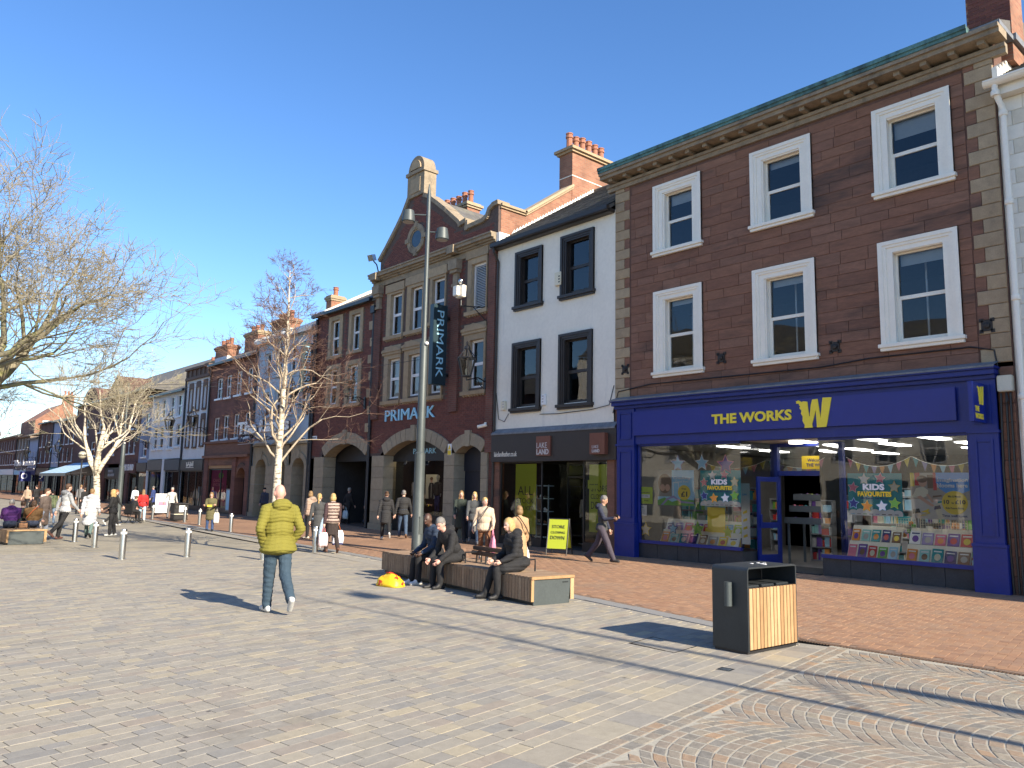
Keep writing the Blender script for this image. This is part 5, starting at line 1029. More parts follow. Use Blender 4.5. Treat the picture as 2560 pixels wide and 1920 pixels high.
mb = MB(); x1 = FX+9; mb.quad((x1, 33, -.1), (x1, 28.05, -.1), (x1, 28.05, 4), (x1, 33, 4)); mb.quad((FX+.4, 28.15, -.1), (FX+.4, 28.15, 4), (x1, 28.15, 4), (x1, 28.15, -.1)); mb.quad((FX+.4, 31.8, -.1), (x1, 31.8, -.1), (x1, 31.8, 4), (FX+.4, 31.8, 4)); mb.quad((FX+.4, 28, 3.5), (FX+.4, 32, 3.5), (x1, 32, 3.5), (x1, 28, 3.5)); mb.build('passage', m_dark, Ba)
mb = MB(); mb.quad((FX+.4, 28.1, .035), (x1, 28.1, .035), (x1, 31.9, .035), (FX+.4, 31.9, .035)); mb.build('passage_floor', M('passage_paving', (.14, .10, .08), .8, .2, 5), Ba)
mb = MB(); mb.box(FX+.6, FX+.7, 28.2, 31.7, 2.75, 3.45); mb.box(FX+1.5, FX+1.56, 30.55, 30.68, 0, 2.7); mb.build('passage_screen', m_black, Ba)
pitched(Ba, 28.0, 33.1, 9.55, 12.2, run=4.6); m = MB(); m.box(FX-.32, FX-.16, 28.0, 33.15, 9.42, 9.56); m.build('gutter', m_black, Ba); pipe(Ba, 33.0, 0, 9.4, r=.055)
m = MB(); m.box(FX+.0, FX+4.6, 32.9, 33.25, 9.5, 9.72); m.add([(FX-.2, 32.9, 9.62), (FX-.2, 33.25, 9.62), (FX+4.6, 33.25, 12.4), (FX+4.6, 32.9, 12.4), (FX-.2, 32.9, 9.4), (FX-.2, 33.25, 9.4), (FX+4.6, 33.25, 12.0), (FX+4.6, 32.9, 12.0)], [(1, 0, 3, 2), (0, 1, 5, 4), (0, 4, 7, 3), (1, 2, 6, 5)]); m.build('verge', m_render, Ba)
chimney(Ba, FX+.6, FX+1.3, 33.0, 33.5, 9.4, 10.45, 1, m_brickside, pot_h=.45, capw=.08)
for y in (32.82, 33.9): 
    r = root('street_name_plate', ('small white street name plate left of the passage arch' if y < 33 else 'small white street name plate on the pale blue wall'), 'name plate', (FX-.02, y, 3.9)); m = MB(); m.box(FX-.03, FX-.008, y-.28, y+.28, 3.75, 3.92); m.build('plate', pm('white'), r); m = MB(); m.box(FX-.033, FX-.031, y-.2, y+.2, 3.81, 3.86); m.build('printed_line', pm('black'), r)

# ------------------------------------------------------------------ plain builder for the buildings further off
def row_house(name, label, y0, y1, eave, ridge, wmat, wins, wfr=.07, wmat2=None, surround=None, sdepth=.03, sw=.14, roofm=None, ground=3.2, bars='sash', arch=False, run=4.6, parapet=None, gut=m_black, pipey=None):
    B = bld(name, label, y0, y1); mb = MB(); wall_sheet(mb, y0, y1, ground, eave, wins, depth=.16); shell(mb, y0, y1, -.4, eave); wl_ = mb.build('wall', wmat, B); rooms(B, y0+.05, y1-.05, [(ground+.1, (ground+eave)/2-.05), ((ground+eave)/2, eave-.05)], x=FX+.17)
    for a, b, c, d in wins:
        w_ = window(B, a, b, c, d, x=FX+.08, fr=wfr, mat=wmat2 or m_upvc, bars=bars, muntin=.06)
        s = MB(); s.box(FX-.09, FX+.06, a-.08, b+.08, c-.10, c); s.build('sill', surround or wmat2 or m_upvc, w_)
        if surround:
            s = MB(); s.box(FX-sdepth, FX, a-sw, a, c, d+.0); s.box(FX-sdepth, FX, b, b+sw, c, d)
            if arch: s.prism([(FX-sdepth, a-sw, d), (FX-sdepth, b+sw, d), (FX-sdepth, b+sw, d+.16), (FX-sdepth, (a+b)/2+.3, d+.36), (FX-sdepth, (a+b)/2-.3, d+.36), (FX-sdepth, a-sw, d+.16)], (sdepth, 0, 0))
            else: s.box(FX-sdepth, FX, a-sw, b+sw, d, d+sw)
            s.build('surround', surround, w_)
    if ridge: pitched(B, y0, y1, eave+.05, ridge, roofm or m_slateflat, run=run)
    if gut: m = MB(); m.box(FX-.30, FX-.16, y0, y1, eave-.08, eave+.05); m.build('gutter', gut, B)
    if pipey: pipe(B, pipey, 0, eave-.1, r=.05, brackets=False)
    return B
def shop_bay(B, ya, yb, z0=.3, z1=2.45, x=FX+.02, frame=m_black, mull=1, back=m_dark, inner=2.2):
    m = MB(); ring(m, ya, yb, z0-.35, z1, .07, x, x+.08); m.box(x, x+.1, ya, yb, -.3, z0)
    for i in range(mull): yy = ya+(yb-ya)*(i+1)/(mull+1); m.box(x, x+.08, yy-.03, yy+.03, z0, z1)
    w_ = m.build('shop_window', frame, B); p = MB(); p.quad((x+.04, yb, z0), (x+.04, ya, z0), (x+.04, ya, z1), (x+.04, yb, z1)); p.build('pane', m_shopglass, w_)
    m = MB(); e = x+inner; m.quad((e, yb, -.2), (e, ya, -.2), (e, ya, z1), (e, yb, z1)); m.quad((x+.1, ya, .05), (e, ya, .05), (e, yb, .05), (x+.1, yb, .05)); m.quad((x+.1, ya, z1), (x+.1, yb, z1), (e, yb, z1), (e, ya, z1)); m.quad((x+.1, ya, 0), (x+.1, ya, z1), (e, ya, z1), (e, ya, 0)); m.quad((x+.1, yb, 0), (e, yb, 0), (e, yb, z1), (x+.1, yb, z1)); m.build('shop_room', back, w_)
    st = MB(); [st.box(x+.5, x+.8, yy, yy+.25, .1, rnd.uniform(.5, 1.6), rnd.randrange(5)) for yy in np.arange(ya+.2, yb-.4, .42)]; st.build('stock_mass', [pm(c) for c in rnd.sample(['white', 'stone', 'navy', 'grey', 'cream', 'sky', 'brown'], 5)], w_, kind='stuff'); return w_
def fascia(B, ya, yb, z0, z1, mat, words=None, wm=None, wd=None, hg=None, x=FX-.1, wy=None):
    m = MB(); m.box(x, FX+.1, ya, yb, z0, z1); f = m.build('fascia', mat, B)
    if words: lettering(words, f, (x, wy if wy else (ya+yb)/2+wd/2, z0+(z1-z0-hg)/2), wm or m_white, wdt=wd, hgt=hg, depth=.04)
    return f
m_paleblue = M('pale_blue_render', (.42, .52, .60), .9, .06, 1.5, streak=((3, 3, .4), .58, .85, (.33, .41, .47)))
m_bluegrey = M('blue_grey_render', (.26, .30, .40), .9, .06, 1.5)
m_lilac = M('lilac_grey_render', (.36, .40, .52), .9, .06, 1.5)
m_fade = M('off_white_render', (.68, .70, .71), .9, .06, 1.5, streak=((3, 3, .4), .60, .86, (.52, .53, .53)))
# pale blue building
BW = [(37.90, 38.62, 7.12, 8.40), (36.58, 37.28, 7.16, 8.48), (35.10, 35.78, 7.16, 8.49), (33.80, 34.38, 7.2, 8.52), (37.86, 38.60, 5.08, 6.36), (36.52, 37.22, 5.08, 6.40), (35.22, 35.85, 5.1, 6.38), (33.84, 34.50, 5.02, 6.41)]
Bb = row_house('pale_blue_building', 'pale blue rendered building behind the slender birch', 33.1, 39.62, 9.0, 11.6, m_paleblue, BW, surround=m_paleblue, sdepth=.05, ground=3.6, wmat2=m_upvc, gut=None)
for yc in (38.35, 36.2, 34.2): 
    AA = (yc, .62, 2.55, .42, .25); voussoirs(Bb, *AA, FX-.05, FX+.7, 9, m_stonegrey); m = MB(); arch_wall(m, yc-1.1, yc+1.1, 3.62, *AA); m.build('arch_spandrel', m_stonegrey, Bb)
    m = MB(); m.quad((FX+1.2, yc+.9, -.2), (FX+1.2, yc-.9, -.2), (FX+1.2, yc-.9, 3.1), (FX+1.2, yc+.9, 3.1)); m.build('shop_room', m_dark, Bb)
for a, b in ((38.97, 39.62), (36.82, 37.73), (34.82, 35.58), (33.1, 33.58)): pier(Bb, a, b, 2.62, x1=FX+.8, courses=6)
m = MB(); [m.prism([(FX-.1, yc-1.1, 3.62), (FX-.1, yc+1.1, 3.62), (FX-.1, yc+.5, 3.78), (FX-.1, yc, 3.84), (FX-.1, yc-.5, 3.78)], (.12, 0, 0)) for yc in (38.4, 36.2, 34.2)]; m.build('stone_band', m_stonegrey, Bb)
pipe(Bb, 33.22, 0, 8.9, r=.05, brackets=False); pipe(Bb, 39.55, 0, 8.9, r=.06, brackets=False)
m = MB(); m.add([(FX-.25, 33.2, 9.15), (FX-.25, 39.7, 9.15), (FX-.1, 39.7, 9.32), (FX-.1, 33.2, 9.32), (FX-.25, 33.2, 8.95), (FX-.25, 39.7, 8.95)], [(1, 0, 3, 2), (0, 1, 5, 4)]); m.build('gutter', m_render, Bb)
c_ = chimney(Bb, FX+1.2, FX+2.0, 39.0, 40.8, 9.0, 10.4, 4, m_brickside, axis='y', pot_h=.42, capw=.1, cap=m_brickside); m = MB(); m.box(FX+1.19, FX+2.01, 38.99, 40.81, 9.0, 10.1); m.build('render_coat', m_render, c_)
# hanging street sign of the shopping centre (free-standing letters on a bracketed frame)
m_letwhite = M('white_letters', (.86, .85, .82), .4, .02, 3)
def lanes_sign(label, y_l, zc, x, wd, hg, fy):
    r = root('shopping_centre_sign', label, 'sign', (x, y_l, zc)); m = MB(); m.tube([(FX, fy, zc-.05), (x-.1, fy, zc-.05)], .03, 6); m.box(x, x+.03, fy-.0, fy+.04, zc-.6*hg, zc+.7*hg); m.build('bracket', m_black, r)
    lettering('The Lanes', r, (x+.06, y_l+.02, zc-.03), M('letter_return', (.06, .06, .07), .5), wdt=wd*1.01, hgt=hg*1.06, bold=.075, depth=.05, name='letter_back'); lettering('Shopping Centre', r, (x+.06, y_l-.08, zc-hg*.77), m_letwhite, wdt=wd*.96, hgt=hg*.46, bold=.05, depth=.05, name='letter_back')
    lettering('The Lanes', r, (x, y_l, zc), m_letwhite, wdt=wd, hgt=hg, bold=.03, depth=.06); lettering('Shopping Centre', r, (x, y_l-.1, zc-hg*.75), M('navy_letters', (.03, .025, .07), .5), wdt=wd*.95, hgt=hg*.42, bold=.015, depth=.06)
    m = MB(); m.box(x+.0, x+.02, y_l-wd*.98, y_l-.05, zc-.05*hg, zc); m.box(x, x+.02, y_l-wd*.98, y_l-.05, zc-hg*.85, zc-hg*.80); m.build('backing_rail', pm('grey'), r)
lanes_sign('white lettered shopping centre sign across the pale blue facade behind the birch', 39.9, 4.22, 16.2, 5.9, .62, 39.3)
# red stone building with pink window poster
CWN = [(44.30, 45.15, 6.52, 7.71), (43.02, 43.80, 6.5, 7.77), (41.58, 42.38, 6.53, 7.86), (40.10, 40.86, 6.55, 7.93), (44.42, 45.25, 4.13, 5.43), (43.02, 43.88, 4.15, 5.50), (41.6, 42.4, 4.15, 5.5), (40.1, 40.9, 4.15, 5.5)]
Bc = row_house('red_stone_building', 'dark red stone building with pink window poster and arched side door', 39.7, 46.15, 8.55, 11.0, m_stonefar, CWN, ground=3.2, bars='four', pipey=46.05)
m = MB(); m.box(FX-.2, FX, 39.7, 46.15, 3.92, 4.05); m.box(FX-.1, FX, 39.7, 46.15, 3.2, 3.92); m.box(FX-.22, FX, 39.7, 46.15, 3.1, 3.25); m.box(FX-.08, FX+.1, 41.6, 46.1, 2.68, 3.1); m.build('stone_band', m_redstone, Bc)
m = MB(); m.box(FX-.03, FX+.05, 41.95, 45.45, 2.52, 3.06); m.build('blank_fascia', M('faded_orange_board', (.42, .26, .13), .8, .1, 2), Bc)
shop_bay(Bc, 41.95, 45.45, .35, 2.5, mull=1); 
for a, b in ((45.45, 46.15), (41.45, 41.95), (39.7, 40.15)): m = MB(); m.box(FX-.1, FX+.4, a, b, -.3, 3.1); m.build('stone_pier', m_stonefar, Bc)
AC = (40.8, .62, 2.0, .55, .25); voussoirs(Bc, *AC, FX-.04, FX+.5, 9, m_redstone, key=False); m = MB(); arch_wall(m, 40.15, 41.45, 3.15, *AC); m.build('arch_wall', m_stonefar, Bc); m = MB(); m.quad((FX+.5, 41.5, -.2), (FX+.5, 40.1, -.2), (FX+.5, 40.1, 3), (FX+.5, 41.5, 3)); m.build('arched_door', M('brown_door', (.07, .035, .028), .6, .2, 3), Bc)
s = poster('large pink poster filling the red stone shop window', 45.2, 43.0, .45, 2.42, FX+.09, 'purple'); s.rect(0, 1, 0, 1, 'pink') if False else None
PC['magenta'] = (.42, .02, .16); s.rect(.0, 1, .0, 1, 'magenta'); s.text('CANDY', .12, .66, .6, .10, 'pink', .03); s.text('WORLD', .12, .54, .7, .10, 'pink', .03); s.ell(.62, .85, .16, .09, 'green'); s.ell(.62, .28, .2, .11, 'white'); s.ell(.2, .32, .1, .08, 'white'); s.rect(.60, .64, .02, .2, 'white')
s = poster('framed notice board leaning in front of the pink poster', 42.6, 42.05, .2, 1.4, FX-.05, 'stone', 'notice_board', 'notice'); s.rect(.12, .88, .06, .94, 'sky')
chimney(Bc, FX+1.5, FX+2.2, 43.3, 45.2, 9.0, 10.35, 3, m_brickside, axis='y', pot_h=.42, capw=.1)
# white building with brown arched surrounds
W7 = [(49.00, 49.48, 6.05, 7.45), (47.80, 48.28, 6.1, 7.48), (46.66, 47.12, 6.12, 7.5), (49.05, 49.56, 3.88, 5.4), (47.84, 48.34, 3.85, 5.42), (46.68, 47.16, 3.9, 5.45)]
m_brown = M('brown_stone_trim', (.14, .085, .06), .8, .15, 4)
B7 = row_house('white_arched_building', 'white building with brown arched window surrounds and dark parapet', 46.2, 50.1, 8.0, None, m_fade, W7, surround=m_brown, arch=True, sw=.11, sdepth=.06, ground=3.1, gut=None)
m = MB(); m.box(FX-.15, FX+.4, 46.15, 50.15, 8.0, 8.18); m.box(FX-.05, FX+.4, 46.2, 50.1, 8.18, 8.62); m.box(FX-.2, FX+.45, 46.15, 50.15, 8.62, 8.75); [m.box(FX-.12, FX, y, y+.22, 8.18, 8.62) for y in np.arange(46.3, 50, .72)]; m.build('parapet', m_brown, B7)
f7 = fascia(B7, 46.3, 50.1, 2.42, 3.06, m_black); m = MB(); [m.obox((FX-.115, 48.85-.17*i, 2.74+dz_), (1, 0, 0), (0, 1, 0), (0, 0, 1), .015, .05, hh_) for i, (dz_, hh_) in enumerate(((.05, .13), (.0, .06), (.10, .10), (-.02, .08), (.06, .14), (.02, .08), (.08, .15)))]; m.box(FX-.125, FX-.1, 47.7, 48.95, 2.58, 2.62); m.build('emblem_mass', m_white, f7, kind='stuff'); shop_bay(B7, 46.3, 50.1, .35, 2.42, mull=2); pipe(B7, 50.12, 0, 8.0, r=.06, brackets=False)
chimney(B7, FX+2, FX+2.7, 49.0, 50.4, 8.3, 9.4, 2, m_brickside, axis='y', pot_h=.5, capw=.08); c_ = chimney(B7, FX+.8, FX+1.5, 46.0, 47.9, 8.3, 9.75, 3, m_brickside, axis='y', pot_h=.42, capw=.1, cap=m_brickside); m = MB(); m.box(FX+.79, FX+1.51, 45.99, 47.91, 8.3, 9.3); m.build('render_coat', m_fade, c_)
# plain white building
W8 = [(55.30, 56.15, 5.88, 7.2), (53.95, 54.80, 5.89, 7.2), (52.25, 53.10, 5.89, 7.25), (50.85, 51.75, 5.89, 7.28), (55.25, 56.12, 3.88, 5.35), (53.98, 54.90, 3.88, 5.37), (52.15, 53.1, 3.87, 5.38), (50.78, 51.65, 3.96, 5.38)]
B8 = row_house('plain_white_building', 'plain white rendered building with two rows of four narrow windows', 50.2, 56.7, 7.5, 9.6, m_fade, W8, ground=3.2, run=4.4)
fascia(B8, 50.3, 53.1, 2.45, 3.15, M('charcoal_fascia', (.04, .045, .055), .5, .1, 2)); fascia(B8, 53.6, 56.6, 2.45, 3.15, M('brown_fascia', (.10, .085, .07), .5, .1, 2))
shop_bay(B8, 50.35, 53.1, .3, 2.42, mull=1); shop_bay(B8, 53.6, 56.55, .3, 2.42, mull=1); m = MB(); m.box(FX-.08, FX+.2, 53.1, 53.6, -.3, 3.2); m.box(FX-.06, FX+.2, 56.5, 56.75, -.3, 3.2); m.build('pier', m_fade, B8)
chimney(B8, FX+2.2, FX+3.0, 50.6, 53.4, 7.6, 9.55, 5, m_brickside, axis='y', pot_h=.4, capw=.08)
# long brick building with large slate roof
W9 = [(58.0, 58.7, 5.4, 6.7), (58.0, 58.7, 3.6, 4.9)]
B9b = row_house('blue_grey_strip_house', 'narrow blue grey rendered house beside the plain white building', 56.75, 59.0, 7.0, 8.4, m_bluegrey, [(57.3, 58.3, 5.2, 6.5), (57.3, 58.3, 3.4, 4.6)], ground=3.0); fascia(B9b, 56.8, 59.0, 2.4, 3.0, m_black); shop_bay(B9b, 56.85, 58.95, .3, 2.4, mull=0)
RW = [(60.0, 60.7, 3.7, 4.9), (61.2, 61.9, 3.7, 4.9), (60.0, 60.7, 5.5, 6.7), (61.2, 61.9, 5.5, 6.7), (65.2, 66.2, 3.7, 4.9), (69.0, 70.4, 3.7, 4.9), (71, 72.4, 3.7, 4.9), (65.2, 66.2, 5.6, 6.9), (69.0, 70.4, 5.6, 6.9), (73.5, 74.6, 5.6, 6.9)]
B9 = row_house('long_brick_building', 'long dark brick building with big slate roof behind the spreading birch', 59.0, 78.0, 8.2, None, m_brickfar, RW, ground=3.0, gut=m_black)
m = MB(); m.add([(FX-.2, 57.5, 8.2), (FX-.2, 77.5, 8.2), (FX+5, 74.5, 11.2), (FX+5, 57.5, 11.2), (FX+12, 77.5, 8), (FX+12, 57.5, 8)], [(1, 0, 3, 2), (2, 3, 5, 4), (1, 2, 4), (0, 5, 3)]); m.build('roof', m_slateflat, B9)
m = MB(); m.prism([(FX-.05, 63.6, 8.0), (FX-.05, 68.4, 8.0), (FX-.05, 68.4, 8.6), (FX-.05, 66.0, 9.9), (FX-.05, 63.6, 8.6)], (2.5, 0, 0)); m.build('gable', m_brickfar, B9); m = MB(); m.prism([(FX-.06, 73.5+2.6*math.cos(t), 8.0+1.6*math.sin(t)) for t in np.linspace(0, math.pi, 14)], (2, 0, 0)); m.build('round_gable', m_brickfar, B9)
fascia(B9, 59.2, 62.6, 2.3, 3.1, m_brickfar, 'RIVER ISLAND', m_letwhite, 2.6, .45); shop_bay(B9, 59.2, 60.8, .3, 2.3, mull=0); shop_bay(B9, 61.4, 62.5, -.1, 2.3, mull=1); fascia(B9, 63.2, 67.0, 1.9, 2.7, m_black, 'RIVER\nISLAND', pm('grey'), 1.6, .5); shop_bay(B9, 63.2, 67, .3, 1.9, mull=2)
for a, b in ((60.8, 61.4), (62.6, 63.2), (67, 68.0)): m = MB(); m.box(FX-.12, FX+.2, a, b, -.3, 3.0); m.build('brick_pier', m_brickfar, B9)
fascia(B9, 68.0, 77.9, 2.2, 3.0, m_black); shop_bay(B9, 68.0, 73, .2, 2.2, mull=3); shop_bay(B9, 73, 77.9, .2, 2.2, mull=3)
aw = root('shop_awning', 'pale blue striped awning over the dark cafe front', 'awning', (15.6, 72.5, 2.2)); m = MB(); n_ = 10
for i in range(n_): a, b = 68.0+9.5*i/n_, 68.0+9.5*(i+1)/n_; m.add([(14.3, a, 2.25), (14.3, b, 2.25), (16.9, b, 3.2), (16.9, a, 3.2)], [(1, 0, 3, 2)], i % 2); m.add([(14.3, a, 2.02), (14.3, b, 2.02), (14.3, b, 2.25), (14.3, a, 2.25)], [(1, 0, 3, 2)], 2)
m.build('canopy', [M('awning_blue', (.30, .50, .70), .8, .05, 2), M('awning_pale', (.50, .64, .76), .8, .05, 2), M('awning_valance', (.45, .43, .33), .8, .05, 2)], aw); m = MB(); [m.tube([(14.35, y, 2.2), (16.9, y, 2.4)], .02, 5) for y in (68.1, 77.4)]; m.build('arms', m_black, aw)
# the far end of the street
defs = [('brown_brick_house', 'brown brick house beyond the awning with grey paired window', 78.0, 83.2, 7.2, 8.8, m_brickfar, None), ('lilac_house', 'tall lilac grey rendered house with teal shop front far along street', 83.2, 86.8, 7.3, 8.6, m_lilac, 'teal'), ('dark_brick_house', 'dark brick house between the two lilac houses far along', 86.8, 93.0, 7.4, 8.9, m_brickfar, None), ('pale_lilac_house', 'pale lilac house above the dark blue phone shop', 93.0, 98.0, 6.0, 7.6, m_lilac, 'navy'), ('brown_stone_house', 'brown stone house at the far left end of the street', 98.0, 105.0, 6.4, 8.2, m_brownfar, 'sky'), ('far_brick_house', 'furthest dark brick house half hidden by birch twigs', 105.0, 118.0, 6.6, 8.4, m_brickfar, 'white')]
for nm, lab, y0, y1, ev, rg, wm_, sh_ in defs:
    n_ = max(2, int((y1-y0)/1.6)); wn = [(y0+(y1-y0)*(i+.28)/n_, y0+(y1-y0)*(i+.72)/n_, z_, z_+1.2) for i in range(n_) for z_ in (3.4, 5.0)]
    wn = [q for q in wn if q[3] < ev-.15]
    B = row_house(nm, lab, y0, y1, ev, rg, wm_, wn, ground=2.9, bars='sash', pipey=y1-.1)
    fascia(B, y0+.2, y1-.2, 2.2, 2.85, pm(sh_) if sh_ else m_black); shop_bay(B, y0+.3, y1-.3, .2, 2.2, mull=2)
    if nm == 'pale_lilac_house':
        r = root('round_emblem_sign', 'dark blue projecting sign with white ring at far phone shop', 'sign', (15.9, 95.5, 2)); m = MB(); m.box(15.8, 16.9, 95.4, 95.5, 1.5, 2.5); m.build('sign_box', pm('navy'), r); m = MB(); n2 = 16
        for i in range(n2): t0, t1 = 2*math.pi*i/n2, 2*math.pi*(i+1)/n2; m.prism([(16.25+rr*math.cos(t), 95.395, 2.05+rr*math.sin(t)) for rr, t in ((.2, t0), (.3, t0), (.3, t1), (.2, t1))], (0, .006, 0))
        m.build('ring', pm('white'), r)
Bo = bld('orange_brick_house', 'sunlit orange brick gable with white window above the far roofs', 100, 104); m = MB(); m.prism([(FX+.5, 99.0, 5), (FX+5.5, 99.0, 5), (FX+5.5, 99.0, 8.2), (FX+3, 99.0, 10.2), (FX+.5, 99.0, 8.2)], (0, 8, 0)); m.build('wall', m_brickside, Bo); m = MB(); ring(m, 0, 1, 0, 1, .1, 0, 1) if False else m.box(FX+1.2, FX+2.4, 98.93, 98.99, 6.9, 8.2); w_ = m.build('window', m_upvc, Bo); [MB().box(FX+1.3+.52*i, FX+1.75+.52*i, 98.915, 98.93, 7.0+.6*k, 7.5+.6*k).build('pane', M('dark_pane', (.08, .1, .12), .2, .05, 2), w_) for i in range(2) for k in range(2)]
chimney(Bo, FX+3.2, FX+4.2, 99.4, 100.6, 9, 11.0, 3, m_brickside, pot_h=.5)
Bt = root('closing_terrace', 'hazy brick terrace closing the view at the far left', 'building', (2, 124, -.3)); m = MB(); m.box(-24, 17.5, 124, 132, -.4, 7.4); m.build('wall', m_brickfar, Bt); m = MB(); m.add([(-24, 123.8, 7.4), (18, 123.8, 7.4), (18, 128, 10), (-24, 128, 10), (18, 132, 7.4), (-24, 132, 7.4)], [(0, 1, 2, 3), (3, 2, 4, 5)]); m.build('roof', m_slateflat, Bt)
for i in range(14):
    for zz in (3.4, 5.4): m = MB(); m.box(-22+i*2.8, -20.9+i*2.8, 123.95, 123.99, zz, zz+1.3); w_ = m.build('window', m_upvc, Bt); p = MB(); p.box(-21.9+i*2.8, -21.0+i*2.8, 123.93, 123.949, zz+.1, zz+1.2); p.build('pane', M('dark_pane'), w_)
    m = MB(); m.box(-22.4+i*2.8, -20.1+i*2.8, 123.94, 123.99, .2, 2.4); m.build('shop_window', M('dark_pane'), Bt)
    m = MB(); m.box(-22.6+i*2.8, -20.0+i*2.8, 123.9, 123.99, 2.45, 2.9); m.build('fascia', pm(['white', 'navy', 'grey', 'teal', 'brown'][i % 5]), Bt)
lanes_sign('distant white lettered shopping centre sign at far left of street', 100.2, 3.1, 16.0, 11.0, .62, 99)
# invented white terrace behind the viewer, turned sunward to be mirrored in shop windows
tA, tB = Vector((-20, 8, 0)), Vector((-3.5, 36, 0)); tu = (tB-tA).normalized(); tn = Vector((tu.y, -tu.x, 0)); tL = (tB-tA).length; UZ = Vector((0, 0, 1))
Bz = root('unseen_reflection_terrace', 'added unseen white sash windowed terrace mirrored in the left book shop window', 'building', (-12, 22, -.2))
m = MB(); m.obox(tA+tu*tL/2-tn*5+UZ*5.1, tu, tn, UZ, tL/2, 5, 5.4); m.build('wall', m_render, Bz)
m = MB(); e0, e1 = tA+tn*.2+UZ*10.5, tB+tn*.2+UZ*10.5; m.add([e0, e1, e1-tn*5.2+UZ*2.6, e0-tn*5.2+UZ*2.6, e1-tn*10.4, e0-tn*10.4], [(0, 1, 2, 3), (3, 2, 4, 5)]); m.build('roof', m_slateflat, Bz)
for i in range(13):
    for zz in (3.7, 6.0, 8.3):
        c = tA+tu*(1.4+i*2.45)+UZ*(zz+.8); m = MB(); m.obox(c+tn*.02, tu, tn, UZ, .62, .03, .9); w_ = m.build('window', m_upvc, Bz)
        for a in (-1, 1):
            for b_ in (-1, 1): p = MB(); p.obox(c+tn*.055+tu*(a*.27)+UZ*(b_*.41), tu, tn, UZ, .235, .008, .37); p.build('pane', M('dark_pane'), w_)
    c = tA+tu*(1.4+i*2.45)+UZ*1.5; m = MB(); m.obox(c+tn*.02, tu, tn, UZ, 1.0, .04, 1.2); m.build('shop_window', M('dark_pane'), Bz)
By = root('unseen_reflection_row', 'added unseen shaded brick row mirrored in the arched clothes shop window', 'building', (-9, 75, -.2)); m = MB(); m.box(-14, -4, 39, 116, -.3, 8.5); m.build('wall', m_brickfar, By); m = MB(); m.add([(-3.8, 39, 8.5), (-3.8, 116, 8.5), (-9, 116, 11), (-9, 39, 11), (-14, 39, 8.5), (-14, 116, 8.5)], [(0, 1, 2, 3), (3, 2, 5, 4)]); m.build('roof', m_slateflat, By)  # unseen brick row, added to darken the reflection in the arched window
for i in range(22):
    for zz in (3.6, 6.0): m = MB(); y = 40.5+i*3.4; m.box(-3.99, -3.94, y, y+1.2, zz, zz+1.6); w_ = m.build('window', m_upvc, By); p = MB(); p.box(-3.935, -3.92, y+.1, y+1.1, zz+.1, zz+1.5); p.build('pane', M('dark_pane'), w_)
# ------------------------------------------------------------------ people: one continuous skin grown round a posed skeleton
def cloth(c, rough=.85, bump=.35): return M('cloth_%d_%d_%d' % tuple(int(v*1000) for v in c), c, rough, .10, 9, bump=bump, bscale=220)
SKIN = dict(pale=(.60, .36, .28), pink=(.62, .33, .26), tan=(.48, .28, .19), dark=(.075, .038, .026))
HAIR = dict(grey=(.17, .16, .15), white=(.36, .34, .31), blonde=(.42, .29, .12), dblonde=(.22, .135, .06), brown=(.085, .045, .025), black=(.018, .014, .013), ginger=(.25, .09, .03), red=(.16, .055, .025))
def skin_mat(k): return M('skin_'+k, SKIN[k], .5, .06, 30)
def hair_mat(k): return M('hair_'+k, HAIR[k], .6, .25, 70, bump=.5, bscale=150)
def rotx(a): c, s = math.cos(a), math.sin(a); return np.array([[1, 0, 0], [0, c, -s], [0, s, c]])
def roty(a): c, s = math.cos(a), math.sin(a); return np.array([[c, 0, s], [0, 1, 0], [-s, 0, c]])
def rotz(a): c, s = math.cos(a), math.sin(a); return np.array([[c, -s, 0], [s, c, 0], [0, 0, 1]])
def vx(*a): return np.array(a, float)
def grow(prims, voxel, smooth=2):
    """Union of capsules and ellipsoids -> one closed surface; returns verts, faces and the nearest primitive per face."""
    mb = MB()
    for p in prims:
        if p[0] == 'cap':
            _, a, ra, b, rb, mi = p; d = b-a; L_ = np.linalg.norm(d); d = d/max(L_, 1e-6)
            pts = [a-d*ra*.98, a-d*ra*.75, a-d*ra*.3, a, b, b+d*rb*.3, b+d*rb*.75, b+d*rb*.98]; rr = [ra*.2, ra*.66, ra*.95, ra, rb, rb*.95, rb*.66, rb*.2]
            mb.tube([Vector(q) for q in pts], rr, 12)
        else:
            _, c, r, Mx, mi = p; t = MB(); t.sphere((0, 0, 0), r, 16, 10); V = (np.array(t.v)@Mx.T)+c; mb.add([tuple(q) for q in V], t.f)
    me = mb.mesh('tmp', []); o = bpy.data.objects.new('tmp', me); md = o.modifiers.new('r', 'REMESH'); md.mode = 'VOXEL'; md.voxel_size = voxel; md.adaptivity = 0
    ev = evaluated_mesh(o); bpy.data.objects.remove(o); bpy.data.meshes.remove(me)
    n = len(ev.vertices); V = np.empty(n*3); ev.vertices.foreach_get('co', V); V = V.reshape(-1, 3)
    nf = len(ev.polygons); lt = np.empty(nf, int); ev.polygons.foreach_get('loop_total', lt); li = np.empty(len(ev.loops), int); ev.loops.foreach_get('vertex_index', li)
    E_ = np.empty(len(ev.edges)*2, int); ev.edges.foreach_get('vertices', E_); E_ = E_.reshape(-1, 2)
    F = li.reshape(-1, 4)
    bpy.data.meshes.remove(ev)
    deg = np.bincount(E_.ravel(), minlength=n).astype(float)[:, None]
    for _ in range(smooth):
        S = np.zeros_like(V); np.add.at(S, E_[:, 0], V[E_[:, 1]]); np.add.at(S, E_[:, 1], V[E_[:, 0]]); V = V*.4+.6*S/np.maximum(deg, 1)
    return V, F
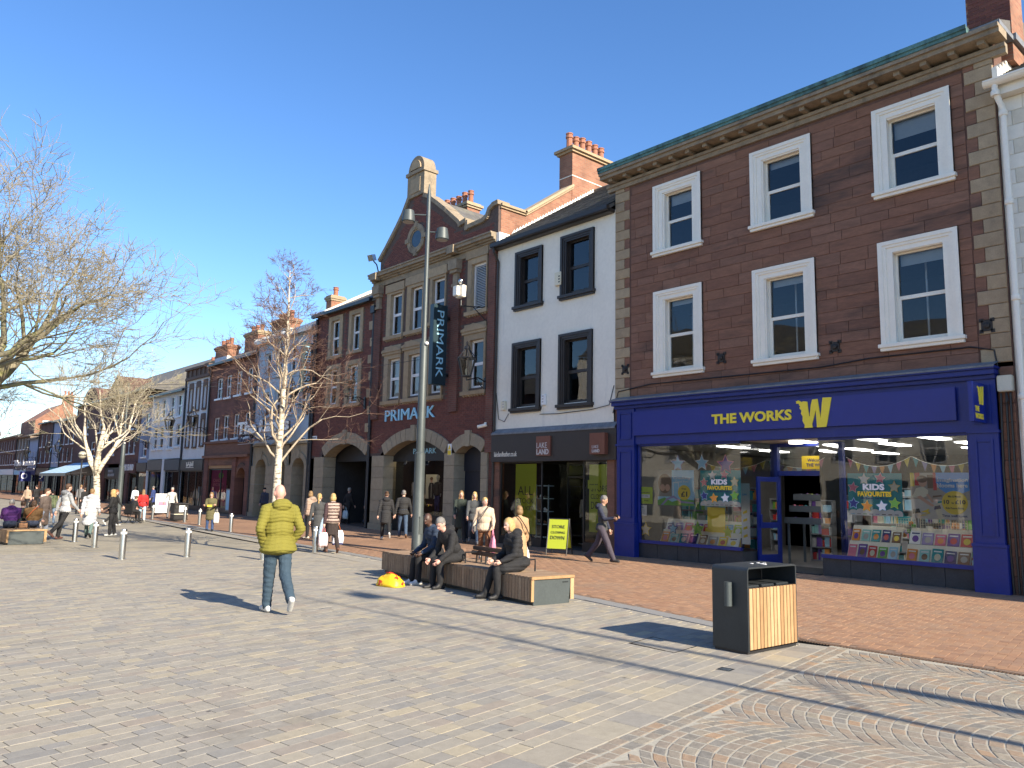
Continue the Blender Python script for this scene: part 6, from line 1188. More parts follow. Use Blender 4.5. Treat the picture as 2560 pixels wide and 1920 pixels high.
def dist_prims(P, prims):
    D = np.full((len(prims), len(P)), 9.)
    for i, p in enumerate(prims):
        if p[0] == 'cap':
            _, a, ra, b, rb, mi = p; d = b-a; L2 = max(d@d, 1e-9); t = np.clip((P-a)@d/L2, 0, 1); D[i] = np.linalg.norm(P-a-t[:, None]*d, axis=1)-(ra+(rb-ra)*t)
        else:
            _, c, r, Mx, mi = p; q = (P-c)@Mx; r = np.array(r); D[i] = (np.linalg.norm(q/r, axis=1)-1)*r.min()
    return D
def vnormals(V, F):
    N = np.zeros_like(V); A = F[:, :3]; n = np.cross(V[A[:, 1]]-V[A[:, 0]], V[A[:, 2]]-V[A[:, 0]])
    for k in range(3): np.add.at(N, A[:, k], n)
    return N/np.maximum(np.linalg.norm(N, axis=1)[:, None], 1e-9)
def wob(V, f, seed):
    r = np.random.RandomState(seed); o = np.zeros(len(V))
    for k in range(5): o += np.sin(V@(r.normal(size=3)*f*(1+.4*k))+r.uniform(0, 6))/(1+.3*k)
    return o/3
def person(label, pos, rz, h=1.7, pose='stand', top=(.05, .05, .06), bottom=(.03, .035, .06), shoes=(.03, .03, .03), skin='pale', hair='brown', style='short', bulk=1.0, coat=None, puff=None, hood=False, sleeve=None, legs=None, arms=None, lean=None, head=(0, 0), belly=0, seat=None, skirt=None, boots=None, vox=.018, group=None, hoodcol=None, sole=None, collar=None, yoke=None, flare=1.0, stripes=None, hip=1.0, trim=None, leg=1.18):
    s = h/1.75; sd_ = int(abs(pos[0])*137+abs(pos[1])*71) % 9999
    LG = dict(stand=((3, 3, 3), (-2, 5, 4)), walk=((22, 8, 2), (-22, 30, 2)), stroll=((14, 6, 2), (-14, 22, 2)), sit=((84, 84, 6), (80, 80, 8)), lift=((8, 4, 2), (-30, 62, 2)))[pose] if legs is None else legs
    AR = dict(stand=((4, 9, 12, 0), (2, 9, 14, 0)), walk=((-20, 9, 14, 0), (20, 9, 24, 0)), stroll=((-12, 9, 14, 0), (12, 9, 20, 0)), sit=((38, 6, 55, 25), (36, 6, 58, 25)), lift=((-10, 10, 20, 0), (10, 10, 20, 0)))[pose] if arms is None else arms
    ln = R(lean if lean is not None else (18 if pose == 'sit' else 2)); Tm = rotx(-ln)        # lean forwards (+Y)
    P = []; top_i, bot_i, shoe_i, skin_i, slv_i, hood_i = 0, 1, 2, 3, 4, 5
    cap = lambda a, ra, b, rb, mi: P.append(('cap', vx(*a), ra*s, vx(*b), rb*s, mi))
    hipz = .92*s; base = vx(0, 0, hipz)
    feet = []; hands = []
    def T(x, y, z): return base+Tm@(vx(x, y, z)*s)            # torso space, origin at the hips
    bk = bulk
    P.append(('ell', T(0, -.01, .03), (.165*s*max(1, bk*.93)*hip, .12*s*max(1, bk*.9), .13*s), Tm, bot_i if (coat is None and pose != 'sit') or (coat or 9) > .9 else top_i))
    P.append(('ell', T(0, .01+belly*.3, .20), ((.150+.5*belly)*s*bk, (.112+belly)*s*bk, .17*s), Tm, top_i)); P.append(('ell', T(0, 0, .38), (.172*s*bk, .118*s*bk, .19*s), Tm, top_i))
    a, b = T(-.135, -.01, .475), T(.135, -.01, .475); P.append(('cap', a, .062*s*bk, b, .062*s*bk, top_i))
    if coat is not None or pose != 'sit':
        hem = coat if coat is not None else .84
        if pose != 'sit':
            n = 10
            for i in range(n):
                f0 = i/(n-1); zz = .10+(hem-.92-.02-.10)*f0 if hem < .92 else .1-(1.02-hem)*f0
                P.append(('ell', T(0, -.005, .06+(hem/1.0-.92-.02)*f0), ((.165+.02*f0*flare)*s*bk*hip, (.125+.02*f0*flare)*s*bk, .07*s), Tm, top_i))
        else:
            P.append(('ell', T(0, -.03, .02), (.19*s*bk, .16*s*bk, .12*s), Tm, top_i))
            for q, (flx, kn, abd) in zip((-1, 1), LG): d1 = roty(R(-q*abd))@rotx(R(flx))@vx(0, 0, -1); hp = base+vx(q*.10*s, 0, .01*s); P.append(('cap', hp, .125*s, hp+d1*.30*s, .115*s, top_i)); P.append(('cap', hp+d1*.10*s-vx(0, 0, .05*s), .10*s, hp+d1*.20*s-vx(0, 0, .22*s), .05*s, top_i))
    if skirt:
        for i in range(9): f0 = i/8; zz = .95+(skirt-.95)*f0; P.append(('ell', vx(0, 0, zz*s), ((.17+.015*f0)*s, (.13+.015*f0)*s, .06*s), np.eye(3), bot_i))
    neck0, neck1 = T(0, -.01, .50), T(0, .012, .60); hc = T(0, .03, .695); Hm = Tm@rotx(ln*.7)@rotz(R(head[0]))@rotx(R(-head[1]))
    P.append(('cap', neck0, .056*s, hc-vx(0, 0, .05*s), .052*s, skin_i)); hr = (.074*s, .094*s, .112*s)
    H = lambda x, y, z: hc+Hm@(vx(x, y, z)*s)
    P.append(('ell', H(0, 0, .01), hr, Hm, skin_i)); P.append(('ell', H(0, .03, -.055), (.052*s, .058*s, .055*s), Hm, skin_i)); P.append(('cap', H(0, .088, .0), .013*s, H(0, .108, -.026), .016*s, skin_i))
    for q in (-1, 1): P.append(('ell', H(q*.076, -.005, -.01), (.012*s, .022*s, .034*s), Hm, skin_i))
    if collar is not None or coat is not None or puff: P.append(('ell', T(0, -.012, .535), (.085*s*bk**.5, .078*s*bk**.5, .05*s), Tm, top_i))
    if hood: P.append(('ell', T(0, -.105, .53), (.135*s, .075*s, .085*s), Tm, hood_i)); P.append(('ell', T(0, -.06, .56), (.12*s, .085*s, .05*s), Tm, hood_i))
    for q, (flx, abd, elb, inw) in zip((-1, 1), AR):
        sh = T(q*.175*(bk**.4), -.01, .465); up_ = Tm@roty(R(-q*abd))@rotx(R(flx)); d1 = up_@vx(0, 0, -1); el = sh+d1*.29*s
        d2 = Tm@roty(R(-q*(abd*.6-inw)))@rotx(R(flx+elb))@vx(0, 0, -1); wr = el+d2*.25*s
        k = bk**.8; P.append(('cap', sh, .062*s*k, el, .050*s*k, slv_i)); P.append(('cap', el, .050*s*k, wr-d2*.01*s, .038*s*k, slv_i)); hands.append((q, wr, d2))
    for q, (flx, kn, abd) in zip((-1, 1), LG):
        hp = base+vx(q*.088*s*hip, 0, -.0*s); d1 = roty(R(-q*abd))@rotx(R(flx))@vx(0, 0, -1); kne = hp+d1*.43*s; d2 = roty(R(-q*abd*.3))@rotx(R(flx-kn))@vx(0, 0, -1); an = kne+d2*.41*s
        kk = hip**.5
        P.append(('cap', hp, .090*s*kk*leg**.5, kne, .062*s*kk*leg, bot_i)); P.append(('cap', kne, .062*s*kk*leg, an, .049*s*kk*leg, bot_i))
        if boots: P.append(('cap', an+(kne-an)*boots, .060*s, an, .050*s, shoe_i))
        pit = (flx-kn); tp = max(-75, min(10, pit*1.0)) if pit < -12 else 0
        fd = rotx(R(tp))@vx(q*.12, 1, 0); fd = fd/np.linalg.norm(fd); dn = np.cross(vx(1, 0, 0), fd); dn = -dn if dn[2] > 0 else dn
        hl = an+dn*.045*s-fd*.06*s; to = an+dn*.050*s+fd*.15*s; P.append(('cap', hl, .042*s, to, .038*s, shoe_i)); P.append(('cap', an, .046*s, an+dn*.03*s+fd*.06*s, .042*s, shoe_i)); feet += [hl[2]-.042*s, to[2]-.038*s]
    if pose == 'sit': dz = (seat if seat else .43)+.105*s*max(1, bk*.9)-base[2]
    else: dz = -min(feet)
    off = vx(0, 0, dz)
    P2 = []
    for p in P: P2.append(('cap', p[1]+off, p[2], p[3]+off, p[4], p[5]) if p[0] == 'cap' else ('ell', p[1]+off, p[2], p[3], p[4]))
    P = P2; hc = hc+off; base = base+off
    V, F = grow(P, vox); fc = V[F].mean(1); D = dist_prims(fc, P); near = np.array([p[-1] for p in P])[D.argmin(0)]
    Dv = dist_prims(V, P); vm = np.array([p[-1] for p in P])[Dv.argmin(0)]; N = vnormals(V, F); dsp = np.zeros(len(V))
    clo = (vm == top_i) | (vm == slv_i) | (vm == hood_i) | (vm == bot_i)
    dsp += np.where(clo, (wob(V*vx(1, 1, .6), 22, sd_)*.0055*s+wob(V, 55, sd_+1)*.003*s)*(.45 if puff else 1), 0)
    dsp += np.where(vm == bot_i, (wob(V*vx(1.3, 1.3, .8), 26, sd_+5)*.006+wob(V*vx(1.2, 1.2, 1), 48, sd_+9)*.002)*s, 0)
    if puff:
        pt, am = puff; sel = (vm == top_i) | (vm == slv_i) | (vm == hood_i); ph = (V[:, 2]-.012*np.cos(V[:, 0]*18))/pt; dsp += np.where(sel, am*(np.abs(np.sin(np.pi*ph))**.5-.62), 0)
    V = V+N*dsp[:, None]
    mats = [cloth(top), cloth(bottom), M('shoe_%d' % int(shoes[0]*1000+shoes[1]*77), shoes, .6, .1, 10), skin_mat(skin), cloth(sleeve or top), cloth(hoodcol or top), M('eye_dark', (.02, .015, .012), .3, 0, 1), M('lips', (.36, .14, .11), .5, .05, 9), cloth(trim or top)]
    if stripes:
        st, wd2, c2 = stripes; mats.append(cloth(c2)); zf = fc[:, 2]; near = np.where((near == top_i) & ((zf/st) % 1 < wd2), 9, near)
    mb = MB(); mb.v = V.tolist(); mb.f = [tuple(q) for q in F.tolist()]; mb.m = near.tolist()
    for q in (-1, 1):           # eyes, brows and mouth
        e = hc+Hm@(vx(q*.030, .086, .012)*s); t = MB(); t.sphere(tuple(e), .0105*s, 6, 5); mb.add(t.v, t.f, 6)
    e = hc+Hm@(vx(0, .090, -.062)*s); t = MB(); t.sphere((0, 0, 0), (.024*s, .008*s, .006*s), 8, 5); mb.add([tuple(e+Hm@np.array(q)) for q in t.v], t.f, 7)
    for q, wr, d2 in hands:     # hands with five fingers
        W_ = wr+off; side = np.cross(d2, vx(0, 0, 1)); side = np.cross(d2, vx(q, 0, 0)) if np.linalg.norm(side) < .15 else side; fwd = vx(0, 1, 0)-d2*d2[1]; fwd = fwd/max(np.linalg.norm(fwd), 1e-6); nin = np.cross(d2, fwd)*(1 if q < 0 else -1); nin = nin if nin@vx(-q, 0, 0) > 0 else -nin
        t = MB(); t.tube([Vector(W_-d2*.02*s), Vector(W_+d2*.03*s), Vector(W_+d2*.07*s), Vector(W_+d2*.095*s)], [.026*s, .034*s, .036*s, .030*s], 8)
        for j, (o_, l_) in enumerate(((.028, .070), (.009, .080), (-.010, .075), (-.027, .060))):
            a0 = W_+d2*.088*s+fwd*o_*s; a1 = a0+(d2*.9+nin*.25)*l_*.5*s; a2 = a1+(d2*.6+nin*.75)*l_*.5*s; t.tube([Vector(a0), Vector(a1), Vector(a2)], [.0095*s, .0088*s, .0066*s], 5)
        a0 = W_+d2*.03*s+fwd*.028*s; t.tube([Vector(a0), Vector(a0+(fwd*.7+d2*.6)*.035*s), Vector(a0+(fwd*.5+d2*.9+nin*.3)*.062*s)], [.0125*s, .0105*s, .008*s], 5); mb.add(t.v, t.f, 3)
    r_ = root('person', label, 'person', (pos[0], pos[1], gz(pos[0], pos[1])+.002), rz, group)
    mb.build('body', mats, r_, world=False, smooth='all')
    # hair or hat
    HP = []; Hh = lambda x, y, z: hc+Hm@(vx(x, y, z)*s)
    def el(c, r): HP.append(('ell', c, tuple(q*s for q in r), Hm, 0))
    nm = 'hair'
    if style in ('short', 'bob', 'long', 'pony', 'bun'):
        el(Hh(0, -.014, .040), (.081, .098, .092))
        if style == 'short': el(Hh(0, -.045, -.005), (.072, .06, .06))
        if style in ('bob', 'long'): el(Hh(0, -.040, -.03), (.090, .078, .095)); [el(Hh(q*.062, .0, -.03), (.028, .055, .09)) for q in (-1, 1)]
        if style == 'long': el(Hh(0, -.075, -.14), (.085, .045, .12)); el(Hh(0, -.085, -.24), (.07, .035, .09)); [el(Hh(q*.07, -.01, -.13), (.026, .04, .10)) for q in (-1, 1)]
        if style == 'pony': el(Hh(0, -.05, -.0), (.072, .06, .065)); el(Hh(0, -.115, .02), (.03, .035, .03)); el(Hh(0, -.14, -.06), (.032, .03, .08)); el(Hh(0, -.13, -.15), (.026, .025, .07))
        if style == 'bun': el(Hh(0, -.05, -.0), (.072, .06, .065)); el(Hh(0, -.09, .09), (.045, .045, .04))
    elif style == 'cap': el(Hh(0, -.008, .052), (.083, .102, .075)); HP.append(('cap', Hh(-.03, .09, .045), .01*s, Hh(.03, .13, .035), .01*s, 0)); HP.append(('cap', Hh(-.03, .13, .035), .01*s, Hh(.03, .09, .045), .01*s, 0)); nm = 'cap'
    elif style == 'beanie': el(Hh(0, -.012, .045), (.085, .104, .098)); nm = 'knitted_hat'
    elif style == 'fringe': el(Hh(0, -.05, -.02), (.074, .058, .05))
    if HP:
        V2, F2 = grow(HP, max(.009, vox*.6), 1); N2 = vnormals(V2, F2); st_ = (V2-hc)@Hm; ang = np.arctan2(st_[:, 0], -st_[:, 1]); V2 = V2+N2*((np.sin(ang*26+wob(V2, 25, sd_)*2)*.0022+wob(V2, 40, sd_)*.004)*s)[:, None]
        m2 = MB(); m2.v = V2.tolist(); m2.f = [tuple(q) for q in F2.tolist()]; m2.m = [0]*len(F2); m2.build(nm, hair_mat(hair) if hair in HAIR else cloth(hair), r_, world=False, smooth='all')
    return r_, [wr+off+d2*.09*s for q, wr, d2 in hands], s
def wpt(r_, p): c, s_ = math.cos(r_.rotation_euler.z), math.sin(r_.rotation_euler.z); return Vector((r_.location.x+c*p[0]-s_*p[1], r_.location.y+s_*p[0]+c*p[1], r_.location.z+p[2]))
def carrier(label, at, wd, hg, dp, col, hcol=None, rz=0, name='shopping_bag', cat='bag', hl=.16, band=None, print_=None):
    """Soft bag hanging from a hand: creased pouch and two handle loops."""
    r = root(name, label, cat, at-Vector((0, 0, hl+hg)), rz); m = MB(); nz, nu = 9, 24
    V = []
    for i in range(nz+1):
        f = i/nz; w_ = wd*(.86+.14*math.sin(min(1, f*1.6)*math.pi*.5))*(1-.28*max(0, f-.72)/.28); d_ = dp*(1-.75*f**2)*(.75 if i == 0 else 1)
        for k in range(nu):
            a = 2*math.pi*k/nu; ca, sa = math.cos(a), math.sin(a); e = .55; x = math.copysign(abs(ca)**e, ca)*w_/2; y = math.copysign(abs(sa)**e, sa)*d_/2; nz_ = noise.noise(Vector((x*9+at.x, y*9+at.y, f*4)))*.016
            V.append((x*(1+nz_*3), y+nz_, f*hg-.01*math.cos(a*2)*(1-f)))
    Fq = [(i*nu+k, i*nu+(k+1) % nu, (i+1)*nu+(k+1) % nu, (i+1)*nu+k) for i in range(nz) for k in range(nu)]+[tuple(range(nu-1, -1, -1))]
    m.add(V, Fq)
    if band:
        for j, f in enumerate(m.f):
            if j < nu*1: m.m[j] = 1
    m.build('pouch', [M('bag_%d' % int(col[0]*999+col[1]*77+col[2]*7), col, .5, .12, 12, bump=.3, bscale=30), pm(band) if band else m_white], r, world=False, smooth='all')
    m = MB()
    for y in (-dp*.1, dp*.1): m.tube([(-wd*.2, y, hg*.92), (-wd*.12, y*.6, hg+hl*.5), (0, 0, hg+hl), (wd*.12, y*.6, hg+hl*.5), (wd*.2, y, hg*.92)], .008, 5)
    m.build('handle', cloth(hcol or col), r, world=False, smooth='all')
    if print_: lettering(print_[0], r, (-wd*.3, -dp*.5, hg*.25), pm(print_[1]), wdt=wd*.5, right=(1, 0, 0), world=False, depth=.004, name='printed_words')
    return r
def shoulder_bag(label, r_, s, q, col, size=(.22, .16, .07), z=.82, y=.0, strap=True, x=.27):
    b = root('shoulder_bag', label, 'bag', wpt(r_, (q*x*s, y*s, z*s)), r_.rotation_euler.z+R(90*0)); m = MB(); m.box(-size[2]/2, size[2]/2, -size[0]/2, size[0]/2, 0, size[1]); m.build('pouch', cloth(col), b, world=False, bevel=.02)
    if strap:
        m = MB(); rx = .19*s; pts = []
        for i in range(15):
            t = i/14; a = math.pi*t; pts.append((-q*x*s+(q*(x)*s)*(math.cos(a)*.5+.5)+(-q*.12*s)*(.5-.5*math.cos(a)), (.02+.175*s*math.sin(a))*1.0, (size[1]-.02)+(1.46*s-z*s-size[1]+.06)*(1-(math.cos(a)*.5+.5))))
        m.tube(pts, .011, 5); pts2 = [(p[0], -p[1]*.98, p[2]) for p in pts]; m.tube(pts2, .011, 5); m.build('strap', cloth(tuple(c*.5 for c in col)), b, world=False)
    return b
BL = (.012, .012, .014); NV = (.02, .028, .055); JN = (.045, .075, .13); LJ = (.24, .32, .42)
L90 = R(90)
# man in the yellow-green quilted jacket, seen from behind
person('bald man walking away in a yellow-green quilted jacket and jeans', (5.0, 10.62), R(-7), 1.80, top=(.175, .155, .020), bottom=(.030, .056, .084), shoes=(.55, .55, .54), skin='pink', style='bald', bulk=1.30, coat=.80, puff=(.050, .0115), hood=True, pose='lift', legs=((10, 5, -1), (-18, 26, -2)), arms=((-18, 20, 50, 34), (-16, 18, 48, 34)), lean=3, vox=.009, belly=.02, hip=1.0, flare=1.8, leg=1.28)
# group on the left
person('young man in a grey and white hooded top and black trousers', (6.28, 29.4), R(-70), 1.83, 'walk', (.46, .47, .49), BL, (.12, .05, .04), hair='brown', bulk=1.12, hood=True, hoodcol=(.19, .20, .22), sleeve=(.30, .31, .33), legs=((-4, 4, 3), (-24, 22, 3)), hip=1.12, vox=.016)
ra = person('woman in a dark brown coat and white scarf facing the hooded young man', (5.75, 29.75), R(-140), 1.66, 'stand', (.10, .075, .065), (.22, .25, .32), (.4, .4, .4), hair='brown', coat=.48, collar=1, bulk=1.05, hood=True, hoodcol=(.62, .56, .50), vox=.018, head=(25, 0))
carrier('cream and white patterned scarf-like bag held by woman in dark brown coat', wpt(ra[0], ra[1][1]), .34, .40, .12, (.62, .52, .45), rz=R(-100), name='tote_bag')
rw = person('person in a long white quilted coat with a cream bag', (7.14, 29.82), R(-25), 1.68, 'stroll', (.46, .47, .51), (.10, .15, .14), BL, hair='dblonde', style='short', bulk=1.28, coat=.46, puff=(.12, .022), hood=True, vox=.016, boots=.3)
shoulder_bag('small cream shoulder bag on the back of long white quilted coat', rw[0], rw[2], -1, (.60, .55, .44), z=.80, y=-.22, strap=False, x=.06)
person('blonde woman in a black sweatshirt and black trousers with white shoes', (8.07, 30.62), R(60), 1.66, 'stand', BL, (.018, .018, .02), (.6, .6, .58), hair='blonde', style='long', bulk=1.1, vox=.017, arms=((14, 10, 50, 20), (10, 10, 40, 20)), head=(-10, 0), hip=1.08)
person('man dressed in black walking behind the white quilted coat', (10.2, 38.5), R(-75), 1.68, 'walk', BL, BL, (.5, .5, .5), hair='ginger', vox=.022, hood=True)
person('man in an olive green jacket and pale jeans seen from behind', (8.2, 41.0), R(5), 1.58, 'stand', (.16, .19, .10), LJ, (.3, .25, .2), hair='black', bulk=1.12, vox=.024)
rr_ = person('woman in a bright red jumper and pale blue jeans walking away', (12.3, 41.6), R(-15), 1.64, 'stroll', (.48, .02, .02), (.34, .46, .58), (.6, .6, .6), hair='dblonde', style='long', bulk=1.1, vox=.02)
person('man in a white top near the brick shop far along', (14.6, 51.0), R(10), 1.50, 'stand', (.55, .60, .68), NV, BL, hair='black', vox=.026, skin='dark')
person('person in a blue coat beside the far white sign', (15.2, 49.5), R(40), 1.48, 'stand', (.025, .045, .16), BL, BL, hair='grey', coat=.6, vox=.026)
person('older man in a pale grey jumper and grey trousers by bin', (13.9, 42.3), R(175), 1.62, 'stand', (.46, .46, .44), (.17, .17, .18), (.03, .03, .03), hair='white', skin='pink', bulk=1.06, vox=.02, arms=((-25, 20, 20, -5), (-25, 20, 20, -5)), legs=((10, 2, 6), (-6, 2, 5)))
rg = person('woman in a long khaki green quilted coat reading a leaflet', (12.12, 32.1), R(150), 1.58, 'stand', (.105, .095, .045), (.03, .06, .15), BL, hair='dblonde', style='bob', bulk=1.15, coat=.52, puff=(.1, .012), vox=.017, arms=((28, 6, 75, 25), (25, 6, 75, 25)), head=(0, 15))
carrier('long white carrier bag hanging from the arm of woman in khaki coat', wpt(rg[0], (-.25, .1, .92)), .22, .42, .10, (.68, .66, .62), rz=R(150))
b = root('leaflet', 'small yellow leaflet in the hands of woman in khaki coat', 'leaflet', wpt(rg[0], (0, .36, 1.02)), R(150)); MB().box(-.09, .09, -.005, .005, -.02, .05).build('sheet', pm('yellow'), b, world=False)
person('man in black standing by the stone pier with dark cap', (16.3, 36.4), R(120), 1.50, 'stand', NV, BL, BL, hair=BL, style='cap', bulk=1.15, vox=.022)
# shoppers by the slender birch
person('woman in a beige quilted jacket behind the ponytailed woman', (13.1, 25.4), R(20), 1.66, 'stand', (.33, .24, .19), BL, (.55, .5, .4), hair='dblonde', style='bob', bulk=1.25, puff=(.09, .015), hood=True, vox=.019, head=(-50, 0))
person('woman with a blonde ponytail in a long charcoal coat', (11.39, 21.6), R(-35), 1.64, 'stroll', (.05, .052, .055), LJ, (.5, .5, .45), hair='blonde', style='pony', coat=.52, bulk=1.05, vox=.016, collar=1)
rf_ = person('blonde woman in a striped fur gilet, leather skirt and brown boots', (10.85, 19.75), R(-12), 1.64, 'stroll', (.36, .28, .24), (.028, .018, .016), (.11, .045, .028), hair='blonde', style='bob', sleeve=(.045, .022, .026), bulk=1.18, coat=.86, boots=.85, skirt=.55, vox=.014, puff=(.055, .010), stripes=(.085, .42, (.07, .04, .035)), legs=((14, 6, 2), (-12, 18, 2)))
carrier('white patterned carrier bag with orange handles beside brown boots', wpt(rf_[0], rf_[1][1]), .34, .40, .14, (.62, .60, .66), hcol=(.60, .14, .03), rz=R(-12), band='navy', print_=('Bag', 'lilac'))
carrier('pink and white patterned carrier bag near the steel bollard', wpt(rf_[0], rf_[1][0]), .26, .38, .12, (.66, .46, .48), hcol=(.6, .15, .2), rz=R(-12))
person('person with pale hair walking into the dark passage', (17.6, 30.7), R(-75), 1.60, 'stroll', BL, BL, BL, hair='white', vox=.024)
carrier('pale blue carrier bag carried into the dark passage', Vector((17.2, 30.2, .8)), .3, .36, .12, (.34, .44, .50), rz=R(-75))
person('man in navy walking into the dark passage beside the pier', (18.0, 29.6), R(-85), 1.70, 'stroll', NV, (.025, .04, .08), BL, hair='grey', bulk=1.12, vox=.022)
person('woman in a long black quilted coat walking to the arched window', (14.72, 23.1), R(-28), 1.64, 'walk', (.020, .020, .023), BL, (.55, .55, .52), hair='brown', style='bun', coat=.58, puff=(.07, .012), hood=True, bulk=1.12, vox=.016, legs=((14, 6, 2), (-18, 30, 2)), arms=((-8, 14, 12, 0), (8, 14, 12, 0)))
person('grey haired man in a black quilted jacket and jeans beside long black coat', (15.35, 23.0), R(-30), 1.64, 'walk', (.020, .020, .022), JN, (.14, .075, .04), hair='grey', puff=(.065, .012), bulk=1.18, vox=.016, legs=((16, 6, 2), (-12, 14, 2)), arms=((-6, 14, 12, 0), (6, 16, 14, 0)))
person('tall woman in a dark green coat walking out beside the brick wall', (16.0, 20.6), R(150), 1.72, 'walk', (.022, .032, .026), BL, BL, hair='dblonde', style='long', coat=.5, vox=.019)
person('blonde woman in a grey jumper over white shirt and jeans', (15.85, 19.7), R(145), 1.70, 'walk', (.06, .065, .07), JN, (.2, .2, .2), hair='blonde', style='long', coat=.80, bulk=1.1, vox=.018, collar=1)
rc = person('older woman in a cream fleece jacket with a cross-body bag', (12.9, 15.6), R(140), 1.60, 'stroll', (.50, .40, .30), (.17, .075, .035), (.3, .25, .2), hair='blonde', style='short', bulk=1.22, coat=.82, vox=.015, collar=1, arms=((12, 12, 40, 10), (-6, 16, 30, 0)), head=(25, 0))
carrier('pink carrier bag held by woman in the cream fleece', wpt(rc[0], rc[1][0]), .34, .42, .16, (.62, .22, .33), rz=R(60))
shoulder_bag('grey cross-body bag on the hip of woman in cream fleece', rc[0], rc[2], 1, (.15, .14, .13), z=.78, y=.08)
rk = person('woman in a camel coat with a cross-body strap seen from behind', (10.95, 12.1), R(-10), 1.46, 'stand', (.40, .25, .135), BL, BL, hair='dblonde', style='bob', coat=.42, bulk=1.12, vox=.014, collar=1)
shoulder_bag('dark strap bag worn by woman in the camel coat', rk[0], rk[2], 1, (.03, .025, .022), size=(.14, .12, .05), z=.75)
carrier('small white bag hanging beside the camel coat', wpt(rk[0], rk[1][1]), .14, .30, .08, (.68, .66, .62), rz=R(-10), hl=.10)
rp = person('man in a dark grey gilet and plum trousers looking at his phone', (14.8, 13.3), R(203), 1.70, 'walk', (.045, .048, .05), (.055, .045, .062), (.03, .03, .035), hair='grey', skin='tan', sleeve=(.022, .026, .05), puff=(.075, .008), bulk=1.06, vox=.014, hood=True, hoodcol=(.022, .026, .05), arms=((5, 10, 20, 5), (30, 8, 72, 18)), legs=((-22, 16, 4), (26, 4, 4)), head=(-5, 18), leg=1.3)
b = root('mobile_phone', 'dark mobile phone in the hand of man in gilet', 'phone', wpt(rp[0], rp[1][1]), R(125)); m = MB(); m.obox((0, .03, .02), (1, 0, 0), (0, .6, .8), (0, -.8, .6), .036, .075, .005); m.build('case', m_black, b, world=False); m = MB(); m.obox((0, .025, .0285), (1, 0, 0), (0, .6, .8), (0, -.8, .6), .033, .07, .0015); m.build('screen', M('phone_screen', (.03, .03, .04), .15, 0, 1), b, world=False)
# three people on the near bench
SEAT = .43
person('seated man with shaved head in a navy padded jacket and white trainers', (8.98, 12.25), R(80), 1.72, 'sit', (.018, .032, .062), BL, (.62, .62, .60), skin='dark', style='bald', bulk=1.18, puff=(.08, .012), seat=SEAT, lean=16, vox=.013, arms=((30, 6, 42, 40), (28, 6, 44, 40)), head=(30, 0), legs=((82, 80, 4), (80, 74, 12)))
pb = person('seated grey haired man leaning forward in a black hooded jacket', (8.92, 11.55), R(85), 1.75, 'sit', (.014, .014, .016), BL, BL, skin='pink', hair='grey', hood=True, bulk=1.22, seat=SEAT, lean=30, vox=.012, arms=((42, 8, 34, 46), (40, 8, 36, 46)), head=(20, 22), legs=((82, 84, 8), (80, 78, 10)))
bd = root('round_badge', 'small round white badge on the sleeve of black hooded jacket', 'badge', wpt(pb[0], (.235, .10, .92)), R(85)); m = MB(); m.lathe([(.035, 0), (.035, .006)], (0, 0, 0), 14); m.build('disc', pm('white'), bd, world=False); bd.rotation_euler = (0, R(90), R(65))
person('seated blonde woman in a long black quilted coat', (8.78, 9.75), R(72), 1.66, 'sit', (.013, .013, .015), BL, BL, hair='blonde', style='bob', hood=True, bulk=1.28, puff=(.075, .014), coat=.6, seat=SEAT, lean=12, vox=.012, arms=((26, 10, 46, 46), (24, 10, 48, 46)), head=(18, 4), boots=.75, legs=((80, 84, 6), (78, 62, 10)))
# people on the far left bench, backs to us
person('seated person in a purple fleece and patterned hat on left bench', (4.55, 28.1), R(-5), 1.62, 'sit', (.075, .018, .13), NV, BL, hair=(.35, .33, .30), style='beanie', bulk=1.45, hood=True, seat=SEAT, lean=6, vox=.016)
person('seated person in a dark green coat between purple and brown figures', (4.9, 28.6), R(-20), 1.60, 'sit', (.02, .03, .027), NV, BL, hair='brown', bulk=1.2, seat=SEAT, vox=.02, lean=12)
person('seated person in a blue grey jacket with white collar on left bench', (5.05, 29.0), R(-70), 1.60, 'sit', (.045, .075, .09), NV, BL, hair='black', style='bob', bulk=1.2, seat=SEAT, vox=.02)
rb = person('seated person in a brown jacket with an orange strap on left bench', (5.15, 28.2), R(-8), 1.58, 'sit', (.13, .070, .026), NV, BL, hair='brown', style='bob', bulk=1.5, seat=SEAT, lean=4, vox=.016)
b = root('wicker_handbag', 'small tan handbag on left bench beside brown jacket', 'bag', (4.88, 28.02, gz(4.9, 28)+SEAT)); m = MB(); m.box(-.11, .11, -.06, .06, 0, .22); m.build('pouch', cloth((.36, .19, .10)), b, world=False, bevel=.03); m = MB(); m.tube([(-.07, 0, .2), (-.05, 0, .32), (.05, 0, .32), (.07, 0, .2)], .01, 5); m.build('handle', m_black, b, world=False)
m = MB(); m.tube([wpt(rb[0], p)-rb[0].location for p in ((-.20, -.17, .72), (-.02, -.215, .98), (.13, -.10, 1.12))], .012, 5); sb_ = root('shoulder_strap', 'orange shoulder strap across the back of brown jacket', 'strap', rb[0].location); m.build('strap', cloth((.45, .10, .03)), sb_, world=False)
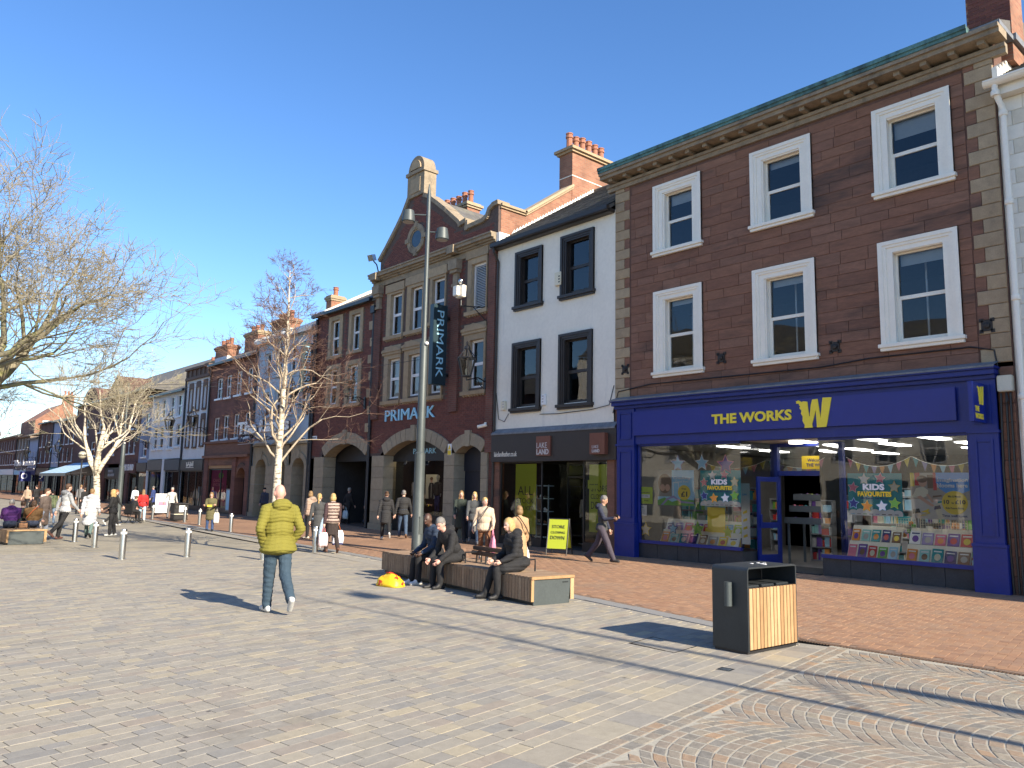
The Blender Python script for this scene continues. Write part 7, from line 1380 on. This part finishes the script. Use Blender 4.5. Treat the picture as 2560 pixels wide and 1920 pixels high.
# small figures further down the street
FARP = [((10.6, 60.5), 'beige', (.36, .26, .19), BL, 'in a beige jacket below the far shopping centre sign'), ((11.4, 62), 'black', BL, BL, 'in black beside the beige jacket far along'), ((8.9, 64), 'white', (.55, .55, .55), NV, 'in a white top far along the street'), ((7.2, 56), 'navy', (.02, .05, .12), BL, 'in navy at far left behind the bench'), ((13.2, 58), 'grey', (.15, .15, .16), BL, 'in a grey jacket near the awning'), ((12.9, 55.6), 'dark', BL, BL, 'in a dark coat and cap near the cafe tables'), ((6.2, 66), 'rust', (.22, .06, .03), BL, 'in rust red at the far left')]
for (p, c, t_, b_, lb) in FARP: person('distant person '+lb, p, R(rnd.uniform(-180, 180)), rnd.uniform(1.55, 1.72), 'stroll', t_, b_, BL, hair=rnd.choice(['brown', 'black', 'dblonde']), vox=.034, bulk=1.1)
person('seated person in black on a mobility seat beside the red jumper', (11.7, 41.2), R(-60), 1.65, 'sit', BL, BL, BL, hair='brown', seat=.5, vox=.026)
# ------------------------------------------------------------------ street furniture
m_wood = M('hardwood_slat', pal=[(.34, .20, .09), (.40, .255, .125), (.28, .16, .072), (.43, .285, .15), (.36, .215, .10)], rough=.65, amt=.16, scale=5, scl=(1, 1, .25), bump=.15, bscale=60)
m_woodw = M('weathered_slat', pal=[(.25, .165, .105), (.29, .20, .13), (.21, .135, .085), (.33, .235, .155)], rough=.75, amt=.2, scale=6, bump=.15, bscale=60)
m_anth = M('anthracite_steel', (.035, .042, .047), .45, .12, 5, metal=.3)
m_anthl = M('grey_steel_panel', (.065, .078, .08), .5, .12, 5, metal=.2)
def bench(label, path, width, endlabel, backrest=None, arms=()):
    """Slatted bench along a front-edge path; the seat extends towards +X of the path."""
    p0 = Vector(path[0]); z0 = gz(p0.x, p0.y); r = root('slatted_bench', label, 'bench', (p0.x, p0.y, z0)); H = .43
    for a, b in zip(path[:-1], path[1:]):
        a, b = Vector(a), Vector(b); d = (b-a); L_ = d.length; d /= L_; n = Vector((d.y, -d.x)); A = Vector((a.x, a.y, 0)); D3 = Vector((d.x, d.y, 0)); N3 = Vector((n.x, n.y, 0)); nn = int(L_/.085); U = Vector((0, 0, 1))
        m = MB(); m.obox(A+D3*L_/2+N3*(width/2)+U*(z0+.19), D3, N3, U, L_/2-.02, width/2-.07, .19); m.build('plinth', m_anth, r)
        for i in range(nn):
            c = A+D3*((i+.5)*L_/nn)
            m = MB(); m.obox(c+N3*(width/2)+U*(z0+H-.02), D3, N3, U, L_/nn/2-.006, width/2-.005, .02); m.build('seat_slat', m_woodw, r, bevel=.003)
            m = MB(); m.obox(c+N3*.02+U*(z0+.225), D3, N3, U, L_/nn/2-.007, .02, .165); m.build('side_slat', m_woodw, r)
    a, b = Vector(path[0]), Vector(path[1]); d = (b-a).normalized(); n = Vector((d.y, -d.x)); A = Vector((a.x, a.y, z0)); D3 = Vector((d.x, d.y, 0)); N3 = Vector((n.x, n.y, 0)); U = Vector((0, 0, 1))
    m = MB(); q = [A+N3*.05+U*.0, A+N3*(width-.10)+U*.0, A+N3*(width-.06)+U*.385, A+N3*.05+U*.385]; m.prism(q, D3*.03); m.build('end_panel', m_anthl, r, label='grey steel end panel')
    for x_, w_ in ((.0, .05), (width-.07, .07)): m = MB(); m.prism([A+N3*x_+U*.06-D3*.012, A+N3*(x_+w_)+U*.06-D3*.012, A+N3*(x_+w_)+U*.39-D3*.012, A+N3*x_+U*.39-D3*.012], D3*.05); m.build('end_post', m_wood, r)
    m = MB(); m.prism([A+N3*-.005+U*.388-D3*.03, A+N3*(width+.005)+U*.388-D3*.03, A+N3*(width+.005)+U*.434-D3*.03, A+N3*-.005+U*.434-D3*.03], D3*.07); m.build('end_rail', m_wood, r, bevel=.006)
    m = MB(); [m.obox(A+N3*(width*.74+.02*k)+U*.33-D3*.003, N3, D3, U, .0075, .003, .009 if k % 2 else .007) for k in range(6)]; m.build('maker_mark', M('panel_mark', (.02, .025, .028), .5), r, kind='stuff')
    if backrest:
        s0, s1 = backrest; yb = width*.62
        for k in range(2):
            c = A+D3*((s0+s1)/2)+N3*(yb+.03*k)+U*(.60+.085*k); m = MB(); m.obox(c, D3, N3, U, (s1-s0)/2, .03, .038); m.build('backrest_slat', M('dark_stained_slat', (.085, .052, .036), .6, .2, 6), r, bevel=.012)
        for i in range(5): f = s0+.08+(s1-s0-.16)*i/4; c = A+D3*f+N3*(yb+.04); m = MB(); m.tube([c+U*.42, c+U*.62+N3*.02], .018, 6); m.build('backrest_support', m_black, r)
    for s_ in arms:
        c = A+D3*s_+N3*(width*.30); m = MB(); m.tube([c+U*.43, c+U*.62, c+N3*.34+U*.62, c+N3*.34+U*.43], .016, 6); m.build('armrest', m_black, r)
    return r
bench('long slatted bench with three seated people and grey end panel', [(8.38, 8.98), (8.70, 11.7), (9.02, 14.25)], .84, '', backrest=(1.15, 2.55), arms=(.7, 2.35))
bench('slatted bench with seated group at far left and grey end panel', [(4.35, 27.25), (4.1, 29.9)], 1.06, '', arms=(.35,))
# litter bin with slatted front
b0 = root('litter_bin', 'dark steel litter bin with pale wooden slats in the foreground', 'bin', (8.25, 5.05, gz(8.25, 5.05)), R(-3)); WX, DY, HZ = .48, .235, .93
m = MB(); t = .018; pts = []
for cx, cz, a0 in ((WX-.05, HZ-.05, 0), (-WX+.05, HZ-.05, 90)):
    for k in range(6): a = R(a0+k*18); pts.append((cx+.05*math.cos(a), cz+.05*math.sin(a)))
outer = [(WX, .03)]+pts+[(-WX, .03)]; inner = [(x*(1-t/WX), min(z, HZ-t)) if z > .1 else (x*(1-t/WX), z) for x, z in outer]
poly = [(x, -DY, z) for x, z in outer]; polyi = [(x, -DY, z) for x, z in inner]; n_ = len(outer)
V = [(x, y, z) for y in (-DY, DY) for x, z in outer]+[(x, y, z) for y in (-DY, DY) for x, z in inner]; F = []
for i in range(n_-1): F += [(i, i+1, n_+i+1, n_+i), (2*n_+i+1, 2*n_+i, 3*n_+i, 3*n_+i+1), (i+1, i, 2*n_+i, 2*n_+i+1), (n_+i, n_+i+1, 3*n_+i+1, 3*n_+i)]
m.add(V, F); m.build('hood_frame', m_anth, b0, world=False, smooth=30)
m = MB(); m.box(-WX+.02, WX-.02, -DY+.03, DY-.01, .04, .70); m.box(-WX+.01, WX-.01, -DY+.02, DY-.02, .0, .03); m.box(-WX+.03, WX-.03, DY-.02, DY-.01, .7, .9); m.build('inner_box', m_black, b0, world=False)
m = MB(); [m.box(-WX+.05+k*.29, -WX+.30+k*.29, -DY+.05, DY-.05, .70, .725) for k in range(3)]; m.build('liner_lid', m_anth, b0, world=False, bevel=.008)
sm = MB(); sm.box(-.0285, .0285, -.012, .012, -.325, .325); sme = sm.mesh('slat', m_wood, bevel=.003)
for i in range(14): o = copies_piece('slat', sme, b0, (-WX+.052+i*(2*WX-.104)/13, -DY+.004, .375))
m = MB(); m.tube([(-WX-.055, -.02, .50), (-WX-.055, -.02, .76)], .042, 14); m.box(-WX-.03, -WX, -.035, -.005, .52, .74); m.build('ash_tube', m_anthl, b0, world=False, smooth=30)
m = MB(); [m.lathe([(.022, .93), (.022, .934)], (x_, y_, 0), 8) for x_, y_ in ((.02, .05), (.1, -.03), (.16, .06), (.06, -.1), (.2, 0))]; m.build('bird_dropping_mass', pm('white'), b0, world=False, kind='stuff')
# bollards
m_st = M('brushed_steel', (.56, .56, .55), .30, .10, 4, metal=1, scl=(1, 1, .08)); 
def bollard(label, x, y):
    r = root('steel_bollard', label, 'bollard', (x, y, gz(x, y)), group='stainless steel bollards'); m = MB(); m.lathe([(.075, 0), (.075, .58), (.072, .60)], (0, 0, 0), 20); m.build('tube', m_st, r, world=False, smooth=30); m = MB(); m.lathe([(.077, .60), (.077, .655)], (0, 0, 0), 20); m.build('reflective_band', M('reflector_white', (.72, .72, .70), .5, .03, 5), r, world=False, smooth=30); m = MB(); m.lathe([(.073, .655), (.073, .70), (.066, .715), (.02, .72)], (0, 0, 0), 20); m.build('top_cap', m_st, r, world=False, smooth=30); m = MB(); m.lathe([(.11, -.005), (.11, .006)], (0, 0, 0), 20); m.build('base_plate', m_st, r, world=False)
for lab, x, y in (('steel bollard nearest us left of the yellow jacket', 5.71, 20.6), ('steel bollard in front of the white quilted coat', 6.2, 25.13), ('steel bollard beside the feet of hooded young man', 6.3, 27.9), ('steel bollard nearest us on the paving left of yellow jacket hem', 7.21, 20.49), ('steel bollard half hidden by the yellow jacket hem', 8.42, 18.7), ('steel bollard beside the pink carrier bag', 10.55, 20.1), ('steel bollard right of the khaki coated woman', 12.67, 31.3), ('steel bollard just left of khaki coated woman', 13.3, 36.5), ('second steel bollard left of khaki coated woman', 13.5, 39.0), ('steel bollard beside the black street bin', 13.4, 43.5), ('steel bollard behind the end of left bench', 6.3, 33.0)): bollard(lab, x, y)
# black street bin
r = root('street_bin', 'black square street bin beside older man in pale jumper', 'bin', (13.75, 40.6, gz(13.75, 40.6))); m = MB(); m.box(-.33, .33, -.3, .3, 0, .78); m.box(-.36, .36, -.33, .33, .78, .86); m.box(-.35, .35, -.32, .32, 0, .08); m.build('body', m_black, r, world=False, bevel=.02); m = MB(); m.box(-.12, .16, -.335, -.33, .42, .74); m.build('notice', pm('white'), r, world=False); m = MB(); m.box(-.34, .34, -.31, .31, .30, .33); m.build('gold_band', pm('cream'), r, world=False); m = MB(); [m.box(x_, x_+.14, -.336, -.332, .60, .72) for x_ in (-.3, .18)]; m.build('opening', pm('black'), r, world=False)
r = root('white_notice_sign', 'white pavement sign with pink panel near the black bin', 'sign', (14.6, 46.0, gz(14.6, 46))); m = MB(); m.box(-.35, .35, -.02, .02, .1, 1.15); m.build('board', pm('white'), r, world=False); m = MB(); m.box(-.2, .25, -.026, -.021, .5, .7); m.build('pink_panel', pm('pink'), r, world=False); m = MB(); [m.box(x_, x_+.05, -.2, .2, 0, .1) for x_ in (-.3, .25)]; m.build('foot', m_black, r, world=False)
r = root('white_notice_sign', 'tall pale sign board behind the left bench', 'sign', (6.6, 47.0, gz(6.6, 47))); m = MB(); m.box(-.4, .4, -.03, .03, .2, 1.5); m.build('board', pm('sky'), r, world=False); m = MB(); m.box(-.5, .5, -.2, .2, 0, .2); m.build('foot', m_black, r, world=False)
# A-board
rz_ = R(-62); r = root('a_board', 'lime STORE CLOSING DOWN sandwich board outside the leather shop', 'sandwich board', (15.55, 15.55, gz(15.55, 15.55)), rz_)
for sg in (-1, 1):
    m = MB(); q = lambda x_, z_, o=0: (x_, sg*(.30-.28*z_/.98)+sg*o, z_)
    for x_ in (-.29, .29): m.tube([q(x_, 0), q(x_, .98)], .018, 6)
    for z_ in (.16, .97): m.tube([q(-.29, z_), q(.29, z_)], .016, 6)
    m.build('frame', m_black, r, world=False); m = MB(); m.prism([q(-.27, .17), q(.27, .17), q(.27, .96), q(-.27, .96)], (0, sg*.006, 0)); m.build('panel', pm('lime2'), r, world=False)
upv = Vector((0, .28, .98)).normalized()
for t_, z_, wd, hg in (('STORE', .72, .36, .085), ('CLOSING', .58, .40, .06), ('DOWN', .42, .40, .10)): lettering(t_, r, Vector((-wd/2, -(.30-.28*z_/.98)-.012, z_)), pm('black'), wdt=wd, hgt=hg, right=(1, 0, 0), upv=tuple(upv), depth=.004, world=False, name='printed_words')
# yellow shopping bag lying by the bench
r = root('shopping_bag', 'yellow and red plastic shopping bag lying beside the bench', 'bag', (8.02, 12.35, gz(8, 12.3)), R(100)); m = MB(); V = []; nu, nv = 22, 8
for j in range(nv+1):
    f = j/nv
    for i in range(nu):
        a = 2*math.pi*i/nu; rr = (1-.75*f**2.2); ca, sa = math.cos(a), math.sin(a); x = .29*rr*math.copysign(abs(ca)**.6, ca); y = .17*rr*math.copysign(abs(sa)**.7, sa); V.append((x+.02*noise.noise(Vector((x*9, y*9, f*5))), y+.03*noise.noise(Vector((x*7, y*8, f*6+4))), f*.23+.04*noise.noise(Vector((x*8+3, y*8, f*3)))*f))
m.add(V, [(j*nu+i, j*nu+(i+1) % nu, (j+1)*nu+(i+1) % nu, (j+1)*nu+i) for j in range(nv) for i in range(nu)]+[tuple(range(nu-1, -1, -1)), tuple(nv*nu+i for i in range(nu))])
m.build('pouch', M('yellow_bag', (.78, .52, .015), .45, .08, 6, bump=.5, bscale=25, stain=(6, .54, .56, (.55, .03, .015))), r, world=False, smooth='all'); m = MB(); m.tube([(-.12, -.10, .17), (-.08, -.19, .10), (.02, -.20, .08), (.07, -.11, .16)], .013, 5); m.tube([(-.10, .02, .235), (-.02, .05, .25), (.08, .03, .235)], .012, 5); m.build('handle', cloth((.60, .05, .02)), r, world=False)
# tall lighting column
def column(label, x, y, h, r0, heads, seg=14):
    r = root('lamp_post', label, 'lamp post', (x, y, gz(x, y))); m = MB(); m.lathe([(r0*1.0, 0), (r0, .25), (r0*.98, .26), (r0*.92, 2.8), (r0*.74, 2.84), (r0*.70, h*.55), (r0*.42, h*.56), (r0*.36, h*.97), (r0*.1, h)], (0, 0, 0), seg); m.build('column', m_anthl, r, world=False, smooth=30)
    m = MB(); m.box(-.06, .06, -r0*1.0, -r0*.8, .5, 1.0); m.build('access_door', m_anthl, r, world=False)
    m = MB(); m.lathe([(r0*1.35, 0), (r0*1.35, .03), (r0*1.05, .05)], (0, 0, 0), seg); m.build('collar', m_anth, r, world=False)
    for ax, ay, hz in heads:
        m = MB(); L_ = math.hypot(ax, ay); dx, dy = ax/L_, ay/L_; m.tube([(0, 0, hz), (ax-dx*.1, ay-dy*.1, hz)], .025, 6); a = m.build('lamp_arm', m_anthl, r, world=False)
        m = MB(); m.lathe([(.05, hz+.16), (.16, hz+.12), (.20, hz-.12), (.205, hz-.22), (.18, hz-.24)], (ax, ay, 0), 14); o = m.build('lamp_head', m_anthl, r, world=False, smooth=30); m = MB(); m.lathe([(.17, hz-.245), (.17, hz-.235)], (ax, ay, 0), 14); m.build('lens', pm('grey'), o, world=False)
    m = MB(); m.sphere((0, -r0*.9, h*.55), .055, 8, 6); m.build('sensor', pm('white'), r, world=False); return r
column('tall grey lighting column with two spot heads behind the bench', 13.03, 18.76, 10.95, .165, [(-.46, .38, 9.98), (.33, -.28, 9.45)])
column('grey lighting column in front of the spreading birch', 12.1, 45.0, 7.4, .15, [(-.3, .3, 6.9)])
column('grey lighting column standing out of view behind right', 7.95, -8.5, 11.5, .14, [(-.2, .15, 10.9)])
# globe lamp and wall lanterns
r = root('globe_lamp_post', 'black lamp post with glass lantern in front of awning', 'lamp post', (12.2, 54.0, gz(12.2, 54))); m = MB(); m.lathe([(.12, 0), (.10, .5), (.05, .6), (.045, 3.3)], (0, 0, 0), 10); m.build('column', m_black, r, world=False, smooth=30); m = MB(); m.sphere((0, 0, 3.6), .24, 12, 8); m.build('globe', M('lamp_globe', (.42, .39, .30), .3, .05, 3), r, world=False, smooth='all'); m = MB(); m.lathe([(.15, 3.86), (.05, 3.95), (.01, 4.02)], (0, 0, 0), 8); m.lathe([(.255, 3.57), (.255, 3.63)], (0, 0, 0), 12); m.build('lantern_frame', m_black, r, world=False)
def lantern(label, y, z, reach=.85, s=1.25):
    x = FX-reach; r = root('wall_lantern', label, 'lantern', (FX, y, z-.3), group='wall lanterns'); m = MB(); m.box(FX-.06, FX, y-.06, y+.06, z-.45, z+.05); m.tube([(FX-.03, y, z-.1), (FX-.35, y, z+.02), (x, y, z-.12), (x, y, z+.0)], .02, 6); m.tube([(FX-.03, y, z-.38), (FX-.25, y, z-.22), (FX-.4, y, z-.02)], .016, 6); m.build('bracket', m_black, r)
    m = MB(); n6 = 6; b0_, t0_ = .13*s, .26*s; zb, zt = z+.02, z+.50*s
    for k in range(n6):
        a = math.pi/3*k; m.tube([(x+b0_*math.cos(a), y+b0_*math.sin(a), zb), (x+t0_*math.cos(a), y+t0_*math.sin(a), zt), (x+.07*math.cos(a), y+.07*math.sin(a), zt+.26*s)], .019, 5)
    m.lathe([(b0_*1.1, zb-.03), (b0_*1.1, zb+.01)], (x, y, 0), 6); m.lathe([(t0_*1.08, zt-.015), (t0_*1.08, zt+.02)], (x, y, 0), 6); m.lathe([(.10*s, zt+.25*s), (.09*s, zt+.32*s), (.03*s, zt+.36*s), (.035*s, zt+.44*s), (.005, zt+.48*s)], (x, y, 0), 6); f_ = m.build('lantern_frame', m_black, r)
    for k in range(n6):
        a, b = math.pi/3*k, math.pi/3*(k+1); P_ = lambda rr, an, zz: (x+rr*math.cos(an), y+rr*math.sin(an), zz); p = MB(); p.quad(P_(b0_*.97, a, zb), P_(b0_*.97, b, zb), P_(t0_*.97, b, zt), P_(t0_*.97, a, zt)); p.build('pane', m_shopglass, f_)
    p = MB(); p.lathe([(.03, z+.05), (.05, z+.15), (.05, z+.22), (.02, z+.28)], (x, y, 0), 8); p.build('bulb', pm('cream'), r)
for lab, y, z in (('black wall lantern between gabled shop and white building', 20.55, 5.42), ('black wall lantern above the passage arch', 28.45, 5.35), ('black wall lantern on the pale blue building behind birch', 33.6, 5.4), ('black wall lantern on the white building with brown arches', 46.3, 4.9), ('black wall lantern at the edge of plain white building', 50.3, 4.9), ('black wall lantern by the blue grey strip house', 57.0, 4.4), ('black wall lantern on the far brick shop', 64.5, 4.4), ('pale far wall lantern on lilac house', 84.0, 4.2), ('pale far wall lantern on the pale lilac house', 94.0, 4.0), ('pale far wall lantern on dark brick house', 80.0, 4.2)): lantern(lab, y, z)
# wires across the street
for lab, a, b, sag in (('thin wire from the gabled brick shop to the far left trees', (FX-.2, 24.3, 6.5), (2.0, 40, 6.0), .8), ('thin wire along the far white buildings', (FX-.3, 39.6, 6.9), (6.0, 44, 6.4), .3)):
    m = MB(); m.tube([Vector(a).lerp(Vector(b), i/20)-Vector((0, 0, sag*4*(i/20)*(1-i/20))) for i in range(21)], .009, 4); o = m.build('overhead_wire', m_black); tag(o, lab, 'wire')
# cafe chairs by the awning
for i, (x, y) in enumerate(((12.6, 62.0), (13.3, 61.0), (12.9, 60.2))):
    r = root('cafe_chair', f'pale wooden cafe chair, {nth(i)} from left under the awning', 'chair', (x, y, gz(x, y)), R(40*i), 'cafe chairs'); m = MB(); m.box(-.22, .22, -.22, .22, .44, .48); m.build('seat', m_wood, r, world=False); m = MB(); [m.box(-.2, .2, .2, .23, z_, z_+.06) for z_ in (.6, .72, .84)]; m.build('backrest', m_wood, r, world=False)
    for sx in (-1, 1):
        for sy in (-1, 1): m = MB(); m.box(sx*.2-.02, sx*.2+.02, sy*.2-.02, sy*.2+.02, 0, .44 if sy < 0 else .9); m.build('leg', m_wood, r, world=False)
r = root('mobility_seat', 'black wheeled seat beside the red jumper', 'wheelchair', (11.7, 41.2, gz(11.7, 41.2)), R(-60)); m = MB(); m.box(-.25, .25, -.2, .25, .42, .48); m.box(-.25, .25, -.26, -.2, .48, .95); m.build('seat', m_black, r, world=False)
for sx in (-1, 1):
    for yy, rr in ((-.15, .24), (.35, .10)): m = MB(); m.tube([(sx*.27, yy+rr*math.cos(a), rr+.02+rr*math.sin(a)) for a in np.linspace(0, 2*math.pi, 17)], .018, 6); m.tube([(sx*.27, yy-rr, rr+.02), (sx*.27, yy+rr, rr+.02)], .008, 4); m.build('wheel', m_black, r, world=False)
# cover plate let into the slabs near the bin, and a small ground light
c4 = [(7.25, 6.08), (7.80, 6.17), (7.74, 5.50), (7.22, 5.42)]
mh = root('manhole_cover', 'slab filled manhole cover with thin steel edge left of the litter bin', 'manhole cover', (7.6, 6.2, gz(7.6, 6.2)))
for a, b in zip(c4, c4[1:]+c4[:1]):
    m = MB(); d = (Vector(b)-Vector(a)).normalized(); n = Vector((-d.y, d.x))*.006; z = gz(*a)+.003; m.prism([(a[0]-n.x, a[1]-n.y, z-.02), (b[0]-n.x, b[1]-n.y, z-.02), (b[0]+n.x, b[1]+n.y, z-.02), (a[0]+n.x, a[1]+n.y, z-.02)], (0, 0, .02)); m.build('edge_strip', m_iron, mh)
gl_ = root('ground_light', 'small square steel plate set into slabs below the litter bin', 'ground plate', (6.95, 4.60, gz(6.95, 4.6)), R(9)); m = MB(); m.box(-.07, .07, -.07, .07, -.01, .004); m.build('plate', M('steel'), gl_, world=False); m = MB(); m.box(-.045, .045, -.045, .045, .004, .006); m.build('lens', M('dark_pane'), gl_, world=False)

# ------------------------------------------------------------------ bare trees
def tree(label,  base, h, r0, trunk_h, limbs, spread, depth, mats, seed, name='bare_tree', up=.55, droop=0, lean=(0, 0), thin=1.0, ratio=.74, kids=(2, 3), leader=False, twist=.45, sparse=1.0, az=None, twmin=.006, llen=.55, elev=(38, 62)):
    rg = random.Random(seed); r = root(name, label, 'tree', (base[0], base[1], gz(*base))); tr = MB(); cr = MB()
    def rv(): return Vector((rg.gauss(0, 1), rg.gauss(0, 1), rg.gauss(0, 1)))
    def branch(p, d, L_, rad, lev):
        n = 4 if lev < 3 else 3; pts = [p]; rr = [rad]; q = p; dd = d.normalized()
        e_rad = rad*(.62 if lev < depth else .4)
        for i in range(n):
            dd = (dd+rv()*twist*.28+Vector((0, 0, 1))*(.10*up if lev < depth-1 else .05*up-droop)).normalized(); q = q+dd*(L_/n); pts.append(q); rr.append(rad+(e_rad-rad)*(i+1)/n)
        (tr if lev <= 1 else cr).tube(pts, rr, 8 if lev <= 1 else (5 if lev == 2 else 3), cap=lev <= 1, mi=min(lev, 1) if lev <= 1 else (0 if lev <= 3 else 1))
        if lev >= depth: return
        k = rg.randint(*kids)+(1 if lev >= depth-2 else 0)
        for j in range(k):
            f = rg.uniform(.35, 1.0) if j else 1.0; idx = min(n, max(1, int(round(f*n)))); sidev = rv(); ax = (pts[idx]-pts[idx-1]).normalized(); sidev = (sidev-ax*sidev.dot(ax)).normalized()
            an = R(rg.uniform(14, 30) if j == 0 else rg.uniform(28, 58)); nd = ax*math.cos(an)+sidev*math.sin(an); nd.z = max(nd.z, -.12) if lev > 1 else max(nd.z, .1)
            branch(pts[idx], nd, L_*ratio*rg.uniform(.75, 1.12), max(twmin*.5, rr[idx]*(.78 if j == 0 else .58)), lev+1)
    z0 = 0; tp = []; rr = []; nT = 10; TH = h*.97 if leader else trunk_h
    for i in range(nT+1): f = i/nT; tp.append(Vector((lean[0]*f+.06*math.sin(f*5+seed)*(f if leader else 1), lean[1]*f+.06*math.cos(f*4+seed)*f, TH*f))); rr.append(max(.010, r0*(1-(.93 if leader else .30)*f)+(r0*.35*(1-f*8) if f < .12 else 0)))
    tr.tube(tp, rr, 12)
    if leader:
        nl = limbs
        for i in range(nl):
            f = trunk_h/TH+(1-trunk_h/TH)*(i+.2)/nl; j = min(nT, int(f*nT)); p = tp[j].lerp(tp[min(nT, j+1)], f*nT-j); a = i*2.4+rg.uniform(-.4, .4); el_ = R(rg.uniform(25, 50)+20*f); d = Vector((math.cos(a)*math.cos(el_), math.sin(a)*math.cos(el_), math.sin(el_))); Ln = spread*(1.05-.82*((f-trunk_h/TH)/(1-trunk_h/TH)))*rg.uniform(.75, 1.1); branch(p, d, Ln*llen, max(.008, rr[j]*(.36 if i < nl*.3 else .45)), 2)
    else:
        for i in range(limbs):
            a = (az[i] if az else i*2*math.pi/limbs+rg.uniform(-.3, .3)); el_ = R(rg.uniform(*elev)) if not az else R(rg.uniform(22, 50)); d = Vector((math.cos(a)*math.cos(el_), math.sin(a)*math.cos(el_), math.sin(el_))); branch(tp[-1]-Vector((0, 0, rg.uniform(0, .25)*trunk_h*.3)), d, spread*llen*rg.uniform(.85, 1.1), r0*rg.uniform(.45, .6), 1)
    tr.build('trunk', mats[0:2], r, world=False, smooth='all'); cr.build('crown', [mats[1], mats[2]], r, world=False, smooth='all'); return r
m_birch = M('birch_bark', (.60, .53, .42), .8, .12, 5, bump=.2, bscale=30, streak=((5, 5, 22), .54, .60, (.11, .09, .075)), stain=(2.2, .56, .66, (.30, .25, .18)))
m_birchb = M('birch_branch', (.38, .31, .23), .8, .2, 8); m_birchb2 = M('pale_birch_branch', (.46, .40, .29), .8, .25, 6, stain=(4, .52, .62, (.30, .29, .13)))
m_twig = M('reddish_twig', (.15, .085, .06), .85, .2, 8); m_twig2 = M('grey_twig', (.30, .26, .18), .85, .2, 8)
m_bark = M('mossy_bark', (.20, .175, .12), .9, .25, 5, bump=.5, bscale=20, stain=(3, .5, .62, (.26, .25, .10)))
tree('slender white birch with reddish twigs behind the yellow jacket', (9.45, 20.35), 8.1, .135, 2.35, 40, 3.0, 6, (m_birch, m_birchb, m_twig), 11, 'birch_tree', up=.30, leader=True, ratio=.68, llen=.52, kids=(3, 3), twmin=.0085, twist=.75)
tree('white multi-stemmed birch with spreading branches on the left', (8.15, 33.6), 6.6, .16, 2.3, 7, 3.7, 7, (m_birch, m_birch, m_birchb2), 5, 'birch_tree', elev=(56, 80), up=1.3, ratio=.76, llen=.52, kids=(2, 3), twist=.5, twmin=.010)
tree('pale birch at the far left edge with thin trunk', (2.9, 29.5), 6.5, .085, 1.9, 5, 2.8, 7, (m_birch, m_birch, m_twig), 8, 'birch_tree', elev=(52, 76), up=1.0, ratio=.75, llen=.5, kids=(2, 3), twmin=.010)
tree('large bare tree reaching in from the left edge', (1.9, 22.2), 10, .30, 3.0, 9, 7.4, 7, (m_bark, m_bark, m_twig2), 23, 'bare_tree', up=.5, ratio=.77, llen=.33, kids=(3, 3), twist=.6, az=[-.6, -.2, .15, .5, .9, 1.5, 2.6, 3.8, 5.0], twmin=.013)
tree('slim bare birch standing out of view whose shadow crosses the paving', (6.85, -6.5), 12.5, .085, 5.0, 10, 2.0, 4, (m_birch, m_birchb, m_twig), 31, 'birch_tree', leader=True, up=.5, ratio=.68)

bpy.data.scenes.remove(TMP)
